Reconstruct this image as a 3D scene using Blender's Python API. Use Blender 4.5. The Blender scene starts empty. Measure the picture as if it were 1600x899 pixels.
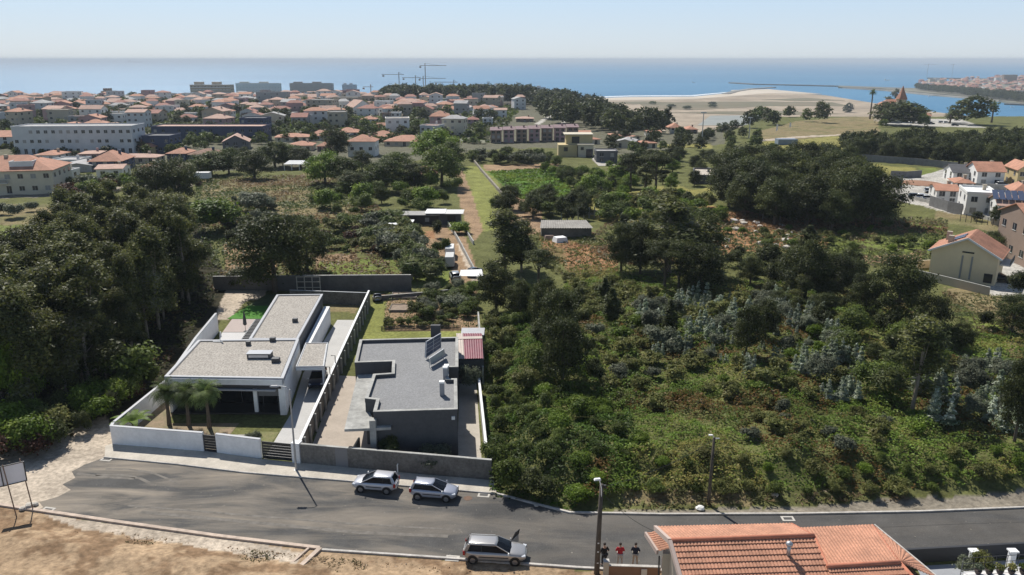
import bpy, math, random
import numpy as np
R = math.radians
# ------------------------------------------------------------------ camera, sky, sun, exposure
CAM_H = 35.0; PITCH = R(16.15); FOC = 1232.0          # FOC: focal length in pixels of a 1600 px wide picture
scene = bpy.context.scene
cd = bpy.data.cameras.new('camera'); cam = bpy.data.objects.new('camera', cd)
scene.collection.objects.link(cam)
cam.location = (0, 0, CAM_H); cam.rotation_euler = (R(90) - PITCH, 0, 0)
cd.sensor_width = 36.0; cd.lens = 36.0 * FOC / 1600.0; cd.clip_start = 0.5; cd.clip_end = 120000
scene.camera = cam
SUN_EL = R(50); SUN_AZ = R(-29)                        # azimuth from +Y towards +X: ahead of the camera and to the left
world = bpy.data.worlds.new('World'); scene.world = world; world.use_nodes = True
wn = world.node_tree; bg = wn.nodes['Background']
sky = wn.nodes.new('ShaderNodeTexSky'); sky.sky_type = 'NISHITA'; sky.sun_disc = False
sky.sun_elevation = SUN_EL; sky.sun_rotation = SUN_AZ; sky.altitude = 90; sky.air_density = 1.0; sky.dust_density = 0.5; sky.ozone_density = 1.5
# pale sea haze low in the sky, thinning out upwards
wtc = wn.nodes.new('ShaderNodeTexCoord'); wsx = wn.nodes.new('ShaderNodeSeparateXYZ'); wn.links.new(wtc.outputs['Generated'], wsx.inputs[0])
wmr = wn.nodes.new('ShaderNodeMapRange'); wmr.interpolation_type = 'SMOOTHSTEP'; wmr.inputs[1].default_value = -0.02; wmr.inputs[2].default_value = 0.42; wmr.inputs[3].default_value = 0.86; wmr.inputs[4].default_value = 0.0
wn.links.new(wsx.outputs[2], wmr.inputs[0])
wgr = wn.nodes.new('ShaderNodeMapRange'); wgr.inputs[1].default_value = 0.0; wgr.inputs[2].default_value = 0.085; wn.links.new(wsx.outputs[2], wgr.inputs[0])
wcm = wn.nodes.new('ShaderNodeMix'); wcm.data_type = 'RGBA'; wcm.inputs[6].default_value = (8.3, 9.2, 9.9, 1); wcm.inputs[7].default_value = (6.6, 9.0, 12.0, 1); wn.links.new(wgr.outputs[0], wcm.inputs[0])
wmx = wn.nodes.new('ShaderNodeMix'); wmx.data_type = 'RGBA'; wn.links.new(wmr.outputs[0], wmx.inputs[0]); wn.links.new(sky.outputs[0], wmx.inputs[6]); wn.links.new(wcm.outputs[2], wmx.inputs[7])
wn.links.new(wmx.outputs[2], bg.inputs[0]); bg.inputs[1].default_value = 0.075
sl = bpy.data.lights.new('sun', 'SUN'); sl.energy = 4.8; sl.angle = R(0.53); sl.color = (1.0, 0.955, 0.88)
sun = bpy.data.objects.new('sun', sl); scene.collection.objects.link(sun)
sun.rotation_euler = (R(90) - SUN_EL, 0, -SUN_AZ + math.pi)
vs = scene.view_settings
vs.view_transform = 'Standard'; vs.look = 'None'; vs.exposure = 0.2; vs.gamma = 1.0; vs.use_curve_mapping = False
scene.cycles.max_bounces = 6; scene.cycles.diffuse_bounces = 2; scene.cycles.glossy_bounces = 2
scene.cycles.transmission_bounces = 3; scene.cycles.volume_bounces = 0; scene.cycles.transparent_max_bounces = 6

C = scene.collection
rnd = random.Random(11)

# ------------------------------------------------------------------ where a ground point of the place is
def ray(px, py):
    up = -(py - 449.5) / FOC
    return (px - 800) / FOC, math.cos(PITCH) + up * math.sin(PITCH), -math.sin(PITCH) + up * math.cos(PITCH)
def at(px, py, z=0.0):
    dx, dy, dz = ray(px, py); t = (z - CAM_H) / dz
    return (dx * t, dy * t)
def at3(px, py, z=0.0):
    x, y = at(px, py, z); return (x, y, z)
def sstep(a, b, v):
    t = np.clip((v - a) / (b - a), 0, 1); return t * t * (3 - 2 * t)
def noise2(x, y, s=1.0, seed=0):
    """smooth value noise in 0..1, vectorised"""
    x = np.asarray(x, float) / s; y = np.asarray(y, float) / s
    xi = np.floor(x); yi = np.floor(y); fx = x - xi; fy = y - yi
    def h(i, j):
        v = np.sin(i * 127.1 + j * 311.7 + seed * 74.7) * 43758.5453
        return v - np.floor(v)
    fx = fx * fx * (3 - 2 * fx); fy = fy * fy * (3 - 2 * fy)
    return (h(xi, yi) * (1 - fx) + h(xi + 1, yi) * fx) * (1 - fy) + (h(xi, yi + 1) * (1 - fx) + h(xi + 1, yi + 1) * fx) * fy
def kerb_far(x):      # far kerb line of the street, right half
    return np.interp(x, [-40, -37.2, -1.3, 1.6, 4.6, 23, 42, 60], [66, 65.0, 58.7, 57.0, 55.7, 55.6, 56.6, 58.5])
def tz(x, y):
    """height of the land"""
    x = np.asarray(x, float); y = np.asarray(y, float)
    u = x / np.maximum(y, 1)
    base = -0.0145 * np.clip(y - 165, 0, None)
    base = base + 0.0 * x
    dd = np.interp(u, [-0.8, -0.4, 0.0, 0.06, 0.10, 0.14, 0.27, 0.32, 0.5, 0.9], [1150, 1200, 1120, 1000, 700, 440, 420, 600, 600, 620])
    ww = np.interp(u, [-0.8, 0.0, 0.06, 0.10, 0.14, 0.27, 0.32, 0.9], [170, 170, 170, 330, 450, 430, 130, 130])
    base = base + (-60 - base) * sstep(0, 1, (y - dd) / ww)
    # rough overgrown ground right of the houses
    wallx = np.interp(y, [58, 104, 130, 160], [-1.0, -3.6, -6, 0])
    m = sstep(0.8, 5, x - wallx) * sstep(0.6, 7, y - kerb_far(x)) * (1 - sstep(95, 118, y)) * (1 - sstep(62, 70, x))
    mound = 0.9 + 1.1 * noise2(x, y, 9, 3) + 0.7 * noise2(x, y, 4, 5)
    base = base + m * mound
    # slight hollow of the farm land in the middle
    return base
def ground(px, py):
    dx, dy, dz = ray(px, py)
    z = 0.0
    for _ in range(30):
        t = (z - CAM_H) / dz; zn = float(tz(dx * t, dy * t)); z = z + (zn - z) * 0.6
    t = (z - CAM_H) / dz
    return (dx * t, dy * t, float(tz(dx * t, dy * t)))
def proj(x, y, z):
    """where a point falls in the 1600 px picture (used to hand zones of land to world positions)"""
    x = np.asarray(x, float); y = np.asarray(y, float); zz = np.asarray(z, float) - CAM_H
    dep = y * math.cos(PITCH) - zz * math.sin(PITCH); up = y * math.sin(PITCH) + zz * math.cos(PITCH)
    return 800 + FOC * x / dep, 449.5 - FOC * up / dep
def inpoly(X, Y, poly):
    ins = np.zeros(np.shape(X), bool); n = len(poly); j = n - 1
    for i in range(n):
        xi, yi = poly[i]; xj, yj = poly[j]
        if yi != yj:
            ins ^= ((yi > Y) != (yj > Y)) & (X < (xj - xi) * (Y - yi) / (yj - yi) + xi)
        j = i
    return ins
# ------------------------------------------------------------------ materials
MATS = {}
def mat(name, col, rough=0.8, n1=0.0, s1=1.0, n2=0.0, s2=8.0, bump=0.0, bs=10.0, metal=0.0, col2=None, spec=0.5, coat=0.0, attr=False, objrand=0.0, emit=None):
    """one procedural material: base colour broken up by two noises, bump, roughness"""
    if name in MATS: return MATS[name]
    m = bpy.data.materials.new(name); m.use_nodes = True; nt = m.node_tree; N = nt.nodes; L = nt.links
    b = N['Principled BSDF']; b.inputs['Roughness'].default_value = rough; b.inputs['Metallic'].default_value = metal
    b.inputs['Specular IOR Level'].default_value = spec; b.inputs['Coat Weight'].default_value = coat
    geo = N.new('ShaderNodeNewGeometry'); tc = geo.outputs['Position']
    if attr:
        a = N.new('ShaderNodeAttribute'); a.attribute_name = 'Col'; cur = a.outputs['Color']
    else:
        rgb = N.new('ShaderNodeRGB'); rgb.outputs[0].default_value = (*col, 1); cur = rgb.outputs[0]
    def addnoise(cur, scale, amt, c2=None):
        n = N.new('ShaderNodeTexNoise'); n.inputs['Scale'].default_value = scale; n.inputs['Detail'].default_value = 5; n.inputs['Roughness'].default_value = 0.65
        L.new(tc, n.inputs['Vector'])
        if c2 is not None:
            r = N.new('ShaderNodeMapRange'); r.inputs[1].default_value = 0.42; r.inputs[2].default_value = 0.62; L.new(n.outputs['Fac'], r.inputs[0])
            mx = N.new('ShaderNodeMix'); mx.data_type = 'RGBA'; sc = N.new('ShaderNodeMath'); sc.operation = 'MULTIPLY'; sc.inputs[1].default_value = amt
            L.new(r.outputs[0], sc.inputs[0]); L.new(sc.outputs[0], mx.inputs[0]); L.new(cur, mx.inputs[6]); mx.inputs[7].default_value = (*c2, 1)
            return mx.outputs[2]
        r = N.new('ShaderNodeMapRange'); r.inputs[1].default_value = 0.3; r.inputs[2].default_value = 0.7; r.inputs[3].default_value = 1 - amt; r.inputs[4].default_value = 1 + amt
        L.new(n.outputs['Fac'], r.inputs[0])
        mx = N.new('ShaderNodeVectorMath'); mx.operation = 'SCALE'; L.new(cur, mx.inputs[0]); L.new(r.outputs[0], mx.inputs[3])
        return mx.outputs[0]
    if n1: cur = addnoise(cur, s1, n1, col2)
    if n2: cur = addnoise(cur, s2, n2)
    if objrand:
        oi = N.new('ShaderNodeObjectInfo'); r = N.new('ShaderNodeMapRange'); r.inputs[3].default_value = 1 - objrand; r.inputs[4].default_value = 1 + objrand
        L.new(oi.outputs['Random'], r.inputs[0]); mx = N.new('ShaderNodeVectorMath'); mx.operation = 'SCALE'; L.new(cur, mx.inputs[0]); L.new(r.outputs[0], mx.inputs[3]); cur = mx.outputs[0]
    L.new(cur, b.inputs['Base Color'])
    if bump:
        n = N.new('ShaderNodeTexNoise'); n.inputs['Scale'].default_value = bs; n.inputs['Detail'].default_value = 6; L.new(tc, n.inputs['Vector'])
        bp = N.new('ShaderNodeBump'); bp.inputs['Strength'].default_value = 1.0; bp.inputs['Distance'].default_value = bump
        L.new(n.outputs['Fac'], bp.inputs['Height']); L.new(bp.outputs[0], b.inputs['Normal'])
    m.diffuse_color = (*col, 1); MATS[name] = m
    return m
def leafmat(name, trans=0.36, objrand=0.32, gloss=0.12):
    if name in MATS: return MATS[name]
    m = bpy.data.materials.new(name); m.use_nodes = True; nt = m.node_tree; N = nt.nodes; L = nt.links
    for n in list(N):
        if n.type != 'OUTPUT_MATERIAL': N.remove(n)
    out = [n for n in N if n.type == 'OUTPUT_MATERIAL'][0]
    a = N.new('ShaderNodeAttribute'); a.attribute_name = 'Col'
    oi = N.new('ShaderNodeObjectInfo'); r = N.new('ShaderNodeMapRange'); r.inputs[3].default_value = 1 - objrand; r.inputs[4].default_value = 1 + objrand
    L.new(oi.outputs['Random'], r.inputs[0]); sc = N.new('ShaderNodeVectorMath'); sc.operation = 'SCALE'; L.new(a.outputs['Color'], sc.inputs[0]); L.new(r.outputs[0], sc.inputs[3])
    d = N.new('ShaderNodeBsdfPrincipled'); d.inputs['Roughness'].default_value = 0.5; d.inputs['Specular IOR Level'].default_value = gloss; L.new(sc.outputs[0], d.inputs['Base Color'])
    t = N.new('ShaderNodeBsdfTranslucent'); L.new(sc.outputs[0], t.inputs['Color'])
    mx = N.new('ShaderNodeMixShader'); mx.inputs[0].default_value = trans
    L.new(d.outputs[0], mx.inputs[1]); L.new(t.outputs[0], mx.inputs[2]); L.new(mx.outputs[0], out.inputs['Surface'])
    MATS[name] = m; return m
LEAF = leafmat('leaves'); LEAFG = leafmat('ground leaves', 0.4, 0.0)
# ------------------------------------------------------------------ mesh helpers
class MB:
    def __init__(s): s.v = []; s.f = []; s.m = []; s.cur = 0
    def add(s, vs, fs):
        o = len(s.v); s.v += [tuple(map(float, p)) for p in vs]; s.f += [[i + o for i in f] for f in fs]; s.m += [s.cur] * len(fs); return s
    def box(s, c, size, rz=0.0, taper=1.0):
        x, y, z = size[0] / 2, size[1] / 2, size[2] / 2; ca, sa = math.cos(rz), math.sin(rz); vs = []
        for dz, k in ((-z, 1.0), (z, taper)):
            for dx, dy in ((-x, -y), (x, -y), (x, y), (-x, y)):
                dx *= k; dy *= k; vs.append((c[0] + dx * ca - dy * sa, c[1] + dx * sa + dy * ca, c[2] + dz))
        return s.add(vs, [(3, 2, 1, 0), (4, 5, 6, 7), (0, 1, 5, 4), (1, 2, 6, 5), (2, 3, 7, 6), (3, 0, 4, 7)])
    def prism(s, poly, z0, z1):
        n = len(poly); a = sum(poly[i][0] * poly[(i + 1) % n][1] - poly[(i + 1) % n][0] * poly[i][1] for i in range(n))
        if a < 0: poly = poly[::-1]
        vs = [(p[0], p[1], z0) for p in poly] + [(p[0], p[1], z1) for p in poly]
        return s.add(vs, [list(range(n))[::-1], list(range(n, 2 * n))] + [(i, (i + 1) % n, (i + 1) % n + n, i + n) for i in range(n)])
    def wall(s, pts, th, z0, z1, closed=False):
        """mitred wall along a polyline; z0, z1 may be lists"""
        n = len(pts); L_, R_ = [], []
        for i in range(n):
            p = pts[i]; a = pts[i - 1] if (i > 0 or closed) else None; b = pts[(i + 1) % n] if (i < n - 1 or closed) else None
            def d(u, v):
                l = math.hypot(v[0] - u[0], v[1] - u[1]) or 1; return ((v[0] - u[0]) / l, (v[1] - u[1]) / l)
            d1 = d(a, p) if a else d(p, b); d2 = d(p, b) if b else d1
            nx, ny = -(d1[1] + d2[1]), d1[0] + d2[0]; l = math.hypot(nx, ny) or 1; nx /= l; ny /= l
            k = th / 2 / max(0.35, nx * -d1[1] + ny * d1[0])
            L_.append((p[0] + nx * k, p[1] + ny * k)); R_.append((p[0] - nx * k, p[1] - ny * k))
        zz0 = z0 if isinstance(z0, (list, tuple)) else [z0] * n; zz1 = z1 if isinstance(z1, (list, tuple)) else [z1] * n
        vs = []
        for i in range(n): vs += [(*L_[i], zz0[i]), (*R_[i], zz0[i]), (*R_[i], zz1[i]), (*L_[i], zz1[i])]
        fs = []
        for i in range(n if closed else n - 1):
            a = 4 * i; b = 4 * ((i + 1) % n)
            fs += [(a + 1, b + 1, b + 2, a + 2), (b, a, a + 3, b + 3), (a + 3, a + 2, b + 2, b + 3), (a, b, b + 1, a + 1)]
        if not closed: fs += [(0, 1, 2, 3), (4 * n - 1, 4 * n - 2, 4 * n - 3, 4 * n - 4)]
        return s.add(vs, fs)
    def tube(s, pts, r, n=8, cap=True):
        rr = r if isinstance(r, (list, tuple)) else [r] * len(pts); vs = []; k = len(pts)
        P = [np.array(p, float) for p in pts]
        for i in range(k):
            t = P[min(i + 1, k - 1)] - P[max(i - 1, 0)]; t /= (np.linalg.norm(t) or 1)
            ref = np.array((0, 0, 1.0)) if abs(t[2]) < 0.9 else np.array((1.0, 0, 0))
            a = np.cross(t, ref); a /= np.linalg.norm(a); b = np.cross(t, a)
            for j in range(n):
                q = 2 * math.pi * j / n; vs.append(P[i] + (a * math.cos(q) + b * math.sin(q)) * rr[i])
        fs = [(i * n + j, i * n + (j + 1) % n, (i + 1) * n + (j + 1) % n, (i + 1) * n + j) for i in range(k - 1) for j in range(n)]
        if cap: fs += [list(range(n))[::-1], list(range((k - 1) * n, k * n))]
        return s.add(vs, fs)
    def beam(s, p, q, w, h):
        p = np.array(p, float); q = np.array(q, float); t = q - p; t /= np.linalg.norm(t)
        ref = np.array((0, 0, 1.0)) if abs(t[2]) < 0.95 else np.array((0, 1.0, 0))
        a = np.cross(t, ref); a /= np.linalg.norm(a); b = np.cross(a, t); vs = []
        for c in (p, q):
            for i, j in ((-1, -1), (1, -1), (1, 1), (-1, 1)): vs.append(c + a * i * w / 2 + b * j * h / 2)
        return s.add(vs, [(3, 2, 1, 0), (4, 5, 6, 7), (0, 1, 5, 4), (1, 2, 6, 5), (2, 3, 7, 6), (3, 0, 4, 7)])
    def lathe(s, c, prof, n=16):
        vs = []; k = len(prof)
        for r, z in prof:
            for j in range(n): q = 2 * math.pi * j / n; vs.append((c[0] + r * math.cos(q), c[1] + r * math.sin(q), c[2] + z))
        fs = [(i * n + j, i * n + (j + 1) % n, (i + 1) * n + (j + 1) % n, (i + 1) * n + j) for i in range(k - 1) for j in range(n)]
        return s.add(vs, fs + [list(range(n))[::-1], list(range((k - 1) * n, k * n))])
    def mesh(s, name, mats, smooth=False):
        me = bpy.data.meshes.new(name); me.from_pydata(s.v, [], s.f)
        for m in (mats if isinstance(mats, (list, tuple)) else [mats]): me.materials.append(m)
        if any(s.m): me.polygons.foreach_set('material_index', s.m)
        if smooth: me.polygons.foreach_set('use_smooth', [True] * len(s.f))
        me.update(); return me
    def build(s, name, mats, parent=None, smooth=False, bevel=0.0, loc=None, rz=0.0):
        return put(name, s.mesh(name, mats, smooth), parent, bevel, loc, rz)
def put(name, me, parent=None, bevel=0.0, loc=None, rz=0.0):
    o = bpy.data.objects.new(name, me); C.objects.link(o)
    if parent: o.parent = parent
    if loc: o.location = loc
    if rz: o.rotation_euler = (0, 0, rz)
    if bevel:
        b = o.modifiers.new('bevel', 'BEVEL'); b.width = bevel; b.segments = 2; b.limit_method = 'ANGLE'
    return o
def tag(o, label=None, cat=None, group=None, kind=None):
    if label: o['label'] = label
    if cat: o['category'] = cat
    if group: o['group'] = group
    if kind: o['kind'] = kind
    return o
def thing(name, label, cat, loc=(0, 0, 0), rz=0.0, group=None):
    o = bpy.data.objects.new(name, None); C.objects.link(o); o.location = loc; o.rotation_euler = (0, 0, rz); o.empty_display_size = 0.3
    return tag(o, label, cat, group)
def copy_tree(o, parent=None, loc=None, rz=None, scale=None):
    c = o.copy(); C.objects.link(c)
    if parent is not None: c.parent = parent
    for ch in [k for k in list(o.children)]: copy_tree(ch, c)
    if loc is not None: c.location = loc
    if rz is not None: c.rotation_euler = (0, 0, rz)
    if scale is not None: c.scale = scale if isinstance(scale, (list, tuple)) else (scale,) * 3
    return c
def ordw(n):
    w = ['first', 'second', 'third', 'fourth', 'fifth', 'sixth', 'seventh', 'eighth', 'ninth', 'tenth', 'eleventh', 'twelfth']
    if n <= 12: return w[n - 1]
    return str(n) + ({1: 'st', 2: 'nd', 3: 'rd'}.get(n % 10, 'th') if n % 100 not in (11, 12, 13) else 'th')
def label_rows(objs, per=9, head=None):
    """label things of one zone by row (nearest first) and place from the left in that row"""
    objs = sorted(objs, key=lambda o: o.location.y); 
    for r in range(0, len(objs), per):
        row = sorted(objs[r:r + per], key=lambda o: o.location.x / max(o.location.y, 1))
        for k, o in enumerate(row):
            o['label'] = f"{o['desc']}, {ordw(k + 1)} from left in {ordw(r // per + 1)} row"
    for o in objs:
        del o['desc']
def quadmesh(name, V, cols, mats):
    """V: (n,4,3) quads, cols: (n,3) one colour each"""
    n = len(V); me = bpy.data.meshes.new(name)
    me.vertices.add(n * 4); me.vertices.foreach_set('co', V.astype(np.float32).ravel())
    me.loops.add(n * 4); me.loops.foreach_set('vertex_index', np.arange(n * 4, dtype=np.int32))
    me.polygons.add(n); me.polygons.foreach_set('loop_start', np.arange(0, n * 4, 4, dtype=np.int32)); me.polygons.foreach_set('loop_total', np.full(n, 4, np.int32))
    ca = me.color_attributes.new('Col', 'FLOAT_COLOR', 'CORNER')
    cc = np.ones((n, 4, 4), np.float32); cc[:, :, :3] = cols[:, None, :]; ca.data.foreach_set('color', cc.ravel())
    me.materials.append(mats); me.update(calc_edges=True); return me
# ------------------------------------------------------------------ the land: one sheet, coloured by what grows or lies on it
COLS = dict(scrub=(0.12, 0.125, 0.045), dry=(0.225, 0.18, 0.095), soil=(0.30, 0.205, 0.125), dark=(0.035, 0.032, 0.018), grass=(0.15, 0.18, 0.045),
            vine=(0.09, 0.17, 0.025), town=(0.13, 0.125, 0.085), sand=(0.44, 0.36, 0.26), concrete=(0.42, 0.40, 0.36), gravel=(0.24, 0.21, 0.165),
            bank=(0.35, 0.25, 0.158), lawn=(0.20, 0.21, 0.062), yellow=(0.24, 0.22, 0.07), red=(0.30, 0.165, 0.085), path=(0.45, 0.38, 0.30), cliff=(0.2, 0.17, 0.11))
PAINT = [  # zone of the land, colour, how ragged its edge is
    ([(-200, 262), (60, 262), (300, 268), (500, 262), (640, 250), (800, 232), (1000, 240), (1130, 225), (1130, 150), (-200, 100)], 'town', 3),
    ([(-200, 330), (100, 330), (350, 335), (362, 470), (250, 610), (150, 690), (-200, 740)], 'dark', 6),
    ([(-200, 322), (100, 318), (95, 362), (-200, 380)], 'dry', 3), ([(-200, 356), (60, 350), (55, 385), (-200, 400)], 'grass', 4),
    ([(300, 280), (335, 271), (520, 274), (570, 300), (560, 345), (420, 345), (300, 330)], 'dry', 8),
    ([(470, 275), (540, 280), (575, 310), (520, 320)], 'scrub', 8), ([(305, 345), (440, 345), (600, 350), (640, 440), (360, 450), (330, 400)], 'scrub', 8),
    ([(345, 378), (440, 385), (440, 440), (350, 440)], 'soil', 6), ([(495, 400), (560, 395), (560, 415), (500, 425)], 'soil', 5),
    ([(505, 410), (630, 395), (645, 438), (500, 438)], 'grass', 5),
    ([(722, 262), (762, 262), (805, 325), (800, 352), (752, 365), (730, 300)], 'lawn', 2), ([(712, 262), (724, 262), (758, 360), (742, 380), (720, 320)], 'soil', 2),
    ([(760, 268), (873, 262), (905, 318), (812, 312)], 'vine', 1), ([(755, 258), (872, 256), (872, 263), (760, 268)], 'soil', 1),
    ([(640, 350), (722, 345), (752, 440), (700, 446), (655, 446), (648, 390)], 'soil', 3), ([(650, 415), (700, 408), (700, 446), (650, 446)], 'grass', 4),
    ([(715, 380), (722, 380), (748, 440), (738, 440)], 'path', 1), ([(640, 352), (672, 352), (676, 372), (648, 372)], 'red', 2),
    ([(800, 300), (850, 330), (850, 372), (800, 372)], 'soil', 5), ([(845, 372), (965, 378), (960, 415), (890, 425), (850, 400)], 'red', 6),
    ([(905, 300), (1100, 290), (1110, 330), (1000, 345), (910, 330)], 'yellow', 8), ([(1085, 320), (1300, 345), (1290, 385), (1120, 395)], 'red', 8),
    ([(1290, 365), (1470, 350), (1470, 395), (1300, 402)], 'grass', 6), ([(1320, 398), (1440, 396), (1440, 408), (1320, 412)], 'soil', 3),
    ([(1470, 448), (1600, 465), (1600, 560), (1520, 520)], 'dry', 6), ([(1500, 480), (1560, 500), (1560, 560), (1480, 540)], 'grass', 8),
    ([(1180, 206), (1250, 188), (1375, 180), (1375, 212), (1310, 212), (1180, 222)], 'dry', 1), ([(1180, 221), (1312, 212), (1320, 240), (1200, 232)], 'yellow', 2),
    ([(1180, 219), (1250, 213), (1312, 210), (1312, 212), (1250, 215.5), (1180, 222)], 'path', 0),
    ([(1330, 253), (1430, 262), (1442, 274), (1360, 276), (1330, 268)], 'yellow', 2), ([(1436, 262), (1462, 263), (1470, 274), (1440, 276)], 'grass', 1),
    ([(1375, 276), (1440, 275), (1480, 262), (1502, 262), (1800, 290), (1800, 460), (1600, 360), (1500, 338), (1385, 308)], 'concrete', 1),
    ([(1460, 330), (1800, 372), (1800, 400), (1600, 372), (1460, 345)], 'dry', 2), ([(1540, 410), (1700, 410), (1700, 480), (1545, 460)], 'concrete', 0),
    ([(1540, 282), (1590, 285), (1590, 300), (1545, 300)], 'sand', 1),
    ([(-200, 730), (0, 712), (160, 650), (190, 690), (190, 712), (130, 790), (60, 800), (-200, 805)], 'path', 2.5),
    ([(352, 452), (420, 452), (415, 466), (385, 470), (355, 500), (330, 500)], 'path', 2),
    ([(-400, 786), (0, 791), (230, 824), (505, 858), (700, 874), (900, 889), (1040, 889), (1100, 1100), (-400, 1200)], 'bank', 2),
    ([(60, 800), (300, 832), (480, 860), (470, 880), (250, 850), (120, 822)], 'path', 4),
    ([(850, 796), (1000, 797), (1250, 790), (1420, 778), (1700, 762), (1700, 800), (850, 803)], 'gravel', 3),
    ([(980, 768), (1180, 765), (1180, 786), (980, 786)], 'dry', 5),
    ([(590, 458), (745, 452), (750, 515), (600, 520)], 'soil', 1),
    ([(545, 560), (558, 500), (585, 470), (602, 470), (600, 517), (760, 518), (760, 560)], 'lawn', 1),
    ([(190, 700), (255, 600), (266, 690)], 'dry', 1),
    ([(520, 462), (575, 460), (556, 488), (514, 488)], 'dry', 1),
    ([(830, 150), (880, 146), (905, 155), (900, 165), (860, 160)], 'cliff', 2),
    ([(-200, 305), (60, 300), (300, 286), (302, 292), (60, 308), (-200, 318)], 'gravel', 0.5),
    ([(452, 163), (470, 158), (486, 190), (478, 200), (468, 178)], 'concrete', 0.5), ([(590, 166), (612, 164), (606, 185), (588, 185)], 'concrete', 0.5),
    ([(283, 184), (292, 182), (292, 196), (283, 197)], 'concrete', 0.3),
    ([(836, 194), (860, 178), (866, 180), (842, 196)], 'concrete', 0.4), ([(876, 184), (886, 188), (872, 204), (866, 200), (878, 192)], 'concrete', 0.4),
    ([(1020, 226), (1110, 224), (1110, 232), (1020, 230)], 'yellow', 1), ([(1380, 186), (1500, 186), (1540, 200), (1380, 196)], 'concrete', 0.6),
]
nu, nd = 780, 620
U = np.linspace(-1.0, 1.0, nu); D = np.exp(np.linspace(math.log(24), math.log(1500), nd))
DD, UU = np.meshgrid(D, U, indexing='ij'); X = UU * DD; Y = DD
Z = tz(X, Y)
flat = sstep(0, 3, np.where(X < 0, 0, 1) * (Y - kerb_far(X)))                    # rough only beyond the street
nearbank = sstep(0.3, 3.0, np.interp(X, [-60, -41.8, -14.3, 4.6, 8], [60, 56.9, 50.9, 48.6, 48.2]) - Y) * (1 - sstep(5, 6, X))
rough = np.where(Y > 122, 1.0, 0) * sstep(122, 130, Y) + nearbank
Zb = Z + rough * ((noise2(X, Y, 3.1, 1) - 0.5) * 0.35 + (noise2(X, Y, 0.9, 2) - 0.5) * 0.16) + nearbank * (noise2(X, Y, 7, 9) * 0.8 + 0.15) * sstep(1, 5, np.interp(X, [-60, -41.8, -14.3, 4.6, 8], [60, 56.9, 50.9, 48.6, 48.2]) - Y)
PX, PY = proj(X, Y, Z)
col = np.zeros(X.shape + (3,)); col[:] = COLS['scrub']
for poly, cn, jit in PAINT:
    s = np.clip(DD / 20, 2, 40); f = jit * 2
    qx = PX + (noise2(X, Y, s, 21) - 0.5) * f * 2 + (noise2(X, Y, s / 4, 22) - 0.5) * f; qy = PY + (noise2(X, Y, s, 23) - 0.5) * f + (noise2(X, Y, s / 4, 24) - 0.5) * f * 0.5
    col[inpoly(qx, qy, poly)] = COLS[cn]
# patches of other growth
g = noise2(X, Y, 7, 31) * 0.6 + noise2(X, Y, 2.2, 32) * 0.4
isdry = (np.abs(col - np.array(COLS['dry'])).sum(-1) < 1e-6) | (np.abs(col - np.array(COLS['red'])).sum(-1) < 1e-6) | (np.abs(col - np.array(COLS['grass'])).sum(-1) < 1e-6)
k = (sstep(0.45, 0.75, g) * isdry)[..., None]; col = col * (1 - k * 0.6) + np.array((0.12, 0.13, 0.05)) * k * 0.6
isb = (np.abs(col - np.array(COLS['bank'])).sum(-1) < 1e-6); k = (sstep(0.5, 0.66, noise2(X, Y, 2.0, 41) * 0.6 + noise2(X, Y, 0.6, 42) * 0.4) * isb)[..., None]
col = col * (1 - k * 0.75) + np.array((0.17, 0.105, 0.06)) * k * 0.75
idx = np.arange(nu * nd).reshape(nd, nu)
quads = np.stack([idx[:-1, :-1], idx[:-1, 1:], idx[1:, 1:], idx[1:, :-1]], -1).reshape(-1, 4)
me = bpy.data.meshes.new('ground'); me.vertices.add(nu * nd); me.vertices.foreach_set('co', np.stack([X, Y, Zb], -1).astype(np.float32).ravel())
nq = len(quads); me.loops.add(nq * 4); me.loops.foreach_set('vertex_index', quads.astype(np.int32).ravel()); me.polygons.add(nq)
me.polygons.foreach_set('loop_start', np.arange(0, nq * 4, 4, dtype=np.int32)); me.polygons.foreach_set('loop_total', np.full(nq, 4, np.int32)); me.polygons.foreach_set('use_smooth', np.ones(nq, bool))
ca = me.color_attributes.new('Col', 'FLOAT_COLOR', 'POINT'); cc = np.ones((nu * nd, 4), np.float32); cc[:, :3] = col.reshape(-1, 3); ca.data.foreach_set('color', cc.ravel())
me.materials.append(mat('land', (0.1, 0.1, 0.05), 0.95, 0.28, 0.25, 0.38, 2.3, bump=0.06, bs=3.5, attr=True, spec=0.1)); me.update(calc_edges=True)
tag(put('ground', me), kind='structure')

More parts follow.
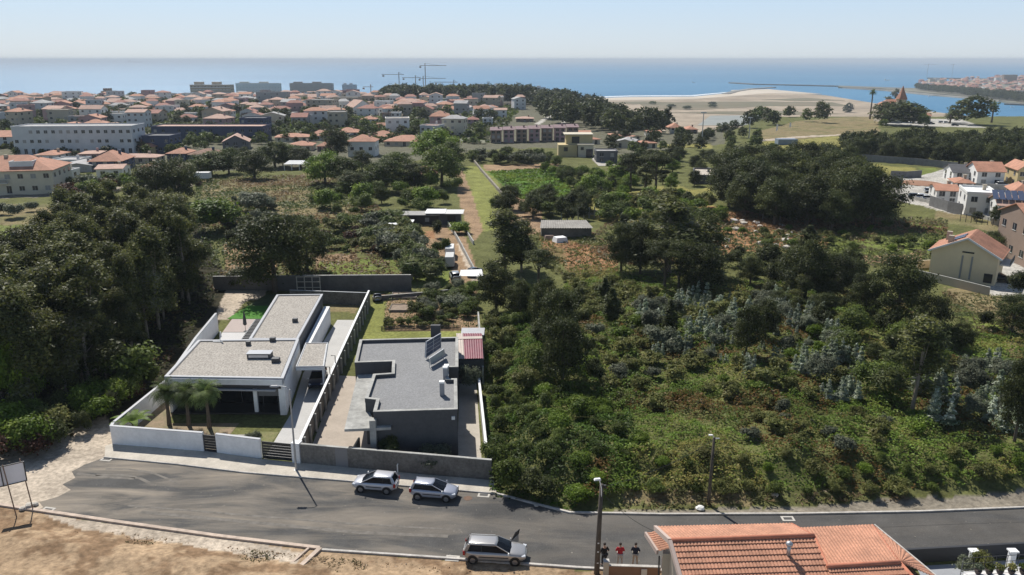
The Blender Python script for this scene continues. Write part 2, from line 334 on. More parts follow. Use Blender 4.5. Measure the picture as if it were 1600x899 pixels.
# ------------------------------------------------------------------ sea and river: one sheet to the horizon
def water_mat():
    m = bpy.data.materials.new('sea water'); m.use_nodes = True; N = m.node_tree.nodes; L = m.node_tree.links; b = N['Principled BSDF']
    geo = N.new('ShaderNodeNewGeometry')
    n = N.new('ShaderNodeTexNoise'); n.inputs['Scale'].default_value = 0.0016; n.inputs['Detail'].default_value = 5; mp = N.new('ShaderNodeMapping'); mp.inputs['Scale'].default_value = (0.35, 1.6, 1)
    L.new(geo.outputs['Position'], mp.inputs[0]); L.new(mp.outputs[0], n.inputs['Vector'])
    cr = N.new('ShaderNodeValToRGB'); cr.color_ramp.elements[0].position = 0.3; cr.color_ramp.elements[1].position = 0.7
    cr.color_ramp.elements[0].color = (0.05, 0.18, 0.32, 1); cr.color_ramp.elements[1].color = (0.078, 0.235, 0.385, 1)
    L.new(n.outputs['Fac'], cr.inputs[0]); L.new(cr.outputs[0], b.inputs['Base Color'])
    b.inputs['Roughness'].default_value = 0.45; b.inputs['IOR'].default_value = 1.33; b.inputs['Specular IOR Level'].default_value = 0.4
    w = N.new('ShaderNodeTexNoise'); w.inputs['Scale'].default_value = 0.06; w.inputs['Detail'].default_value = 8; L.new(mp.outputs[0], w.inputs['Vector'])
    bp = N.new('ShaderNodeBump'); bp.inputs['Distance'].default_value = 6.0; bp.inputs['Strength'].default_value = 1.0; L.new(w.outputs['Fac'], bp.inputs['Height']); L.new(bp.outputs[0], b.inputs['Normal'])
    MATS['sea'] = m; return m
SEA = -56.0
sea = MB(); sea.add([(-60000, 700, SEA), (60000, 700, SEA), (60000, 45000, SEA), (-60000, 45000, SEA)], [(0, 1, 2, 3)]); tag(sea.build('sea', water_mat()), kind='structure')
low = MB(); low.add([(-3000, -300, -62), (3000, -300, -62), (3000, 1600, -62), (-3000, 1600, -62)], [(0, 1, 2, 3)]); tag(low.build('bedrock', mat('bedrock', (0.2, 0.18, 0.15))), kind='structure')

def sheet(name, poly, z, m, th=0.6, res=None):
    o = MB().prism(poly, z - th, z).build(name, m); return tag(o, kind='structure')
def pxpoly(pts, z): return [at(px, py, z) for px, py in pts]
m_sand = mat('pale sand', (0.40, 0.325, 0.24), 0.95, 0.9, 0.006, 0.2, 0.05, col2=(0.25, 0.20, 0.145), spec=0.1)
m_sand2 = mat('bright sand', (0.54, 0.47, 0.38), 0.95, 0.15, 0.01, spec=0.1)
m_marsh = mat('marsh', (0.17, 0.155, 0.10), 0.95, 0.5, 0.01, spec=0.1, col2=(0.26, 0.2, 0.14))
sheet('sand_spit', pxpoly([(900, 156), (985, 153), (1080, 152), (1145, 146), (1200, 142), (1290, 149), (1345, 158), (1420, 170), (1500, 180), (1640, 196), (1640, 240), (1000, 240), (900, 215)], -55.2), -55.2, m_sand)
sheet('beach', pxpoly([(880, 155), (985, 151.8), (1085, 151), (1145, 145), (1142, 141), (1200, 139.5), (1285, 147), (1200, 146), (1150, 150), (1085, 155), (990, 156.5), (900, 158)], -55.0), -55.0, m_sand2)
sheet('marsh', pxpoly([(1000, 163), (1080, 159), (1200, 159), (1300, 160), (1330, 166), (1200, 166), (1090, 172), (1010, 170)], -54.9), -54.9, m_marsh)
sheet('marsh', pxpoly([(1110, 181), (1190, 180), (1190, 196), (1090, 196)], -54.9), -54.9, mat('wet sand', (0.24, 0.25, 0.22), 0.6, 0.2, 0.02))
for pp in ([(1190, 156), (1260, 153), (1320, 157), (1250, 158)], [(1040, 176), (1200, 173), (1320, 178), (1200, 180)], [(940, 160), (1010, 158.5), (1060, 160), (990, 163)], [(1340, 184), (1420, 182), (1500, 190), (1400, 192)]): sheet('marsh', pxpoly(pp, -54.8), -54.8, m_marsh)
sheet('surf', pxpoly([(800, 156), (985, 150.8), (1085, 150), (1135, 145), (1135, 144.2), (1080, 149), (985, 149.6), (800, 155)], -55.6), -55.6, mat('surf foam', (0.75, 0.78, 0.78), 0.6, 0.2, 0.05))
m_rock = mat('breakwater rock', (0.12, 0.115, 0.105), 0.9, 0.4, 0.03)
# breakwaters and quays
def dyke(name, label, pts, z, w, h, m, cat='breakwater'):
    P = [at(px, py, z) for px, py in pts]; mb = MB(); mb.wall(P, w, -57.0, z); o = mb.build(name, m); tag(o, label, cat); return o
dyke('breakwater', 'long dark breakwater reaching into the sea beyond the sand spit', [(1143, 129), (1180, 131.2), (1260, 132.8), (1310, 134.2)], -52.5, 26, 4, m_rock)
dyke('breakwater', 'curved grey breakwater bounding the pale beach', [(1134, 146.5), (1150, 142.2), (1175, 138.5), (1208, 136.2)], -53.5, 20, 3, mat('grey rock', (0.22, 0.21, 0.19), 0.9, 0.4, 0.03))
# the far bank of the river with its town
m_quay = mat('quay stone', (0.30, 0.27, 0.23), 0.9, 0.3, 0.02)
sheet('far_bank', pxpoly([(1310, 134), (1400, 137), (1440, 138), (1500, 126), (1640, 116), (1900, 110), (1900, 172), (1640, 166), (1590, 160), (1530, 152), (1460, 146), (1385, 139), (1310, 135.6)], -51), -51, mat('far bank land', (0.16, 0.15, 0.11), 0.95, 0.4, 0.01), th=6)
dyke('quay_wall', 'pale riverside promenade wall below the far town', [(1312, 136.2), (1385, 140.6), (1450, 147), (1530, 153.6), (1600, 161), (1700, 172)], -52.5, 12, 3, m_quay, 'quay')
dyke('pier', 'dark pier jutting into the river at the right edge', [(1572, 161.5), (1610, 163), (1700, 170)], -53, 18, 3, m_rock, 'pier')
dyke('breakwater', 'thin distant harbour breakwater on the horizon', [(1450, 121.5), (1530, 122.5), (1570, 124)], -51, 40, 4, m_rock)
# ------------------------------------------------------------------ street, kerbs, pavement
def asphalt_mat():
    m = mat('asphalt', (0.075, 0.073, 0.070), 0.85, 0.22, 0.35, 0.25, 9.0, bump=0.012, bs=30, spec=0.25)
    N = m.node_tree.nodes; L = m.node_tree.links; b = N['Principled BSDF']; src = b.inputs['Base Color'].links[0].from_socket
    geo = N.new('ShaderNodeNewGeometry'); mp = N.new('ShaderNodeMapping'); mp.inputs['Rotation'].default_value = (0, 0, R(9)); mp.inputs['Scale'].default_value = (0.10, 0.42, 1)
    n = N.new('ShaderNodeTexNoise'); n.inputs['Scale'].default_value = 1.0; n.inputs['Detail'].default_value = 7; n.inputs['Roughness'].default_value = 0.62; n.inputs['Distortion'].default_value = 0.6
    L.new(geo.outputs['Position'], mp.inputs[0]); L.new(mp.outputs[0], n.inputs['Vector'])
    r = N.new('ShaderNodeMapRange'); r.inputs[1].default_value = 0.40; r.inputs[2].default_value = 0.70; r.inputs[4].default_value = 0.75; L.new(n.outputs['Fac'], r.inputs[0])
    # dusty towards the left end and the middle of the road, cleaner on the right
    sx = N.new('ShaderNodeSeparateXYZ'); L.new(geo.outputs['Position'], sx.inputs[0]); r2 = N.new('ShaderNodeMapRange'); r2.inputs[1].default_value = 14; r2.inputs[2].default_value = -38; r2.inputs[3].default_value = 0.22; r2.inputs[4].default_value = 1.7
    L.new(sx.outputs[0], r2.inputs[0]); mu = N.new('ShaderNodeMath'); mu.operation = 'MULTIPLY'; L.new(r.outputs[0], mu.inputs[0]); L.new(r2.outputs[0], mu.inputs[1])
    mx = N.new('ShaderNodeMix'); mx.data_type = 'RGBA'; L.new(mu.outputs[0], mx.inputs[0]); L.new(src, mx.inputs[6]); mx.inputs[7].default_value = (0.30, 0.255, 0.20, 1); L.new(mx.outputs[2], b.inputs['Base Color'])
    # loose gravel specks and mud drops
    v = N.new('ShaderNodeTexNoise'); v.inputs['Scale'].default_value = 3.0; v.inputs['Detail'].default_value = 4; L.new(geo.outputs['Position'], v.inputs['Vector'])
    r3 = N.new('ShaderNodeMapRange'); r3.inputs[1].default_value = 0.68; r3.inputs[2].default_value = 0.74; r3.inputs[4].default_value = 0.7; L.new(v.outputs['Fac'], r3.inputs[0])
    mx2 = N.new('ShaderNodeMix'); mx2.data_type = 'RGBA'; L.new(r3.outputs[0], mx2.inputs[0]); L.new(mx.outputs[2], mx2.inputs[6]); mx2.inputs[7].default_value = (0.3, 0.27, 0.22, 1); L.new(mx2.outputs[2], b.inputs['Base Color'])
    return m
near_kerb = [(-60, 60.6), (-41.8, 56.9), (-31.5, 54.5), (-22, 52.4), (-14.3, 50.95), (-4.9, 49.75), (4.58, 48.63), (9.5, 48.2)]
nk2 = [(9.5, 48.2), (20, 49.0), (29.5, 49.95), (38, 50.9), (60, 53.5)]
far_k = [(-37.3, 64.9), (-30, 63.6), (-23.6, 62.15), (-12, 60.35), (-1.3, 58.62), (1.6, 57.2), (4.62, 55.75), (12, 55.5), (23, 55.57), (33, 55.9), (41.5, 56.5), (60, 58.5)]
m_asph = asphalt_mat()
left_end = [(-37.3, 64.9), (-39.5, 62.8), (-38.6, 60.5), (-40.4, 57.0)]
sheet('road', [p for p in near_kerb[2:]] + nk2[1:] + far_k[::-1] + [(-38.4, 63.6), (-38.9, 62.4), (-38.0, 61.3), (-38.5, 60.2), (-37.3, 59.3), (-37.8, 58.2), (-38.9, 57.4), (-38.1, 56.6), (-38.6, 56.2)], 0.012, m_asph, th=0.3)
m_kerb = mat('kerb stone', (0.46, 0.43, 0.39), 0.85, 0.3, 1.1, 0.15, 6)
m_kerbd = mat('dusty kerb stone', (0.50, 0.40, 0.32), 0.9, 0.25, 1.5)
tag(MB().wall(near_kerb[:5], 0.34, -0.2, 0.15).build('kerb', m_kerbd, bevel=0.02), kind='structure')
tag(MB().wall([(-14.1, 50.75)] + near_kerb[5:], 0.22, -0.2, 0.13).build('kerb', m_kerb, bevel=0.02), kind='structure')
tag(MB().wall(far_k[4:], 0.2, -0.2, 0.14).build('kerb', m_kerb, bevel=0.02), kind='structure')
tag(MB().wall(far_k[:5], 0.14, -0.2, 0.125).build('kerb', m_kerb, bevel=0.02), kind='structure')
tag(MB().wall(nk2, 0.25, -0.2, 0.14).build('kerb', m_kerb), kind='structure')
tag(MB().wall([(-14.25, 50.9), (-15.2, 48.6)], 0.35, -0.2, 0.17).build('kerb', m_kerbd), kind='structure')
tag(MB().wall([(-15.1, 51.0), (-16.1, 48.6)], 0.16, -0.2, 0.13).build('kerb', m_kerbd), kind='structure')
m_pave = mat('pavement', (0.48, 0.435, 0.365), 0.9, 0.18, 0.5, 0.12, 5.0)
sheet('pavement', [(-37.25, 64.95), (-30, 63.68), (-23.6, 62.22), (-12, 60.42), (-1.3, 58.69), (-1.6, 60.72), (-8, 61.75), (-19.0, 63.75), (-23, 64.5), (-28, 65.9), (-37.7, 67.5), (-38.2, 67.0)], 0.12, m_pave, th=0.2)
# drains
def grate(x, y, rz, where):
    t = thing('drain_grate', 'pale framed drain grate in the asphalt ' + where, 'drain', (x, y, 0.0), rz, 'drain grates along the street')
    MB().box((0, 0, 0.018), (0.55, 0.34, 0.02)).build('grate', mat('iron', (0.06, 0.058, 0.055), 0.7), t)
    f = MB()
    for a, b, w, h in ((0, .26, 1.0, .16), (0, -.26, 1.0, .16), (-.42, 0, .16, .36), (.42, 0, .16, .36)): f.box((a, b, 0.02), (w, h, 0.03))
    f.build('frame', mat('pale concrete', (0.5, 0.47, 0.42), 0.9, 0.1, 3), t)
for px, py, a, wh in ((75, 797, -12, 'beside the billboard'), (167, 718, -10, 'at the left end of the pavement'), (707, 873, -6, 'behind the silver estate car'), (756, 774, -8, 'at the right end of the pavement'), (1231, 811, 0, 'behind the orange tiled roof')):
    x, y = at(px, py); grate(x, y, R(a), wh)
x, y = at(731, 779); tag(MB().lathe((x, y, 0), [(0.36, 0.0), (0.36, 0.02), (0.30, 0.024), (0.0, 0.024)], 20).build('manhole_cover', mat('rusty iron', (0.14, 0.08, 0.05), 0.8, 0.3, 6)), 'round rusty manhole cover right of the parked hatchbacks', 'manhole')
# stones lying along the kerbs
m_stone = mat('loose stone', (0.48, 0.44, 0.38), 0.9, 0.2, 4)
for i, (px, py, s, lab) in enumerate(((1094, 796, .32, 'white bag of rubble by the pole on the right verge'), (1210, 776, .35, 'pale rock on the verge above the drain'), (838, 791, .2, 'small white stone beside the curved kerb'),
    (47, 793, .4, 'pale broken stone beside the right post of the billboard'), (36, 797, .3, 'smaller broken stone between the billboard posts'), (55, 790, .28, 'grey stone at the edge of the asphalt by the billboard'))):
    x, y, z = ground(px, py); mb = MB(); r2 = random.Random(i)
    mb.lathe((0, 0, 0), [(s * .7, 0), (s * (1 + r2.uniform(-.1, .2)), s * .35), (s * .8, s * .8), (s * .3, s * 1.0)], 7)
    mb.v = [(a * (1 + r2.uniform(-.2, .2)), b * (1 + r2.uniform(-.2, .2)), c) for a, b, c in mb.v]
    tag(mb.build('stone' if i else 'rubble_bag', mat('white bag', (0.75, 0.74, 0.7), 0.7) if i == 0 else m_stone, loc=(x, y, max(z, 0.0))), lab, 'rock' if i else 'bag')

# ------------------------------------------------------------------ poles and cables
m_galv = mat('galvanised steel', (0.42, 0.43, 0.44), 0.45, 0.08, 2, metal=0.6)
m_wood = mat('weathered wood pole', (0.085, 0.07, 0.055), 0.9, 0.3, 1.5)
m_white = mat('white paint', (0.80, 0.80, 0.78), 0.7, 0.05, 0.5, 0.03, 5)
m_black = mat('black plastic', (0.012, 0.012, 0.013), 0.5)
t = thing('street_lamp', 'slim grey street lamp standing on the pavement in front of the dark gate', 'street lamp', (-19.08, 62.5, 0.1))
MB().tube([(0, 0, 0), (0, 0, 1.0), (0, 0, 7.7)], [0.11, 0.09, 0.055], 10).build('pole', m_galv, t)
MB().tube([(0, 0, 7.65), (-0.25, -.02, 7.95), (-0.9, -.05, 8.05)], 0.04, 8).build('arm', m_galv, t)
MB().box((-1.25, -.07, 8.05), (0.8, 0.3, 0.12), 0, 0.7).build('lamp_head', mat('grey casting', (0.3, 0.3, 0.31), 0.5), t, bevel=0.02)
MB().box((-1.25, -.07, 7.975), (0.55, 0.2, 0.03)).build('lens', mat('lens glass', (0.5, 0.52, 0.5), 0.2), t)
MB().box((0, 0, 0.02), (0.35, 0.35, 0.04)).build('base_plate', m_galv, t)
t = thing('utility_pole', 'thick dark wooden pole with white lamp arm nearest the camera, beside three people', 'utility pole', (6.0, 48.0, 0))
MB().tube([(0, 0, 0), (0.05, 0, 3.6), (0.12, 0, 7.1)], [0.2, 0.17, 0.13], 12).build('pole', m_wood, t, smooth=True)
MB().tube([(0.12, -.1, 6.2), (0.1, -.15, 6.9), (-0.05, -.2, 7.5)], 0.035, 8).build('arm', m_white, t)
MB().box((-0.2, -.22, 7.62), (0.5, 0.26, 0.12), R(10), 0.75).build('lamp_head', m_white, t, bevel=0.02)
MB().box((0.32, 0, 6.95), (0.22, 0.16, 0.2)).tube([(0.1, 0, 6.9), (0.5, 0, 6.75)], 0.03, 6).tube([(0.15, 0, 6.75), (0.45, 0.05, 6.45)], 0.02, 6).build('bracket', m_black, t)
for z in (1.0, 1.9, 2.6): MB().box((0.02, -0.19, z), (0.12, 0.02, 0.08)).build('number_plate', m_white, t)
t = thing('utility_pole', 'thin dark wooden pole on the weedy verge right of the curved kerb', 'utility pole', (16.04, 56.95, 0.1))
MB().tube([(0, 0, 0), (0.05, 0, 6.0)], [0.14, 0.10], 10).build('pole', m_wood, t, smooth=True)
MB().tube([(0.05, 0, 5.8), (-.1, -.1, 6.25), (-.2, -.15, 6.3)], 0.03, 6).build('arm', m_white, t)
MB().box((0.3, 0, 5.9), (0.35, 0.1, 0.06)).build('bracket', m_galv, t)
MB().box((-.3, -.2, 6.3), (0.3, 0.14, 0.08)).build('lamp_head', m_white, t)
def cable(p, q, sag, label, r=0.014):
    pts = []
    for i in range(25):
        s = i / 24; pts.append([p[k] * (1 - s) + q[k] * s for k in range(3)]); pts[-1][2] -= sag * 4 * s * (1 - s)
    tag(MB().tube(pts, r, 5).build('cable', m_black), label, 'cable')
cable((6.12, 48, 6.9), (16.1, 56.95, 5.9), 0.5, 'black cable strung between the two wooden poles')
cable((6.12, 48, 6.5), (10.0, 46.6, 4.2), 0.4, 'thin black cable from the thick pole to the tiled house')
cable((16.1, 56.95, 5.9), (60, 60, 7.5), 1.2, 'long black cable leaving the thin pole to the right')
# billboard
t = thing('billboard', 'blank white billboard on two thin posts at the left kerb', 'billboard')
bx, by = at(24, 805); cx, cy = at(50, 794)
A = np.array(ground(26, 808)); B = np.array(ground(52, 797))
for q in (A, B): MB().tube([(q[0], q[1], q[2] - .1), (q[0] - .3, q[1], 4.6)], 0.045, 8).build('post', mat('rusty post', (0.2, 0.13, 0.09), 0.7, 0.2, 3), t)
p0 = A + (-.75, 0, 0); p1 = B + (-.1, 0, 0); d = (p1 - p0) / np.linalg.norm(p1 - p0)
mb = MB(); mb.beam((p0[0] - .1, p0[1] - .03, 3.55), (p1[0] + .1, p1[1] - .03, 3.55), 0.06, 1.7); mb.build('panel', mat('white board', (0.8, 0.8, 0.82), 0.6, 0.06, 1), t)
f = MB(); a_ = (p0[0] - .1, p0[1] - .08); b_ = (p1[0] + .1, p1[1] - .08)
for z in (2.72, 4.38): f.beam((*a_, z), (*b_, z), 0.06, 0.07)
for q in (a_, b_, (a_[0] + .3, a_[1] + .1)): f.beam((*q, 2.7), (*q, 4.4), 0.06, 0.06)
f.build('frame', mat('dark frame', (0.05, 0.045, 0.04), 0.6), t)

# ------------------------------------------------------------------ cars
m_glass = mat('car glass', (0.008, 0.010, 0.014), 0.12, spec=0.12)
m_tyre = mat('tyre', (0.012, 0.012, 0.012), 0.85); m_rim = mat('alloy rim', (0.35, 0.35, 0.36), 0.3, metal=0.8)
m_rub = mat('bumper plastic', (0.03, 0.03, 0.032), 0.6); m_red = mat('red lamp', (0.35, 0.01, 0.01), 0.2); m_lamp = mat('headlamp glass', (0.6, 0.62, 0.65), 0.12, spec=0.9)
def paint(name, c, metal=0.45): return mat(name, c, 0.28, metal=metal, coat=0.6)
def make_car(label, loc, rz, L=4.0, W=1.7, Hh=1.45, hood=0.95, tail=0.35, rear_slope=0.25, col=None, open_door=False, group=None, detail=True, belt=0.95, hoodh=0.95, rails=False):
    """x forward. body shell lofted from stations, separate glasshouse, roof, wheels, lights"""
    t = thing('car', label, 'car', loc, rz, group)
    zb = 0.24; hw = W / 2
    xs = [-L / 2, -L / 2 + .05, -L / 2 + .25, -L / 2 + .7, -L / 2 + 1.3, 0, L / 2 - 1.35, L / 2 - .9, L / 2 - .5, L / 2 - .22, L / 2 - .06, L / 2]
    n_ = len(xs); mb = MB(); vs = []
    xw = L / 2 - hood                       # foot of the windscreen
    for x in xs:
        e = abs(x) / (L / 2); w = hw * (1 - 0.30 * (max(0, e - .66) / .34) ** 2.2)
        top = belt if x < xw else belt - (belt - (hoodh - .22)) * ((x - xw) / (L / 2 - xw)) ** 1.6
        lo = zb + (0.14 * max(0, e - .9) / .1)
        if x <= -L / 2 + 1e-6: top = belt - .12
        if x >= L / 2 - .01: top -= .14
        ring = [(-w * .86, lo), (-w * .98, lo + .14), (-w, lo + .32), (-w * .985, top - .16), (-w * .93, top - .02), (-w * .6, top + .035), (0, top + .05), (w * .6, top + .035), (w * .93, top - .02), (w * .985, top - .16), (w, lo + .32), (w * .98, lo + .14), (w * .86, lo)]
        vs += [(x, y, z) for y, z in ring]
    m_ = 13; fs = [(i * m_ + j, i * m_ + (j + 1) % m_, (i + 1) * m_ + (j + 1) % m_, (i + 1) * m_ + j) for i in range(n_ - 1) for j in range(m_)]
    mb.add(vs, fs + [list(range(m_)), list(range((n_ - 1) * m_, n_ * m_))[::-1]])
    body = mb.build('body', col, t, smooth=True); body.modifiers.new('sub', 'SUBSURF').levels = 1; body.modifiers['sub'].render_levels = 1
    # glasshouse: bottom ring on the belt line, top ring under the roof
    xr0 = -L / 2 + .06; xr1 = xr0 + tail; xf0 = xw + .12; xf1 = xw - .95
    g = MB(); b0 = [(xr0, -hw * .80), (xf0 - .1, -hw * .88), (xf0, -hw * .55), (xf0 + .08, 0), (xf0, hw * .55), (xf0 - .1, hw * .88), (xr0, hw * .80)]
    b1 = [(xr1, -hw * .64), (xf1 - .05, -hw * .70), (xf1, -hw * .45), (xf1 + .06, 0), (xf1, hw * .45), (xf1 - .05, hw * .70), (xr1, hw * .64)]
    k = 7; zt = Hh - .07
    g.add([(x, y, belt - .03) for x, y in b0] + [(x, y, zt) for x, y in b1], [(i, (i + 1) % k, (i + 1) % k + k, i + k) for i in range(k)] + [list(range(k, 2 * k))])
    g.build('windows', m_glass, t)
    r = MB(); c = [(x, y * 1.03) for x, y in b1]; c2 = [(x * .84 + (xr1 + xf1) / 2 * .16, y * .72) for x, y in b1]
    r.add([(x, y, zt - .035) for x, y in c] + [(x, y, zt + .03) for x, y in c] + [(x, y, Hh) for x, y in c2], [(i, (i + 1) % k, (i + 1) % k + k, i + k) for i in range(k)] + [(i + k, (i + 1) % k + k, (i + 1) % k + 2 * k, i + 2 * k) for i in range(k)] + [list(range(2 * k, 3 * k))])
    r.build('roof', col, t, smooth=True)
    if detail:
        for s in (-1, 1):
            for (x0, x1, y0, y1) in ((xr0, xr1, .80, .64), (xf0 - .1, xf1 - .05, .88, .70)): MB().beam((x0, s * hw * y0, belt - .03), (x1, s * hw * y1, zt), 0.05 if x0 > 0 else .13, 0.04 if x0 > 0 else .12).build('pillar', col, t)
            xm = (xr1 + xf1) / 2 - .05; MB().beam((xm, s * hw * .855, belt), (xm - .04, s * hw * .685, zt), 0.05, 0.06).build('door_pillar', m_black, t)
            xm = xr0 + (xf1 - xr0) * .12; MB().beam((xm - .08, s * hw * .815, belt), (xm + .14, s * hw * .655, zt), 0.05, 0.16).build('pillar', col, t)
            MB().beam((-L / 2 + 1.15, s * (hw + .003), zb + .38), (L / 2 - 1.25, s * (hw + .003), zb + .38), 0.02, 0.07).build('side_trim', m_rub, t)
        for s in (-1, 1):
            mm = MB().box((xf0 - .2, s * (hw + .06), belt + .06), (.1, .2, .13), 0, .8); mm.build('mirror', m_white if s < 0 else col, t, bevel=.02)
            MB().box((L / 2 - .2, s * hw * .70, hoodh - .26), (.3, .34, .14), R(-18) * s).build('headlight', m_lamp, t, bevel=.03)
            MB().box((-L / 2 + .07, s * hw * .80, belt - .14), (.16, .22, .34)).build('tail_light', m_red, t, bevel=.03)
        MB().box((L / 2 - .02, 0, .42), (.06, W * .6, .16)).build('grille', m_rub, t)
        MB().box((-L / 2 - .012, 0, .62), (.02, .52, .11)).build('number_plate', m_white, t)
        if rails:
            rr = MB()
            for s in (-1, 1): rr.beam((xr1 + .1, s * hw * .62, Hh + .03), (xf1 - .2, s * hw * .62, Hh + .03), .03, .03)
            rr.build('roof_rails', m_galv, t)
    for sx in (-1, 1):
        for sy in (-1, 1):
            wx = L / 2 - .78 if sx > 0 else -L / 2 + .72
            w = thing_part('wheel', t, (wx, sy * (hw - .1), .31))
            MB().tube([(0, -.11, 0), (0, .11, 0)], .31, 18).build('tyre', m_tyre, w)
            if detail:
                rm = MB().tube([(0, sy * .08, 0), (0, sy * .122, 0)], .2, 14)
                for q in range(5): a = q * 2 * math.pi / 5; rm.beam((0, sy * .128, 0), (.19 * math.cos(a), sy * .128, .19 * math.sin(a)), .05, .02)
                rm.build('rim', m_rim, w)
            ar = MB(); ar.tube([(wx, sy * (hw - .16), .33), (wx, sy * (hw + .004), .33)], .385, 18); ar.build('wheel_arch', m_black, t)
    if open_door:
        hx = xf0 - .15; d = thing_part('door', t, (hx, hw, 0)); d.rotation_euler = (0, 0, R(-118) + math.pi)
        dm = MB().box((.5, 0, .58), (1.0, .07, .62)); dm.build('door_panel', col, d, bevel=.02)
        fr = MB(); fr.beam((0.0, 0, .88), (.45, -.1, 1.38), .04, .05); fr.beam((.45, -.1, 1.38), (.98, -.1, 1.36), .04, .05); fr.beam((.98, 0, .88), (.98, -.1, 1.36), .04, .05); fr.build('door_frame', m_black, d)
        MB().add([(0.05, -.005, .89), (.95, -.005, .89), (.96, -.095, 1.34), (.47, -.095, 1.36)], [(0, 1, 2, 3)]).build('window', m_glass, d)
    return t
def thing_part(name, parent, loc):
    o = bpy.data.objects.new(name, None); C.objects.link(o); o.parent = parent; o.location = loc; o.empty_display_size = .1; return o
m_wheel_dummy = None
silver = paint('silver paint', (0.56, 0.56, 0.59), 0.35); silver2 = paint('grey silver paint', (0.42, 0.44, 0.50), 0.4); silver3 = paint('warm silver paint', (0.42, 0.41, 0.40), 0.45)
a1 = math.atan2(-2.6, 17.5)
make_car('light silver hatchback parked nose left at the pavement kerb', (*at(588, 764), 0.012), a1 + math.pi, 3.75, 1.68, 1.5, .85, .28, .2, silver)
make_car('blue grey silver hatchback parked nose right at the pavement kerb', (*at(679, 776), 0.012), a1, 3.9, 1.66, 1.44, 1.0, .3, .2, silver2)
make_car('silver estate car with its front door open beside the near kerb', (*at(774, 872), 0.012), R(-4.5), 4.55, 1.78, 1.5, 1.15, .3, .2, silver3, open_door=True, rails=True)

# ------------------------------------------------------------------ people
def person(loc, rz, shirt, trousers, label, pose=0, hair=(0.03, 0.02, 0.015)):
    skin = mat('skin', (0.42, 0.26, 0.19), 0.6)
    J = {'pel': (0, 0, .95), 'wst': (0, .01, 1.1), 'chs': (0, .02, 1.33), 'nk': (0, .02, 1.5), 'hd0': (0, -.01, 1.6), 'hd1': (0, -.015, 1.70), 'hd2': (0, -.005, 1.78)}
    Rr = {'pel': .15, 'wst': .135, 'chs': .16, 'nk': .06, 'hd0': .075, 'hd1': .095, 'hd2': .07}
    E_ = [('pel', 'wst'), ('wst', 'chs'), ('chs', 'nk'), ('nk', 'hd0'), ('hd0', 'hd1'), ('hd1', 'hd2')]
    for s, k in ((-1, 'l'), (1, 'r')):
        el = (s * (.30 if pose == 0 else .34), -.02 if pose == 0 else .05, 1.14); ha = (s * .10, -.20, 1.16) if pose == 0 else (s * .22, -.16, 1.02)
        J.update({'sh' + k: (s * .19, .02, 1.43), 'el' + k: el, 'wr' + k: (ha[0] + s * .02, ha[1] + .02, ha[2]), 'hn' + k: (ha[0] - s * .05, ha[1] - .03, ha[2] + .02),
                  'hp' + k: (s * .10, 0, .9), 'kn' + k: (s * .13, -.02, .5), 'an' + k: (s * .16, .02, .09), 'to' + k: (s * .19, -.14, .035)})
        Rr.update({'sh' + k: .06, 'el' + k: .042, 'wr' + k: .028, 'hn' + k: .036, 'hp' + k: .092, 'kn' + k: .058, 'an' + k: .042, 'to' + k: .035})
        E_ += [('chs', 'sh' + k), ('sh' + k, 'el' + k), ('el' + k, 'wr' + k), ('wr' + k, 'hn' + k), ('pel', 'hp' + k), ('hp' + k, 'kn' + k), ('kn' + k, 'an' + k), ('an' + k, 'to' + k)]
        h = np.array(J['hn' + k])
        for f in range(5):
            o = (f - 2) * .018; n1_ = f'f{k}{f}a'; n2_ = f'f{k}{f}b'
            d = np.array((-s * .055, -.03 + o * .3, o)) if f < 4 else np.array((-s * .01, -.05, .03))
            J[n1_] = tuple(h + d * .7); J[n2_] = tuple(h + d * (1.35 + .1 * (f % 2)) + np.array((0, .01, -.012))); Rr[n1_] = .0095; Rr[n2_] = .008; E_ += [('hn' + k, n1_), (n1_, n2_)]
    def skinmesh(name, keys, grow, m, parent):
        keys = [k for k in keys]; me = bpy.data.meshes.new(name); ed = [(keys.index(a), keys.index(b)) for a, b in E_ if a in keys and b in keys]
        me.from_pydata([J[k] for k in keys], ed, []); me.materials.append(m); o = bpy.data.objects.new(name, me); C.objects.link(o); o.parent = parent
        md = o.modifiers.new('skin', 'SKIN'); md.use_smooth_shade = True
        for i, k in enumerate(keys):
            sv = me.skin_vertices[0].data[i]; q = Rr[k] + grow; sv.radius = (q * (1.25 if k in ('pel', 'wst', 'chs') else 1), q * (.8 if k in ('pel', 'wst', 'chs') else 1)); sv.use_root = (i == 0)
        o.modifiers.new('sub', 'SUBSURF').levels = 1; return o
    t = thing('person', label, 'person', loc, rz)
    skinmesh('body', list(J), 0, skin, t)
    skinmesh('shirt', ['wst', 'pel', 'chs', 'shl', 'shr', 'ell', 'elr'], .026, mat('cloth ' + label[:12], shirt, .9), t)
    skinmesh('trousers', ['pel', 'hpl', 'hpr', 'knl', 'knr', 'anl', 'anr'], .024, mat('trouser ' + label[:12], trousers, .9), t)
    MB().lathe((0, .01, 1.70), [(.098, 0), (.105, .05), (.09, .1), (.04, .135), (0, .14)], 12).build('hair', mat('hair', hair, .8), t, smooth=True)
    fc = MB(); fc.box((0, -.115, 1.70), (.03, .04, .045)).box((-.035, -.098, 1.72), (.02, .012, .01)).box((.035, -.098, 1.72), (.02, .012, .01)).box((0, -.098, 1.655), (.05, .012, .01)); fc.build('face', mat('face', (0.3, 0.15, 0.11), .6), t)
    for s in (-1, 1): MB().box((s * .175, -.06, .035), (.09, .27, .07), 0, .8).build('shoe', m_black, t, bevel=.015)
    return t
y0 = 49.3
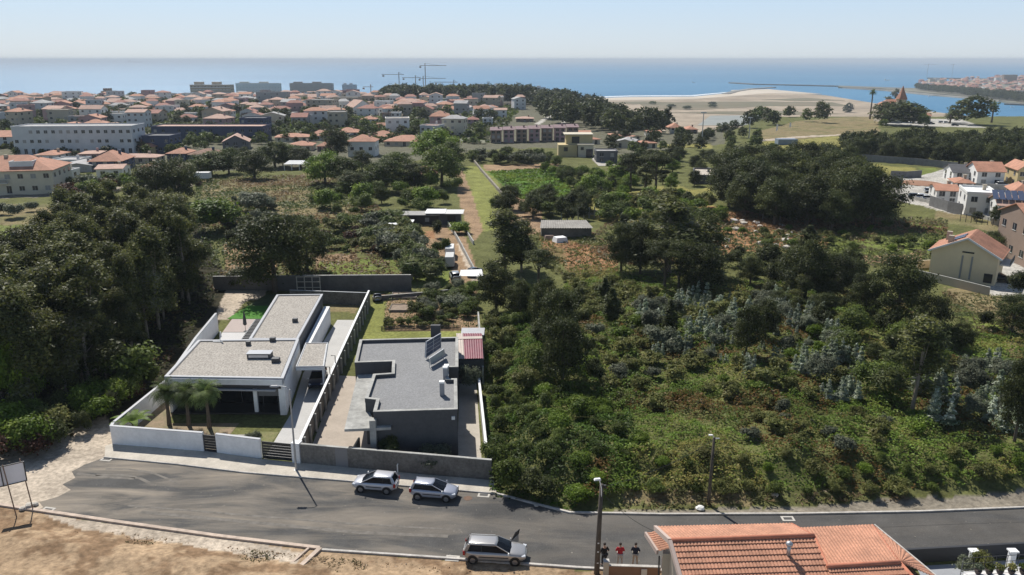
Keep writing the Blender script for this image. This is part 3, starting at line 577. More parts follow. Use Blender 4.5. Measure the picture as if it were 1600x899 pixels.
person((7.75, 49.0, 0.012), R(178), (0.42, 0.02, 0.03), (0.50, 0.47, 0.42), 'person in red shirt and pale trousers standing between the two others on the road', 0)
person((8.85, 49.0, 0.012), R(170), (0.012, 0.014, 0.03), (0.48, 0.41, 0.32), 'person in dark shirt and beige trousers, rightmost of the three', 0)
person((6.62, 49.0, 0.012), R(200), (0.02, 0.02, 0.022), (0.03, 0.03, 0.035), 'person in black clothes half hidden behind the thick pole', 1)

# dusty tyre sweeps on the asphalt, thin sheets
m_dust = mat('tyre dust', (0.16, 0.145, 0.125), 0.95, 0.3, 1.5)
def sweep(pts, w=.22):
    P = [at(px, py, 0.02) for px, py in pts]; tag(MB().wall(P, w, 0.013, 0.0165).build('dust_track', m_dust), kind='structure')
sweep([(165, 733), (200, 733), (235, 738), (262, 748), (278, 757)]); sweep([(150, 742), (190, 742), (220, 748), (240, 758)], .3); sweep([(120, 740), (160, 745), (210, 748)], .35)
sweep([(220, 800), (380, 815), (560, 832), (700, 838)], .4); sweep([(200, 790), (360, 803), (540, 818), (720, 828)], .25)
# ------------------------------------------------------------------ the two flat-roofed houses
m_rgrav = mat('pale roof gravel', (0.36, 0.33, 0.29), 0.95, 0.10, 0.8, 0.5, 5.0, bump=0.03, bs=8)
m_rgrav2 = mat('grey roof gravel', (0.235, 0.235, 0.235), 0.95, 0.06, 0.5, 0.28, 7.0, bump=0.02, bs=9)
m_render = mat('white render', (0.80, 0.80, 0.79), 0.8, 0.10, 0.35, 0.07, 2.5)
m_cap = mat('grey coping', (0.36, 0.37, 0.39), 0.5, 0.06, 0.7)
m_zinc = mat('dark membrane', (0.055, 0.057, 0.062), 0.6, 0.1, 1)
m_clad = mat('dark cladding', (0.09, 0.09, 0.095), 0.7, 0.12, 2)
m_hglass = mat('dark window glass', (0.01, 0.012, 0.014), 0.05, spec=0.8)
m_slate = mat('dark slate face', (0.035, 0.036, 0.04), 0.6)
m_drive = mat('pale concrete drive', (0.47, 0.46, 0.44), 0.9, 0.08, 0.5, 0.05, 4)
m_conc = mat('weathered concrete', (0.36, 0.355, 0.33), 0.9, 0.3, 0.7, 0.15, 3.5)
m_block = mat('rough block wall', (0.155, 0.145, 0.13), 0.92, 0.28, 0.5, 0.25, 4, bump=0.02, bs=6)
m_dgray = mat('dark grey render', (0.085, 0.085, 0.088), 0.9, 0.12, 0.5, 0.08, 4)
m_alu = mat('aluminium', (0.6, 0.6, 0.62), 0.35, metal=0.5)
# sheets on the two plots
sheet('driveway', [(-22.6, 64.7), (-19.6, 64.3), (-19.35, 66), (-20.9, 104.5), (-24.4, 104.5), (-24.2, 85), (-22.7, 74)], 0.03, m_drive)
sheet('garden_path', [(-25.8, 66.2), (-25.3, 69.5), (-27.2, 69.5), (-27.4, 66.4)], 0.03, mat('stone path', (0.33, 0.31, 0.28), .9, .2, 2))
m_turf = mat('lawn turf', (0.155, 0.165, 0.055), 0.95, 0.45, 1.0, 0.25, 6, col2=(0.24, 0.19, 0.10))
sheet('lawn', [(-25.2, 65.3), (-22.9, 64.9), (-22.75, 70.0), (-25.0, 70.2)], 0.034, m_turf)
sheet('front_garden', [(-37.4, 67.7), (-27.4, 66.2), (-27.3, 72), (-34.6, 72), (-35.0, 77), (-36.9, 78)], 0.026, mat('bare garden soil', (0.27, 0.20, 0.13), .95, .6, .6, .2, 5, col2=(0.11, 0.12, 0.05)))
sheet('terrace', [(-36.0, 86), (-30.2, 86), (-32.2, 99.2), (-38.6, 99.2)], 0.05, mat('pale terrace slab', (0.52, 0.51, 0.50), .8, .05, 1))
sheet('terrace', [(-38.6, 99.35), (-32.2, 99.35), (-34.0, 104.8), (-39.2, 104.8)], 0.055, mat('pinkish terrace tiles', (0.40, 0.33, 0.30), .8, .06, 1))
sheet('artificial_lawn', [(-39.9, 104.95), (-33.0, 104.95), (-33.6, 111.0), (-39.0, 111.0)], 0.06, mat('artificial turf', (0.06, 0.20, 0.015), .95, .12, 2))
sheet('lawn', [(-39.0, 111.1), (-33.2, 111.1), (-33.6, 117), (-38.0, 117)], 0.03, mat('dark lawn', (0.06, 0.085, 0.03), .95, .3, 1))
sheet('courtyard', [(-18.6, 63.8), (-12.9, 62.95), (-12.3, 66), (-16.0, 76), (-17.4, 84), (-20.0, 84.4)], 0.03, mat('reddish concrete yard', (0.40, 0.34, 0.28), .9, .12, .6, .06, 4))
sheet('side_path', [(-4.9, 62.6), (-2.6, 62.2), (-4.0, 82.0), (-5.9, 82.0)], 0.03, mat('pale stone paving', (0.42, 0.38, 0.32), .9, .12, .8, .08, 5))
sheet('front_path', [(-13.2, 63.0), (-4.9, 61.7), (-4.9, 65.0), (-13.1, 66.2)], 0.028, mat('dark paving', (0.13, 0.125, 0.12), .9, .2, 1))

h1 = thing('house', 'modern white house with pale gravel flat roofs and deep dark front', 'house')
Z1 = 3.95
front = [(-35.3, 74.35), (-23.05, 73.85), (-24.5, 85.5), (-36.0, 85.2)]
wing = [(-30.3, 85.52), (-24.6, 85.5), (-25.9, 103.6), (-32.2, 103.3)]
# front block: side walls and rear wall, recessed dark glass front
mb = MB(); mb.wall([(-23.2, 73.95), (-24.62, 85.4)], 0.3, 0, Z1 - .3); mb.wall([(-35.05, 74.5), (-35.85, 85.1)], 0.3, 0, Z1 - .3); mb.wall([(-35.6, 85.2), (-24.75, 85.35)], 0.3, 0, Z1 - .3)
mb.box((-23.45, 74.15, 1.85), (0.5, 0.5, 3.7)); mb.build('wall', m_render, h1)
rm = MB(); rm.prism(front, Z1 - .45, Z1 - .02); rm.build('roof_slab', m_cap, h1)
def inset(poly, d):
    n = len(poly); cx = sum(p[0] for p in poly) / n; cy = sum(p[1] for p in poly) / n; out = []
    a = sum(poly[i][0] * poly[(i + 1) % n][1] - poly[(i + 1) % n][0] * poly[i][1] for i in range(n)); s = 1 if a > 0 else -1
    for i in range(n):
        p = np.array(poly[i]); a_ = np.array(poly[i - 1]); b_ = np.array(poly[(i + 1) % n])
        d1 = (p - a_) / np.linalg.norm(p - a_); d2 = (b_ - p) / np.linalg.norm(b_ - p); n1 = np.array((-d1[1], d1[0])) * s; n2 = np.array((-d2[1], d2[0])) * s
        k = (n1 + n2); k = k / max(0.3, 1 + n1 @ n2); out.append(tuple(p + k * d))
    return out
def flatroof(poly, z, parent, grav, w=0.32, up=0.14, capm=m_cap, inner=m_zinc):
    MB().prism(inset(poly, w + .1), z, z + .02).build('gravel', grav, parent)
    MB().wall(inset(poly, w / 2), w, z - .01, z + up, closed=True).build('coping', capm, parent)
    MB().wall(inset(poly, w + .05), .1, z - .01, z + up * .55, closed=True).build('gutter', inner, parent)
flatroof(front, Z1, h1, m_rgrav)
# wing
wb = inset(wing, .12); MB().prism(wb, 0, Z1 - .4).build('wing_wall', m_clad, h1)
MB().prism(wing, Z1 - .42, Z1 - .02).build('roof_slab', m_zinc, h1); flatroof(wing, Z1, h1, m_rgrav, w=.3)
MB().prism([(-24.55, 87.2), (-23.9, 87.4), (-24.9, 102.8), (-25.7, 102.8)], 0, 2.55).build('side_volume', m_render, h1)
MB().wall([(-24.25, 89.5), (-24.72, 96.8)], .12, 1.35, 1.8).build('slit_window', m_hglass, h1)
# deep front: ceiling, glazing, blind box, white fin
MB().wall([(-34.9, 74.25), (-23.2, 73.78)], .12, Z1 - .62, Z1 - .02).build('fascia', m_render, h1)
MB().wall([(-34.8, 74.32), (-23.4, 73.86)], .1, Z1 - 1.0, Z1 - .64).build('shade_box', m_slate, h1)
MB().wall([(-32.0, 74.0), (-23.9, 73.66)], .3, Z1 - 1.18, Z1 - 1.04).build('canopy_lip', m_cap, h1)
MB().box((-29.2, 76.6, 1.8), (11.2, .12, 3.5), R(-2)).build('glazing', m_hglass, h1)
for x in (-33.5, -30.8, -28.4, -26.6): MB().box((x, 76.5, 1.6), (.1, .12, 3.1)).build('window_frame', m_slate, h1)
MB().box((-26.2, 74.3, 1.45), (.38, .25, 2.7)).build('white_fin', m_render, h1)
MB().box((-24.9, 74.45, 2.35), (2.1, .08, .9)).build('roller_blind', mat('grey blind', (0.16, 0.16, 0.165), .6), h1)
MB().box((-29, 75.2, .12), (11.6, 2.4, .18)).build('porch_floor', mat('dark porch tile', (0.03, 0.03, 0.031), .6), h1)
for x in (-25.5, -24.0): MB().box((x, 74.5, 1.2), (.06, .08, 2.2)).build('window_frame', m_slate, h1)
# left white low wing with slab roof
MB().prism([(-37.0, 80.5), (-35.9, 80.5), (-36.0, 83.0), (-37.3, 83.0)], 0, 2.5).build('side_volume', m_render, h1)
# roof furniture
def roofbox(x, y, z, sx, sy, h, m, name='roof_vent', parent=h1, rz=0):
    MB().box((x, y, z + h / 2), (sx, sy, h), rz).build(name, m, parent, bevel=.02)
x, y = at(406, 553, Z1 + .4); roofbox(x, y, Z1, 2.5, 1.1, .55, m_zinc, 'skylight')
MB().box((x, y, Z1 + .58), (2.62, 1.2, .06)).build('skylight_cap', mat('zinc ribs', (0.3, 0.31, 0.33), .4, metal=.4), h1); MB().box((x, y - .57, Z1 + .3), (2.1, .04, .3)).build('skylight_glass', m_alu, h1)
for px, py, s in ((431, 562, .8), (426, 530, .6), (461, 500, .6), (388, 536, .5)):
    x, y = at(px, py, Z1 + .3); roofbox(x, y, Z1, s, s * .8, .5, m_zinc)
x, y = at(344, 534, Z1); MB().tube([(x, y, Z1), (x + .1, y, Z1 + 1.1)], .05, 8).beam((x - .7, y - .3, Z1 + .12), (x + .4, y - .3, Z1 + .12), .1, .1).box((x + .15, y, Z1 + .95), (.12, .1, .5)).build('antenna', m_white, h1)
# carport
cp = [(-23.3, 79.2), (-20.25, 79.3), (-21.5, 86.7), (-24.1, 86.6)]
cpo = thing('carport', 'flat gravel-roofed carport between the white house and its drive', 'carport')
MB().prism(cp, 2.75, 3.12).build('roof_slab', m_render, cpo); MB().prism(inset(cp, .2), 3.12, 3.16).build('gravel', m_rgrav, cpo); MB().wall(inset(cp, .06), .12, 3.11, 3.22, closed=True).build('coping', m_cap, cpo)
MB().wall([(-20.45, 79.4), (-20.5, 80.1)], .18, 0, 2.75).build('pier', m_render, cpo)
f = MB(); f.tube([(-20.35, 83.0, 3.0), (-19.9, 83.0, 3.0), (-19.9, 83.0, 1.4)], .05, 8).tube([(-20.2, 79.6, 3.0), (-19.75, 79.6, 3.0), (-19.75, 79.6, 1.6)], .05, 8); f.build('downpipe', m_slate, cpo)
make_car('dark blue car parked in shade under the gravel-roofed carport', (-21.8, 82.2, 0.03), R(-83), 4.3, 1.75, 1.45, 1.1, .4, .3, paint('dark blue paint', (0.01, 0.02, 0.06)), detail=True)
# pergola
pg = thing('pergola', 'row of dark slats over the terrace beside the rear gravel roof', 'pergola')
P0, P1, P2, P3 = at(377, 531, 3.1), at(391, 531, 3.1), at(409, 500, 3.1), at(399, 500, 3.1)
for k in range(15):
    s = k / 14; a_ = [P0[i] + (P3[i] - P0[i]) * s for i in (0, 1)]; b_ = [P1[i] + (P2[i] - P1[i]) * s for i in (0, 1)]
    MB().beam((*a_, 3.1), (b_[0] + .05, b_[1], 3.1), .22, .14).build('slat', m_slate, pg)
MB().beam((P0[0], P0[1], 3.05), (P3[0], P3[1], 3.05), .1, .18).build('side_beam', m_cap, pg)
for q in (P0, P3): MB().beam((*q, 0.05), (*q, 3.0), .1, .1).build('post', m_slate, pg)
pr = thing('parasol', 'closed dark grey parasol on the pinkish terrace', 'parasol', (*at(384, 519), 0.06))
MB().tube([(0, 0, 0), (0, 0, 2.9)], .03, 8).build('pole', m_slate, pr); MB().lathe((0, 0, 0), [(.12, .9), (.26, 1.05), (.2, 1.8), (.1, 2.6), (.03, 2.85)], 9).build('canopy', mat('dark grey cloth', (0.08, 0.08, 0.085), .9), pr); MB().lathe((0, 0, 0), [(.28, 0), (.28, .08), (.05, .1)], 12).build('base', m_slate, pr)
# garden walls of the white house
def wallthing(name, label, pts, th, z0, z1, m, capmat=None, cat='wall', group=None, piers=None):
    t = thing(name, label, cat, group=group)
    MB().wall(pts, th, z0, z1).build('wall', m, t)
    if capmat:
        zz = z1 if not isinstance(z1, (list, tuple)) else z1
        z2 = [a + .05 for a in zz] if isinstance(zz, (list, tuple)) else zz + .05
        MB().wall(pts, th + .04, zz, z2).build('coping', capmat, t)
    return t
wallthing('garden_wall', 'long white rendered wall along the pavement left of the small gate', [(-37.75, 68.1), (-37.6, 67.45), (-28.5, 66.05)], .25, 0, 1.95, m_render, m_cap)
wallthing('garden_wall', 'white rendered wall piece between the two dark gates', [(-27.2, 65.8), (-22.8, 64.75)], .25, 0, 1.95, m_render, m_cap)
wallthing('garden_wall', 'white side wall running back from the street corner past the banana plant', [(-37.75, 68.3), (-36.9, 78.4)], .25, 0, [1.95, 2.1], m_render, m_cap)
wallthing('garden_wall', 'tall white side wall beside the dark wood and the terrace', [(-37.1, 80.2), (-38.3, 90), (-39.3, 99.6)], .25, 0, [2.3, 2.6, 2.6], m_render, m_cap)
x, y = at(240, 600, 2.3)
def gate(label, p, q, h):
    t = thing('gate', label, 'gate'); L_ = math.dist(p, q)
    f = MB(); 
    for z in (.1, h): f.beam((*p, z), (*q, z), .06, .06)
    for s in (0, 1): a_ = p if s == 0 else q; f.beam((*a_, 0.05), (*a_, h + .03), .06, .06)
    f.build('frame', m_slate, t)
    for k in range(6): z = .12 + (h - .14) * (k + .5) / 6; MB().beam((*p, z), (*q, z), .03, (h - .2) / 6.6).build('board', mat('dark gate metal', (0.018, 0.018, 0.02), .5), t)
    return t
gate('small dark slatted pedestrian gate in the white wall', (-28.45, 66.0), (-27.25, 65.75), 1.75)
gate('wide dark slatted driveway gate beside the street lamp', (-22.65, 64.7), (-19.75, 64.15), 1.75)
wallthing('gate_post', 'square white pillar between the dark driveway gate and the block wall', [(-19.7, 64.15), (-18.95, 63.98)], .7, 0, 2.05, m_render, cat='pillar')
# party wall with buttresses
t = wallthing('garden_wall', 'long party wall with white top and buttresses between the two flat-roofed houses', [(-19.15, 64.4), (-19.95, 84), (-21.05, 111.3)], .22, 0, [1.9, 2.1, 2.3], m_block, m_render)
for k in range(18):
    s = k / 17; y = 65.3 + 42 * s; x = -19.15 - (y - 64.4) * .0405 + .2
    MB().box((x + .06, y, .95), (.16, .22, 1.9)).build('buttress', m_conc, t)
wallthing('garden_wall', 'back wall of the white house plot below the overgrown field', [(-33.2, 112.9), (-30, 112.5), (-21.1, 111.4)], .2, 0, 1.9, m_block, m_cap)
wallthing('retaining_wall', 'dark concrete retaining wall below the green field', [(-47, 119.5), (-30, 119.0), (-15.8, 119.0)], .3, 0, [2.2, 2.5, 2.6], mat('dark concrete wall', (0.13, 0.125, 0.115), .95, .25, .4, .1, 4), m_conc)
wallthing('garden_wall', 'low wall with pale top behind the vegetable garden', [(-21.0, 113.5), (-14.5, 115.5), (-6.1, 118.5)], .18, 0, .7, m_block, m_conc)
# block wall along the pavement
t = wallthing('garden_wall', 'long rough grey block wall along the pavement behind the parked hatchbacks', [(-18.9, 63.85), (-15.3, 63.2), (-8, 62.0), (-1.75, 60.9)], .22, 0, 1.95, m_block, m_conc)
MB().wall([(-15.9, 63.35), (-14.55, 63.1)], .3, .1, 1.9).build('metal_door', mat('grey steel door', (0.2, 0.2, 0.205), .5), t)
MB().wall([(-14.45, 63.1), (-14.15, 63.05)], .32, 0, 2.05).build('pier', m_block, t)
tag(MB().tube([(-10.05, 62.05, .12), (-10.05, 62.05, .85), (-10.0, 62.0, .95)], .06, 8).build('vent_pipe', m_white), 'short white pipe standing against the block wall above the first hatchback', 'pipe')
t = wallthing('garden_wall', 'low pale boundary wall between the paved path and the green thicket', [(-2.15, 62.0), (-3.6, 79.6)], .2, 0, [1.6, 1.7], m_conc, m_render)
wallthing('garden_wall', 'narrow wall right of the red corrugated roof', [(-3.25, 82), (-4.6, 102)], .16, 0, 2.0, m_conc, m_conc)

# second house
h2 = thing('house', 'modern dark grey house with grey gravel flat roof and concrete entrance slab', 'house')
Z2 = 4.35
q = lambda px, py: at(px, py, Z2 + .35)
outer = [q(509, 0)] if False else [q(583, 644), q(715, 640), q(714, 592), q(701, 592), q(701, 574), q(716, 574), q(716, 527), q(562, 531), q(554, 567), q(613, 565), q(612, 583), q(583, 585), q(570, 623), q(588, 625)]
MB().prism(inset(outer, .02), 0, Z2 - .05).build('wall', m_dgray, h2)
MB().prism(inset(outer, .01), Z2 - .05, Z2).build('roof_slab', m_dgray, h2)
MB().prism(inset(outer, .3), Z2, Z2 + .02).build('gravel', m_rgrav2, h2)
MB().wall(inset(outer, .15), .30, Z2 - .02, Z2 + .35, closed=True).build('parapet', m_dgray, h2)
MB().wall(inset(outer, .15), .32, Z2 + .35, Z2 + .39, closed=True).build('coping', m_conc, h2)
slab = [at(538, 671, 3.35), at(611, 668, 3.35), at(611, 655, 3.35), at(583, 655, 3.35), at(570, 628, 3.35), at(585, 583, 3.35), at(612, 583, 3.35), at(613, 571, 3.35), at(562, 572, 3.35)]
MB().prism(slab, 3.1, 3.35).build('entrance_slab', m_conc, h2)
MB().box((-12.45, 64.5, 1.9), (.55, .7, 4.3)).build('chimney_pillar', m_conc, h2)
MB().prism([(-15.0, 66.5), (-13.9, 66.5), (-13.8, 63.9), (-14.6, 63.9)], 0, .12).build('step', m_conc, h2)
MB().wall([(-14.1, 66.0), (-14.3, 63.6)], .15, 0, 1.5).build('entrance_wall', mat('beige render', (0.45, 0.38, 0.28), .9, .1, 1), h2)
MB().box((-9, 65.2, 1.9), (4.4, .1, 2.2)).build('window', m_hglass, h2)
for px, py in ((609, 665),): pass
MB().box((-5.3, 65.1, 3.9), (.3, .2, .3)).build('floodlight', m_white, h2)
def chim(px, py, h, s):
    x, y = at(px, py, Z2); MB().box((x, y, Z2 + h / 2), (s, s, h)).build('chimney', mat('grey flue', (0.3, 0.3, 0.31), .6), h2); MB().box((x, y, Z2 + h + .08), (s * 1.15, s * 1.15, .16)).build('chimney_cap', m_white, h2)
chim(691, 618, 1.3, .42); chim(696, 593, 1.2, .42); chim(698, 587, 1.0, .42)
x, y = at(680, 529, Z2); MB().box((x, y + .8, Z2 + .6), (1.1, .5, 1.5)).build('rear_chimney', m_dgray, h2)
def panel(label_name, c4, m, cells=None):
    """tilted roof panel from four corners (low left, low right, high right, high left)"""
    P = [np.array(p) for p in c4]; nrm = np.cross(P[1] - P[0], P[3] - P[0]); nrm /= np.linalg.norm(nrm)
    mb = MB(); mb.add([tuple(p) for p in P] + [tuple(p - nrm * .08) for p in P], [(0, 1, 2, 3), (7, 6, 5, 4), (0, 4, 5, 1), (1, 5, 6, 2), (2, 6, 7, 3), (3, 7, 4, 0)])
    o = mb.build(label_name, m, h2)
    fr = MB()
    for a_, b_ in ((0, 1), (1, 2), (2, 3), (3, 0)): fr.beam(P[a_] + nrm * .03, P[b_] + nrm * .03, .07, .07)
    if cells:
        for i in range(1, cells[0]): s = i / cells[0]; fr.beam(P[0] + (P[1] - P[0]) * s + nrm * .01, P[3] + (P[2] - P[3]) * s + nrm * .01, .04, .04)
        for i in range(1, cells[1]): s = i / cells[1]; fr.beam(P[0] + (P[3] - P[0]) * s + nrm * .01, P[1] + (P[2] - P[1]) * s + nrm * .01, .04, .04)
    fr.build('panel_frame', m_alu, o)
    lg = MB(); g_ = lambda p: (p[0], p[1], Z2 + .02)
    for p in (P[2], P[3]): lg.beam(p - nrm * .08, g_(p), .05, .05)
    for a_, b_ in ((0, 3), (1, 2)): lg.beam(g_(P[a_]), g_(P[b_]), .06, .06)
    lg.build('panel_leg', m_galv, o)
    return o
m_pv = mat('photovoltaic cells', (0.07, 0.09, 0.15), 0.35, 0.08, 2, spec=.5)
panel('solar_panel', [(*at(664.5, 559, Z2 + .3), Z2 + .3), (*at(688.5, 543, Z2 + .35), Z2 + .35), (*at(688.5, 521, Z2 + 2.0), Z2 + 2.0), (*at(666, 534, Z2 + 2.0), Z2 + 2.0)], m_pv, (2, 4))
panel('thermal_panel', [(*at(673, 570, Z2 + .25), Z2 + .25), (*at(695, 554, Z2 + .4), Z2 + .4), (*at(693, 545.5, Z2 + 1.25), Z2 + 1.25), (*at(671, 560, Z2 + 1.1), Z2 + 1.1)], mat('thermal glass', (0.38, 0.42, 0.41), .3), (2, 1))
# red roofed lean-to
sh = thing('shed', 'lean-to shed with dark red corrugated roof behind the grey house', 'shed')
A_, B_, C_, D_ = at3(716, 561, 2.9), at3(755, 560, 2.9), at3(753, 521, 3.2), at3(713, 521, 3.2)
def corrugated(name, c4, m, parent, pitch=.25, amp=.035, nlen=2):
    P = [np.array(p) for p in c4]; w = np.linalg.norm(P[1] - P[0]); n = max(8, int(w / pitch * 4)); vs = []
    for j in range(nlen):
        s = j / (nlen - 1)
        for i in range(n + 1):
            u_ = i / n; p = (P[0] * (1 - u_) + P[1] * u_) * (1 - s) + (P[3] * (1 - u_) + P[2] * u_) * s; vs.append((p[0], p[1], p[2] + amp * math.sin(i * math.pi / 2)))
    return MB().add(vs, [(j * (n + 1) + i, j * (n + 1) + i + 1, (j + 1) * (n + 1) + i + 1, (j + 1) * (n + 1) + i) for j in range(nlen - 1) for i in range(n)]).build(name, m, parent, smooth=True)
mred = mat('dark red sheet metal', (0.20, 0.045, 0.06), .5, .25, .8, .1, 4)
mid = lambda a_, b_, s: tuple(np.array(a_) * (1 - s) + np.array(b_) * s)
A1, D1 = mid(A_, B_, .26), mid(D_, C_, .26)
corrugated('roof', [A1, B_, C_, D1], mred, sh); corrugated('pale_roof_sheet', [A_, A1, D1, D_], mat('pale sheet', (0.5, 0.42, 0.36), .7, .1, 1), sh)
pa, pb, pc, pd = mid(D_, A_, .16), mid(C_, B_, .14), mid(C_, B_, .24), mid(D_, A_, .26)
MB().add([(p[0], p[1], p[2] + .06) for p in (pd, pc, pb, pa)], [(0, 1, 2, 3)]).build('pale_strip', mat('pale sheet', (0.5, 0.42, 0.36)), sh)
MB().wall([A_[:2], B_[:2], C_[:2], D_[:2]], .15, 0, 2.75, closed=True).build('wall', m_dgray, sh)
sh = thing('shed', 'small grey flat-roofed garden shed beyond the red roof', 'shed')
x, y = at(742, 523, 0); MB().box((-4.9, 93.2, 1.1), (2.6, 2.4, 2.2)).build('wall', m_clad, sh); MB().box((-4.9, 93.2, 2.26), (2.9, 2.7, .1)).build('roof', mat('grey shed sheet', (0.4, 0.4, 0.41), .6, .1, 2), sh); MB().box((-5.1, 91.97, 1.0), (.9, .06, 1.9)).build('door', m_slate, sh)
# vegetable garden picket fence and beds
pf = thing('picket_fence', 'low dark picket fence between the lawn and the vegetable garden', 'fence')
xa, ya = at(596, 517); xb, yb = at(719, 515); n = 60
for k in range(n):
    s = k / (n - 1); MB().box((xa + (xb - xa) * s, ya + (yb - ya) * s, .32), (.1, .04, .64)).build('picket', m_slate, pf)
MB().beam((xa, ya + .04, .25), (xb, yb + .04, .25), .03, .06).build('rail', m_slate, pf)
for (px0, px1, py, lab) in ((608, 657, 488, 'nearer of the two timber edged vegetable beds'), (610, 650, 468, 'farther of the two timber edged vegetable beds')):
    b = thing('raised_bed', lab, 'garden bed'); x0, y0 = at(px0, py); x1, y1 = at(px1, py)
    MB().wall([(x0, y0), (x1, y0), (x1, y0 + 3), (x0, y0 + 3)], .1, 0, .35, closed=True).build('frame', mat('grey timber', (0.22, 0.19, 0.16), .9, .2, 2), b)
    MB().prism([(x0, y0), (x1, y0), (x1, y0 + 3), (x0, y0 + 3)], 0, .25).build('soil', mat('bed soil', (0.25, 0.19, 0.14), .95, .3, 2), b)
make_car('small grey tractor-like buggy at the far end of the yellowing lawn', (*at(590, 470), 0.02), R(100), 2.2, 1.3, 1.3, .7, .3, .2, paint('grey paint', (0.3, 0.3, 0.31)), detail=False)

# ------------------------------------------------------------------ near tiled house, bottom right
m_tile = mat('orange roof tile', (0.46, 0.225, 0.14), 0.8, 0.22, 0.7, 0.22, 5.0, bump=0.01, bs=20)
m_ridge = mat('ridge tile', (0.46, 0.17, 0.10), 0.8, 0.15, 2)
m_cream = mat('cream render', (0.50, 0.44, 0.35), 0.85, 0.06, 0.8)
nh = thing('house', 'large orange tiled house roof at the bottom edge beside the street', 'house')
def tiled(name, c4, parent, m, course=.36, roll=.2, amp=.03, step=.055, dens=6):
    """roof plane of pantiles: c4 = eave left, eave right, top right, top left"""
    P = [np.array(p, float) for p in c4]; w = (np.linalg.norm(P[1] - P[0]) + np.linalg.norm(P[2] - P[3])) / 2; l = np.linalg.norm((P[3] + P[2] - P[0] - P[1]) / 2)
    nu_ = int(max(4, w / roll * dens)); rows = max(2, int(round(l / course))); nrm = np.cross(P[1] - P[0], P[3] - P[0]); nrm /= np.linalg.norm(nrm); nrm *= (1 if nrm[2] > 0 else -1)
    u_ = np.linspace(0, 1, nu_ + 1); ph = u_ * w / roll * 2 * math.pi; wob = amp * (np.abs(np.sin(ph / 2)) * 1.6 - .5)
    vs = []; fs = []; rr = []
    for r in range(rows): rr += [(r / rows, step), ((r + 1) / rows - .0008, 0.0)]
    rr.append((1.0, 0.0))
    for s, off in rr:
        a_ = P[0] * (1 - s) + P[3] * s; b_ = P[1] * (1 - s) + P[2] * s
        pts = a_[None] * (1 - u_)[:, None] + b_[None] * u_[:, None] + nrm[None] * (wob + off)[:, None]; vs += [tuple(p) for p in pts]
    n1_ = nu_ + 1
    for j in range(len(rr) - 1): fs += [(j * n1_ + i, j * n1_ + i + 1, (j + 1) * n1_ + i + 1, (j + 1) * n1_ + i) for i in range(nu_)]
    return MB().add(vs, fs).build(name, m, parent)
zr = 8.4; ze = 7.0
RL, RR = np.array(at3(1050, 845, zr)), np.array(at3(1272, 838, zr))
FL, FR = np.array(at3(1027, 824, ze)), np.array(at3(1237, 819, ze))
down = np.array((RL[0] - FL[0] + .15, -(FL[1] - RL[1]) * 1.0, -(zr - ze)))
k_ = 2.2
fall = np.array((0.12, -1.0, -.47)); slope_len = 7.5
NL = RL + fall * slope_len; NR = RR + fall * slope_len
tiled('far_slope', [FL, FR, RR, RL], nh, m_tile); tiled('near_slope', [NL, NR, RR, RL], nh, m_tile)
RL2, RR2 = np.array(at3(1292, 886, 7.7)), np.array(at3(1406, 880, 7.7)); FL2, FR2 = np.array(at3(1250, 826, 6.3)), np.array(at3(1363, 821, 6.3))
tiled('far_slope', [FL2, FR2, RR2, RL2], nh, m_tile)
HP = np.array(at3(1462, 903, 6.2)); MB()
tiled('hip_slope', [HP, FR2 + (.05, 0, 0), RR2 + (0, 0, .02), RR2 + (0.02, 0, .02)], nh, m_tile)
NL2 = RL2 + fall * 5; NR2 = RR2 + fall * 5 + (2.0, 0, 0); tiled('near_slope', [NL2, NR2, RR2, RL2], nh, m_tile)
rd = MB(); rd.tube([RL + (0, 0, .05), RR + (0, 0, .05)], .13, 8); rd.tube([RL2 + (0, 0, .05), RR2 + (0, 0, .05)], .13, 8); rd.tube([RR2, NR2], .12, 8); rd.tube([RR2, FR2], .08, 8); rd.tube([RR, NR], .1, 8); rd.tube([FR, RR], .08, 8); rd.build('ridge_tiles', m_ridge, nh, smooth=True)
vg = MB(); vg.beam(FL + (-.12, 0, -.05), RL + (-.12, 0, -.05), .2, .3); vg.beam(RL + (-.12, 0, -.05), NL + (-.12, 0, -.05), .2, .3); MB().beam(HP + (.1, 0, .03), FR2 + (.12, 0, .03), .1, .12).build('verge', m_kerb, nh); vg.build('verge', mat('verge mortar', (0.46, 0.36, 0.31), .85), nh)
# walls under the roofs
hw_ = [(RL[0] + .55, NL[1] + .3), (RR2[0] + 1.6, NL[1] + .3), (FR2[0] - .35, FR2[1] - .4), (FL[0] + .75, FL[1] - .45)]
MB().prism([(FL[0] + .75, FL[1] - .45), (FR[0] - .2, FR[1] - .45), (RR[0], NL[1] + .3), (RL[0] + .9, NL[1] + .3)], 0, ze - .15).build('wall', m_cream, nh)
MB().prism([(FR[0] - .2, FL2[1] - .3), (FR2[0] - .3, FR2[1] - .3), (HP[0] - .6, HP[1] + .1), (RR[0], NL[1] + .3)], 0, 6.05).build('wall', m_cream, nh)
MB().add([(RL[0] + .6, RL[1], zr - .15), (RL[0] + .6, FL[1] - .4, ze - .2), (RL[0] + .6, NL[1] + .3, NL[2])], [(0, 1, 2)]).build('gable', m_cream, nh)
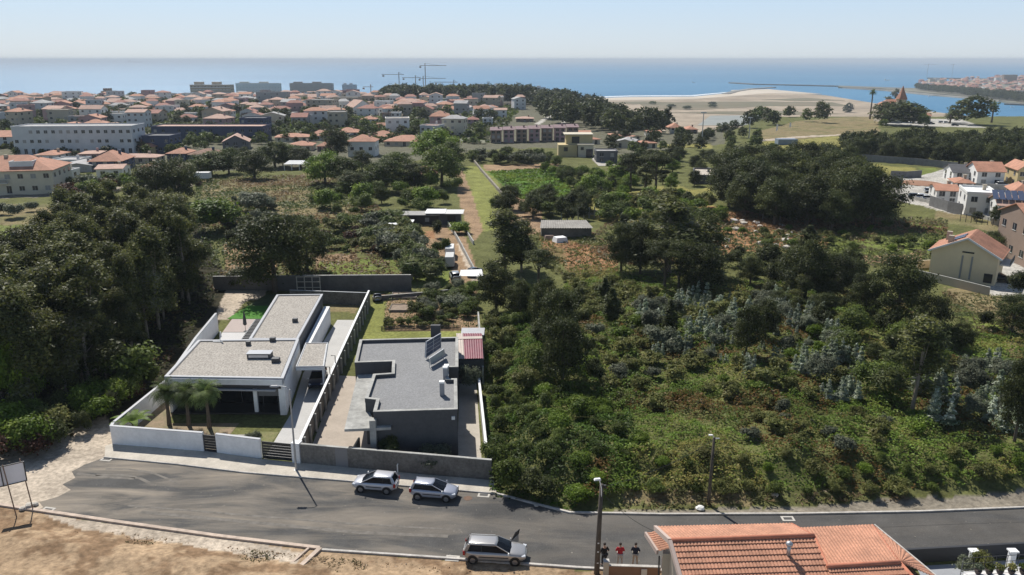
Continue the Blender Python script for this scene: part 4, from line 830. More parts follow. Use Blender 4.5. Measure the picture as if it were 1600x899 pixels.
# small lower roof on the left
A3, B3, C3, D3 = np.array(at3(1029, 862, 5.6)), np.array(at3(1047, 857, 6.0)), np.array(at3(1040, 828, 6.3)), np.array(at3(1010, 833, 5.6))
tiled('porch_roof', [D3, A3, B3, C3], nh, m_tile); vg = MB(); vg.beam(D3 + (-.06, 0, -.06), A3 + (-.06, 0, -.06), .14, .3); vg.build('porch_verge', mat('verge mortar', (0.46, 0.36, 0.31)), nh)
MB().prism([(A3[0] + .25, A3[1] - .1), (RL[0] + 1, A3[1] - .1), (RL[0] + 1, C3[1] - .4), (D3[0] + .9, C3[1] - .4)], 0, 5.5).build('porch_wall', m_cream, nh)
MB().tube([(A3[0] + .05, A3[1] - .05, 5.3), (A3[0] + .1, A3[1], 3.5), (A3[0] + .15, A3[1], 0)], .05, 8).build('downpipe', m_slate, nh)
x, y = at(1229, 890, 7.0); ZR = float(RL[2] + fall[2] * (RL[1] - y)); MB().tube([(x, y, ZR - .1), (x, y, ZR + .55)], .11, 10).lathe((x, y, ZR + .5), [(.1, 0), (.2, .05), (.2, .16), (.1, .26), (0, .28)], 12).build('roof_vent', m_galv, nh, smooth=True)
# garden wall with letter box
t = wallthing('garden_wall', 'brown garden wall with pale letter box left of the tiled house', [(6.6, 47.3), (10.3, 47.1)], .2, 0, 1.2, mat('brown render', (0.26, 0.14, 0.08), .9, .1, 1), m_kerb)
MB().box((9.15, 46.98, .85), (.4, .06, .5)).build('letter_box', mat('pale plate', (0.62, 0.55, 0.48), .6), t)
t = thing('gate_post', 'small pale pillar at the left end of the brown wall', 'pillar'); MB().box((6.55, 47.3, .75), (.35, .35, 1.5)).build('shaft', m_cream, t); MB().box((6.55, 47.3, 1.54), (.42, .42, .08)).build('cap', m_kerb, t)
t = thing('side_gate', 'thin metal side gate between the brown wall and the tiled house', 'gate'); f = MB()
for yy in (46.4, 47.3): f.beam((10.45, yy, 0), (10.45, yy, 1.9), .05, .05)
for z in (.5, 1.2, 1.85): f.beam((10.45, 46.4, z), (10.45, 47.3, z), .04, .04)
f.build('frame', mat('rust gate', (0.3, 0.2, 0.13), .6), t)
# terrace with potted plants bottom right
sheet('forecourt', [(27.5, 40), (60, 42), (60, 52.2), (38, 49.7), (29, 48.8)], 0.03, mat('grey forecourt', (0.30, 0.31, 0.33), .85, .1, 1))
wallthing('garden_wall', 'dark roadside wall between the two white topped pillars', [(27.8, 49.2), (38, 50.1), (60, 52.6)], .2, 0, 1.15, m_slate)
for i, (px, lab) in enumerate(((1522, 'left one of the two white capped pillars in the dark roadside wall'), (1583, 'right one of the two white capped pillars in the dark roadside wall'))):
    x, y = at(px, 864, 1.6); t = thing('gate_post', lab, 'pillar', (x, y + .05, 0)); MB().box((0, 0, .85), (.38, .38, 1.7)).build('shaft', m_render, t); MB().box((0, 0, 1.74), (.62, .5, .1)).build('cap', m_render, t)
bal = thing('balcony', 'pale terrace slab with thin railing at the bottom right corner', 'balcony')
bz = 3.2; q = lambda px, py: at(px, py, bz)
MB().prism([q(1506, 893), q(1640, 884), q(1700, 960), q(1500, 960)], bz - .3, bz).build('floor', mat('pale terrace floor', (0.72, 0.70, 0.68), .8, .05, 2), bal)
rl = MB(); r0, r1, r2_ = q(1498, 910), q(1502, 893), q(1640, 884)
for z in (.12, .55, .98): rl.beam((*r1, bz + z), (*r2_, bz + z), .025, .03); rl.beam((*r0, bz + z), (*r1, bz + z), .025, .03)
for s in np.linspace(0, 1, 9): rl.beam((r1[0] + (r2_[0] - r1[0]) * s, r1[1] + (r2_[1] - r1[1]) * s, bz), (r1[0] + (r2_[0] - r1[0]) * s, r1[1] + (r2_[1] - r1[1]) * s, bz + 1), .03, .03)
rl.build('railing', m_slate, bal)
MB().prism([q(1508, 899), q(1640, 889), q(1690, 955), q(1510, 955)], 0, bz - .31).build('wall', m_cream, bal)
# ------------------------------------------------------------------ houses
WALLC = dict(white=(0.72, 0.71, 0.68), cream=(0.58, 0.52, 0.40), yellow=(0.52, 0.42, 0.22), beige=(0.45, 0.39, 0.30), grey=(0.34, 0.34, 0.34), dark=(0.12, 0.12, 0.13), navy=(0.06, 0.075, 0.13), brick=(0.25, 0.18, 0.14), pink=(0.40, 0.26, 0.26), pale=(0.55, 0.56, 0.56))
ROOFC = dict(orange=(0.42, 0.205, 0.13), red=(0.30, 0.13, 0.095), pinkish=(0.44, 0.28, 0.215), brown=(0.22, 0.12, 0.08), grey=(0.36, 0.35, 0.34), dark=(0.09, 0.09, 0.095), flat=(0.48, 0.42, 0.35), purple=(0.20, 0.13, 0.135), white=(0.75, 0.75, 0.74))
def wm(c): return mat('wall ' + c, WALLC[c], 0.88, 0.08, 0.4)
def rm_(c): return mat('roof ' + c, ROOFC[c], 0.85, 0.22, 0.6, 0.14, 3.0)
m_win = mat('window pane', (0.025, 0.03, 0.04), 0.12, spec=.6); m_shut = mat('shutter', (0.30, 0.29, 0.27), .7); m_trim = mat('window trim', (0.5, 0.48, 0.45), .8)
def window_mesh(w, h, key, m):
    k = ('win', key)
    if k not in MATS:
        mb = MB(); mb.box((0, 0, 0), (w, .06, h)); mb.cur = 1
        mb.box((0, -.01, -h / 2 - .05), (w + .2, .14, .1)); mb.box((0, -.035, 0), (.06, .02, h))
        MATS[k] = mb.mesh('window', [m, m_trim])
    return MATS[k]
def building(label, loc, w, d, hw, roof='hip', rise=1.8, rz=0.0, wall='white', rc='orange', floors=2, cat='house', group=None, chim=True, win=True, name='house', over=.45, balcony=False, desc=None, nwin=None, fence=False):
    """x: along the front, y: depth away from the viewer; loc is the middle of the front foot"""
    t = thing(name, label, cat, loc, rz, group)
    if desc: t['desc'] = desc
    W2 = w / 2; base = -1.5
    mb = MB(); mb.box((0, d / 2, (hw + base) / 2), (w, d, hw - base))
    if roof == 'gable':   # ridge runs away from the viewer: triangular front
        for y in (0, d): mb.add([(-W2, y, hw), (W2, y, hw), (0, y, hw + rise)], [(0, 1, 2)])
    if roof == 'side': # ridge parallel to the front
        for x in (-W2, W2): mb.add([(x, 0, hw), (x, d, hw), (x, d / 2, hw + rise)], [(0, 1, 2)])
    mb.build('wall', wm(wall), t)
    o = over; r = MB(); th = .14
    def plane(vs):
        n = len(vs); r.add(vs + [(x, y, z - th) for x, y, z in vs], [list(range(n)), list(range(n, 2 * n))[::-1]] + [(i, n + i, n + (i + 1) % n, (i + 1) % n) for i in range(n)])
    ez = hw - rise * o / (d / 2) * .6 + .06
    if roof == 'hip':
        if w >= d: a = (w - d) / 2; A, B = (-a, d / 2, hw + rise), (a, d / 2, hw + rise)
        else: a = (d - w) / 2; A, B = (0, d / 2 - a, hw + rise), (0, d / 2 + a, hw + rise)
        c = [(-W2 - o, -o, ez), (W2 + o, -o, ez), (W2 + o, d + o, ez), (-W2 - o, d + o, ez)]
        if w >= d: plane([c[0], c[1], B, A]); plane([c[1], c[2], B]); plane([c[2], c[3], A, B]); plane([c[3], c[0], A])
        else: plane([c[0], c[1], A]); plane([c[1], c[2], B, A]); plane([c[2], c[3], B]); plane([c[3], c[0], A, B])
    elif roof == 'gable':
        plane([(-W2 - o, -o, ez), (0, -o, hw + rise + .1), (0, d + o, hw + rise + .1), (-W2 - o, d + o, ez)]); plane([(0, -o, hw + rise + .1), (W2 + o, -o, ez), (W2 + o, d + o, ez), (0, d + o, hw + rise + .1)])
    elif roof == 'side':
        plane([(-W2 - o, -o, ez), (W2 + o, -o, ez), (W2 + o, d / 2, hw + rise + .1), (-W2 - o, d / 2, hw + rise + .1)]); plane([(-W2 - o, d / 2, hw + rise + .1), (W2 + o, d / 2, hw + rise + .1), (W2 + o, d + o, ez), (-W2 - o, d + o, ez)])
    elif roof == 'mono':
        plane([(-W2 - o, -o, hw + .1), (W2 + o, -o, hw + .1), (W2 + o, d + o, hw + rise), (-W2 - o, d + o, hw + rise)])
    else:
        r.box((0, d / 2, hw + .05), (w - .1, d - .1, .1))
    ro = r.build('roof', rm_(rc), t)
    if roof == 'flat': MB().wall([(-W2, 0), (W2, 0), (W2, d), (-W2, d)], .3, hw - .05, hw + .5, closed=True).build('parapet', wm(wall), t)
    if chim: cx = W2 * .45; MB().box((cx, d * .6, hw + rise * .55 + .3), (.7, .7, 1.6)).box((cx, d * .6, hw + rise * .55 + 1.15), (.9, .9, .15)).build('chimney', wm('beige' if wall == 'white' else wall), ro)
    if win:
        n = nwin or max(2, int(w / 3.2)); fh = hw / floors; g = random.Random(int(abs(loc[0] * 7 + loc[1])))
        for f in range(floors):
            for i in range(n):
                if g.random() < .12 and n > 2: continue
                x = -W2 + w * (i + .5) / n; z = fh * f + fh * .52; big = (f == 0 and g.random() < .3)
                me = window_mesh(1.2, 2.0, 'door', m_win) if big else window_mesh(1.3, 1.2, 'a', m_win) if g.random() < .7 else window_mesh(1.3, 1.2, 's', m_shut)
                put('window', me, t, loc=(x, -.025, z - (.25 if big else 0)))
        if abs(loc[0]) > 15:
            sx = -1 if loc[0] > 0 else 1        # the flank seen from the camera side
            for f in range(floors):
                for i in range(max(1, int(d / 4))):
                    q = put('window', window_mesh(1.3, 1.2, 'a', m_win), t, loc=(sx * (W2 + .025), d * (i + .5) / max(1, int(d / 4)), fh * f + fh * .52)); q.rotation_euler = (0, 0, R(90) * sx)
    if balcony: MB().box((-W2 * .4, -.6, hw / floors * (floors - 1)), (w * .4, 1.2, .15)).build('balcony_slab', wm('white'), t); MB().box((-W2 * .4, -1.17, hw / floors * (floors - 1) + .5), (w * .4, .05, .9)).build('balcony_railing', m_shut, t)
    if fence: MB().wall([(-W2 - 2.5, -4), (W2 + 2.5, -4), (W2 + 2.5, d)], .2, -1, 1.1).build('yard_wall', wm('white'), t)
    return t
HUSED = []
def bpx(px, base, wpx, eave, top, label, dm=None, rz=0, **k):
    """building whose front foot, eave and ridge rows were read from the photograph"""
    x, y, z = ground(px, base); _, dy, dz = ray(px, eave); ze_ = CAM_H + dz / dy * y; dep = y * math.cos(PITCH); w = wpx / FOC * dep
    dm = dm or min(w * .8, 12); hw = max(2.3, ze_ - z); _, dy, dz = ray(px, top); zt = CAM_H + dz / dy * (y + dm / 2); rise = max(.6, zt - z - hw)
    if k.get('roof') == 'flat': rise = .3
    rise = min(rise, w * .45)
    HUSED.append((x, y + dm / 2, max(w, dm) * .62))
    return building(label, (x, y, z), w, dm, hw, rise=rise, rz=R(rz), **k)
# nearest row of the town and the farm houses, left to right
T = [
 (565, 245, 44, 221, 210, 'white house with orange hip roof right of the dark reddish tree', 10, 0, dict(floors=1)),
 (632, 229, 66, 222, 211, 'wide low orange roofed house before the small green field', 14, -4, dict(floors=1, wall='beige')),
 (598, 221, 44, 214, 204, 'orange hip roofed house behind the white one', 12, 5, dict(floors=1, wall='cream')),
 (540, 214, 40, 208, 199, 'orange roofed house behind the dark reddish tree', 12, 0, dict(floors=1, wall='white')),
 (456, 222, 52, 215, 208, 'wide orange hip roof above the green trees of the field edge', 12, 8, dict(floors=1, wall='cream')),
 (469, 236, 38, 228, 220, 'low orange hip roofed house right of the wide one', 10, 4, dict(floors=1, wall='cream')),
 (504, 237, 17, 230, 222, 'small orange roofed house left of the dark reddish tree', 8, 0, dict(floors=1, wall='pink')),
 (497, 220, 34, 212, 203, 'orange hip roofed house left of the dark reddish tree behind the small one', 10, 0, dict(wall='white', floors=1)),
 (369, 234, 40, 222, 210, 'dark fronted gabled house with pinkish roof', 12, 14, dict(roof='gable', rc='pinkish', wall='dark', floors=2)),
 (276, 252, 30, 240, 231, 'navy fronted house with small orange roof', 10, 0, dict(wall='navy', rc='orange')),
 (311, 252, 40, 242, 232, 'brown roofed house right of the navy fronted one', 12, -10, dict(wall='navy', rc='brown', floors=1)),
 (214, 241, 58, 229, 217, 'yellow house with broad orange hip roof among the navy blocks', 12, 0, dict(wall='yellow', floors=2)),
 (212, 256, 66, 248, 240, 'lower orange roofed wing before the yellow house', 8, 0, dict(wall='beige', rc='pinkish', floors=1)),
 (166, 268, 50, 252, 235, 'navy walled house with big orange hip roof', 14, 8, dict(wall='navy', rc='orange', floors=2)),
 (172, 278, 40, 264, 257, 'small white gabled house in front of the navy walled one', 9, 10, dict(wall='white', rc='pinkish', floors=1, roof='side')),
 (122, 270, 42, 262, 252, 'grey roofed gabled house left of the navy walled one', 12, 15, dict(wall='grey', rc='grey', floors=1, roof='gable')),
 (100, 262, 44, 252, 243, 'white flat roofed house behind the grey gabled one', 10, 0, dict(wall='pale', rc='grey', floors=2, roof='flat')),
 (72, 252, 34, 243, 235, 'orange roofed house left of the white flat roofed one', 10, 0, dict(wall='white', floors=1)),
 (140, 250, 30, 243, 236, 'pinkish roofed house behind the white flat roofed one', 10, 12, dict(wall='pink', rc='pinkish', floors=1)),
 (141, 240, 44, 228, 226, 'white cube house with one long window', 9, 0, dict(wall='white', rc='grey', roof='flat', floors=1)),
 (228, 278, 24, 262, 255, 'low white house behind the round dark trees', 8, 0, dict(wall='white', floors=1)),
 (96, 280, 30, 270, 266, 'low white garden building below the grey gabled house', 6, 0, dict(wall='white', rc='white', floors=1, roof='flat')),
]
for px, b, w, e, tp_, lab, dm, rz, k in T:
    k = dict(k); k.setdefault('roof', 'hip'); bpx(px, b, w, e, tp_, lab, dm, rz, **k)
# blocks
def block(px, base, wpx, eave, label, dm, rz, wall, floors, nwin, rc='flat', name='apartment_building', roof='flat', top=None, band=None):
    t = bpx(px, base, wpx, eave, top or eave - 1, label, dm, rz, roof=roof, wall=wall, rc=rc, floors=floors, nwin=nwin, cat='building', name=name, chim=False); return t
block(118, 243, 186, 199, 'long pale grey apartment block behind the beige apartments at the left', 14, 4, 'pale', 3, 16, rc='grey')
block(325, 222, 178, 199, 'long dark blue apartment block with flat pinkish roof', 14, 0, 'navy', 2, 14, rc='pinkish')
block(396, 212, 40, 186, 'dark navy block at the right end of the long blue block', 12, 0, 'navy', 3, 4, rc='dark')
block(168, 238, 78, 216, 'navy block with white parapets before the pale apartment block', 14, 0, 'navy', 2, 6, rc='dark')
block(246, 240, 44, 214, 'navy block with white roof edge behind the yellow house', 12, 0, 'navy', 2, 4, rc='dark')
block(172, 222, 50, 207, 'low block with red gravel terrace roof behind the navy block', 16, 0, 'pale', 1, 5, rc='red')
block(10, 232, 36, 214, 'orange roofed block at the left edge beside the pale apartments', 14, 10, 'pale', 3, 3, rc='orange', roof='side', top=204)
# beige apartments at the left edge, with roof terrace
x0, y0, z0 = ground(22, 305); t = building('beige apartment building with orange roof and a roof terrace at the left edge', (x0 - 1, y0, z0), 22.5, 16, 6.6, roof='hip', rise=3.4, rz=R(12), wall='cream', floors=2, nwin=7, cat='building', name='apartment_building', chim=True, balcony=True)
MB().box((3.2, 3.6, 8.0), (5.4, 3.6, .25)).build('terrace_floor', wm('cream'), t); MB().wall([(.4, 1.9), (6.0, 1.9), (6.0, 5.5), (.4, 5.5)], .25, 7.0, 8.9, closed=True).build('terrace_wall', wm('white'), t)
for xx in (-6, -2): MB().box((xx, 7, 9.6), (.9, .9, 1.2)).build('chimney', wm('beige'), t)
# middle and right
T2 = [
 (418, 216, 26, 188, 184, 'apartment', 'pale apartment block in front of the coastal hotels', dict(wall='pale', floors=4, roof='flat', rc='dark')),
]
block(425, 164, 48, 145, 'grey and white apartment tower behind the white roofed hall', 14, 0, 'grey', 4, 5, rc='dark'); block(556, 163, 42, 148, 'grey apartment block left of the coastal wood', 14, 0, 'beige', 4, 5)
block(500, 178, 44, 157, 'long beige apartment block with balconies in mid town', 14, -8, 'beige', 4, 5, rc='grey'); block(540, 172, 40, 153, 'beige apartment block right of the long one in mid town', 14, -4, 'beige', 4, 5, rc='grey')
bpx(470, 160, 62, 152, 147, 'long pinkish roofed hall in mid town', 14, 0, roof='side', wall='cream', rc='pinkish', floors=2, cat='building', name='building')
bpx(410, 172, 38, 165, 161, 'white roofed hall in mid town', 18, 0, roof='side', wall='white', rc='white', floors=1, cat='building', name='hall', chim=False)
bpx(568, 180, 34, 168, 156, 'tall pinkish gabled house in mid town', 16, 35, roof='gable', wall='white', rc='pinkish', floors=3)
bpx(618, 188, 15, 177, 175, 'white cube house on the edge of the small green field', 9, 0, roof='flat', wall='white', rc='grey', floors=2); bpx(603, 190, 12, 178, 175, 'brick house left of the white cube house', 9, 0, roof='flat', wall='brick', rc='dark', floors=2)
bpx(575, 192, 24, 188, 181, 'orange roofed low house left of the brick house', 10, 0, roof='hip', wall='white', floors=1)
COAST = [(330, 152, 64, 133.5, 'sandy', 'beige', 'wide beige hotel on the coast left of the pair'), (404, 148, 70, 131, 'long', 'cream', 'long cream stepped hotel on the coast'), (487, 147, 68, 131, 'dark', 'brick', 'brown apartment block on the coast right of the long hotel'), (546, 146, 22, 133, 'small', 'grey', 'small grey tower on the coast'),
         (770, 146, 66, 134, 'pale', 'pale', 'pale apartment block on the coast behind the pines'), (838, 149, 30, 137, 'grey', 'grey', 'grey apartment block at the right end of the coast row'), (110, 154, 64, 148, 'low', 'pink', 'low pink terrace on the left coast'), (167, 152, 16, 143, 'pink', 'brick', 'small brown block on the left coast')]
for px, b, w, e, _, wl, lab in COAST:
    o = block(px, b, w, e, lab, 14, 0, wl, max(2, int((b - e) / 4)), max(4, int(w / 5)), rc='grey'); wd = w / FOC * o.location.y; hh = (b - e) / FOC * o.location.y; nf = max(3, int(hh / 3.2))
    for f in range(1, nf + 1): MB().box((0, -.7, hh * f / nf - .4), (wd * .94, 1.4, .9)).build('balcony_row', wm('white' if wl != 'brick' else 'beige'), o)
    for s in (-.3, .12): MB().box((wd * s, 7, hh + 1.6), (wd * .2, 7, 3.4)).build('roof_room', wm(wl), o)
bpx(763, 142, 5, 128, 127, 'narrow white tower rising behind the coastal pines', 5, 0, roof='flat', wall='white', rc='grey', floors=4, chim=False, nwin=1, name='tower', cat='tower')
RT = [
 (905, 218, 34, 209, 204, 'white house with orange roof at the edge of the coastal wood', 11, -6, dict(roof='side', wall='white')),
 (925, 226, 28, 218, 212, 'orange roofed house right of the yellow modern house', 10, 20, dict(roof='hip', wall='cream', floors=1)),
 (820, 191, 28, 187, 182, 'long pinkish roofed house above the purple terrace', 10, 0, dict(roof='hip', wall='brick', rc='pinkish')),
 (782, 185, 20, 172, 169, 'pink and white house in mid town right', 8, 0, dict(roof='side', rc='pinkish')),
 (762, 195, 16, 186, 182, 'white house with dark roof above the purple terrace', 9, 0, dict(roof='flat', rc='dark')),
 (789, 160, 22, 152, 147, 'white gabled house on the ridge above the purple terrace', 10, 25, dict(roof='gable', rc='orange')),
 (768, 172, 20, 168, 164, 'red roofed house in mid town right', 9, 0, dict(roof='hip', wall='dark', rc='orange')),
 (738, 196, 18, 187, 182, 'pink fronted house with white balconies', 9, 0, dict(roof='hip', wall='pink', rc='red')),
 (692, 190, 18, 182, 178, 'beige roofed house right of the small green field', 10, 0, dict(roof='side', wall='cream', rc='pinkish')),
 (716, 193, 16, 186, 180, 'pinkish hip roofed house right of the beige one', 9, 0, dict(roof='hip', wall='pink', rc='pinkish')),
 (1007, 190, 26, 186, 182, 'pinkish roofed house on the wooded slope above the sand', 12, 0, dict(roof='side', wall='pink', rc='pinkish', floors=1)),
 (1056, 209, 20, 200, 192, 'chapel like house with orange pyramid roof below the sand flats', 10, 0, dict(roof='hip', wall='cream')),
 (1081, 209, 18, 204, 197, 'orange roofed house right of the chapel like house', 10, 0, dict(roof='hip', wall='brick')),
 (1022, 214, 22, 211, 205, 'orange roofed house left of the chapel like house', 10, 0, dict(roof='side', wall='white')),
 (992, 222, 22, 217, 211, 'small orange gabled house among the valley trees', 10, 30, dict(roof='gable', wall='cream')),
 (976, 232, 30, 222, 216, 'grey roofed house among the valley trees', 12, -15, dict(roof='gable', wall='cream', rc='grey', floors=1)),
 (1016, 232, 22, 225, 219, 'low orange hip roof behind the tall pines', 9, 10, dict(roof='hip', wall='cream', floors=1)),
 (962, 219, 18, 216, 213, 'small orange roof left of the grey roofed valley house', 9, 0, dict(roof='hip', wall='cream', floors=1)),
]
for px, b, w, e, tp_, lab, dm, rz, k in RT: bpx(px, b, w, e, tp_, lab, dm, rz, **k)
# purple terrace of narrow houses stepping along the valley edge
for i in range(7):
    px = 775 + i * 20; e = 204 - i * .8
    bpx(px, 224 - i * .6, 17, e, e - 4, f'narrow purple roofed row house, {ordw(i + 1)} from left in the terrace', 9, 0, roof='mono', wall='pink' if i % 2 else 'brick', rc='purple', floors=3, nwin=2, group='purple roofed row houses', name='row_house')
# yellow modern house
x, y, z = ground(900, 246); k_ = y / FOC
ym = thing('house', 'yellow modern house of stacked boxes above the green thicket', 'house', (x, y, z)); HUSED.append((x, y + 5, 12))
MB().box((-3.2, 5, 1.6), (7.5, 8, 6.2)).build('wall', wm('yellow'), ym); MB().box((1.5, 8, 4.4), (10.5, 8, 8)).build('upper_wall', wm('yellow'), ym); MB().box((3.8, 3.0, 1.6), (6, 6, 6.4)).build('front_wall', wm('cream'), ym)
MB().box((1.2, 8, 8.5), (11.5, 9, .3)).build('roof', wm('cream'), ym); MB().box((3.8, 3.0, 4.9), (6.6, 6.6, .3)).build('lower_roof', wm('cream'), ym)
for x_, y_, z_, w_, h_ in ((0.0, 3.96, 6.4, 3.0, 2.6), (-4, .96, 3.0, 1.6, 1.6), (5.2, -.04, 1.6, 2.6, 3.2), (2.4, -.04, 3.4, 1.2, 1.2)): MB().box((x_, y_, z_), (w_, .1, h_)).build('window', m_win, ym)
bpx(948, 255, 34, 238, 237, 'dark grey modern annex with flat roof right of the yellow house', 8, 0, roof='flat', wall='dark', rc='grey', floors=2, chim=False)
bpx(1098, 288, 34, 276, 275, 'flat sandy roofed building with dark front behind the pines', 16, -14, roof='flat', wall='dark', rc='flat', floors=1, chim=True, nwin=2)
sheet('paved_terrace', [ground(px, py)[:2] for px, py in ((935, 246), (965, 260), (935, 260), (925, 250))], float(ground(945, 252)[2]) + .4, mat('terrace paving', (0.4, 0.37, 0.32), .9, .1, 1))
# ---- right hand cluster
bg_ = thing('house', 'beige gabled house with orange roof and two slit windows at the right', 'house', (69.8, 127.6, 0), R(-38))
Wd, Dp, Ev, Rs = 9.6, 8.5, 4.6, 2.5
mb = MB(); mb.box((Wd / 2, Dp / 2, Ev / 2), (Wd, Dp, Ev)); 
for yy in (0, Dp): mb.add([(0, yy, Ev), (Wd, yy, Ev), (Wd * .52, yy, Ev + Rs)], [(0, 1, 2)])
mb.build('wall', mat('warm cream wall', (0.76, 0.61, 0.39), .88, .06, .5), bg_); R0 = np.array((-.5, -.5, Ev - .1)); R1 = np.array((Wd * .52, -.5, Ev + Rs + .15)); R2 = np.array((Wd + .6, -.5, Ev - .2)); dv = np.array((0, Dp + 1.0, 0))
tiled('left_slope', [R0, R0 + dv, R1 + dv, R1], bg_, rm_('orange'), dens=3, roll=.5, amp=.05); tiled('right_slope', [R2, R2 + dv, R1 + dv, R1], bg_, rm_('orange'), dens=3, roll=.5, amp=.05)
vb = MB(); vb.beam(R0, R1, .16, .28); vb.build('left_verge', wm('white'), bg_); MB().beam(R1, R2, .16, .28).build('right_verge', wm('white'), bg_)
for x_ in (4.6, 6.0): MB().box((x_, -.03, 2.4), (.26, .08, 3.8)).build('slit_window', m_shut, bg_)
MB().box((5.3, -.03, 4.9), (1.7, .08, .25)).build('window', m_win, bg_); MB().box((8.6, -.03, 1.1), (1.2, .08, 1.5)).build('window', m_win, bg_)
for cx_, cy_, zz in ((2.4, 1.2, 6.6), (1.3, 6.2, 6.3)): MB().box((cx_, cy_, zz - .4), (.8, .7, 1.9)).build('chimney', wm('beige'), bg_)
MB().box((5, 3, 0), (.1, .1, .1)); MB().box((Wd + .8, 5, 3.0), (1.5, 5, .2)).build('balcony_slab', wm('white'), bg_); MB().box((Wd + 1.5, 5, 3.5), (.08, 5, .9)).build('balcony_railing', m_slate, bg_)
sk = MB(); 
for i in range(2): sk.beam(R0 + (R1 - R0) * .55 + (0, 3.0 + i * 2.0, .2), R0 + (R1 - R0) * .85 + (0, 3.0 + i * 2.0, .2), 1.5, .1)
sk.build('solar_panel', m_pv, bg_)
def at0(px, py): return ground(px, py)[:2]
wallthing('garden_wall', 'low grey and beige wall in front of the beige gabled house', [at0(1432, 434), at0(1505, 452), at0(1545, 462)], .25, 0, 1.3, wm('beige'), m_conc)
wallthing('garden_wall', 'low beige wall left of the beige gabled house', [at0(1432, 420), at0(1458, 418)], .25, 0, 1.4, wm('beige'))
bh = building('brick and glass apartment house cut by the right edge', (ground(1612, 412)[0] + 2.0, 132, 0), 11, 12, 8.2, roof='side', rise=2.2, rz=R(-8), wall='brick', rc='orange', floors=2, nwin=3, name='house', balcony=True)
MB().box((-2, -.3, 2.2), (6, .3, 2.4)).build('glazed_balcony', m_win, bh)
make_car('dark car in the shade beside the beige gabled house', (*at0(1561, 440), 0.02), R(-30), 4.2, 1.75, 1.45, 1.1, .4, .3, paint('black paint', (0.015, 0.015, 0.016)), detail=False)
RC = [
 (1507, 285, 36, 270, 257, 'white house with dark grey roof at the foot of the right forest', 10, -12, dict(roof='side', wall='white', rc='dark')),
 (1546, 290, 40, 268, 253, 'white house with orange roof joined to the dark roofed one', 10, -12, dict(roof='side', wall='white', rc='orange')),
 (1601, 293, 26, 266, 252, 'cream house with orange roof at the right edge by the forest', 10, -12, dict(roof='gable', wall='yellow', rc='orange')),
 (1478, 320, 32, 298, 288, 'white house with small orange and brown roofs above the parked cars', 9, -16, dict(roof='side', wall='white', rc='orange')),
 (1505, 302, 26, 286, 278, 'orange roofed house behind the white flat roofed cube', 8, -16, dict(roof='hip', wall='white', rc='orange')),
 (1530, 338, 44, 304, 290, 'white cube house with bright flat roof in the right cluster', 11, -20, dict(roof='flat', wall='white', rc='white')),
 (1578, 352, 40, 322, 305, 'house with solar panels on a pink roof in the right cluster', 10, -20, dict(roof='side', wall='white', rc='pinkish')),
 (1596, 318, 26, 300, 285, 'orange roofed house above the solar panelled one', 9, -20, dict(roof='hip', wall='beige', rc='orange')),
]
for px, b, w, e, tp_, lab, dm, rz, k in RC:
    o = bpx(px, b, w, e, tp_, lab, dm, rz, **k)
    if 'solar panels' in lab:
        for i in range(6): MB().beam((-3.2 + i * 1.25, 1.0, o.children[0].bound_box[1][2] - .2 if False else 5.4), (-3.2 + i * 1.25, 4.3, 7.0), 1.1, .08).build('solar_panel', m_pv, o)
m_bw = mat('grey block boundary wall', (0.17, 0.17, 0.175), .9, .2, .8)
wallthing('boundary_wall', 'long dark grey wall at the foot of the right forest', [at0(1280, 245), at0(1330, 248), at0(1420, 255), at0(1495, 262)], .3, -2, -0.0, m_bw); bpy.context.view_layer.update()
def gwall(label, pts, h, m, name='boundary_wall', th=.25):
    G = [ground(*p) for p in pts]; return wallthing(name, label, [p[:2] for p in G], th, [p[2] - .3 for p in G], [p[2] + h for p in G], m)
gwall('long dark wall running along the back of the yellow field', [(1315, 250), (1420, 257), (1495, 265)], 2.4, m_bw); gwall('grey curved wall at the front of the yellow field', [(1391, 278), (1415, 279), (1439, 277)], 2.2, m_bw); gwall('short grey wall beside the sandy car park', [(1391, 292), (1409, 291)], 2.6, m_bw)
gwall('white wall running down beside the sloping right road', [(1420, 310), (1500, 330), (1600, 362)], .8, m_conc); gwall('dark stone retaining wall under the white cube house', [(1452, 322), (1480, 331), (1502, 336)], 2.6, m_bw); gwall('pale wall between the two white houses', [(1520, 297), (1575, 300)], 2.0, m_conc)
gwall('low orange-topped wall by the solar panelled house', [(1548, 352), (1590, 358)], 1.5, wm('beige'))
fe = thing('wire_fence', 'row of thin dark fence posts along the right road', 'fence')
for i in range(14):
    s = i / 13; x, y, z = ground(1500 + 110 * s, 346 + 18 * s); MB().beam((x, y, z), (x, y, z + 1.8), .09, .09).build('fence_post', m_slate, fe)
G = [ground(1500 + 110 * s, 346 + 18 * s) for s in (0, .5, 1)]
for q in (.9, 1.7): MB().tube([(g_[0], g_[1], g_[2] + q) for g_ in G], .015, 4).build('wire', m_slate, fe)
x, y, z = ground(1438, 287); tag(MB().lathe((x, y, z), [(6.0, 0), (6.0, .16), (5.6, .2), (0, .3)], 24).build('roundabout_island', mat('island soil', (0.28, 0.15, 0.09), .95, .2, .5)), 'round reddish earth island in the right road', 'island')
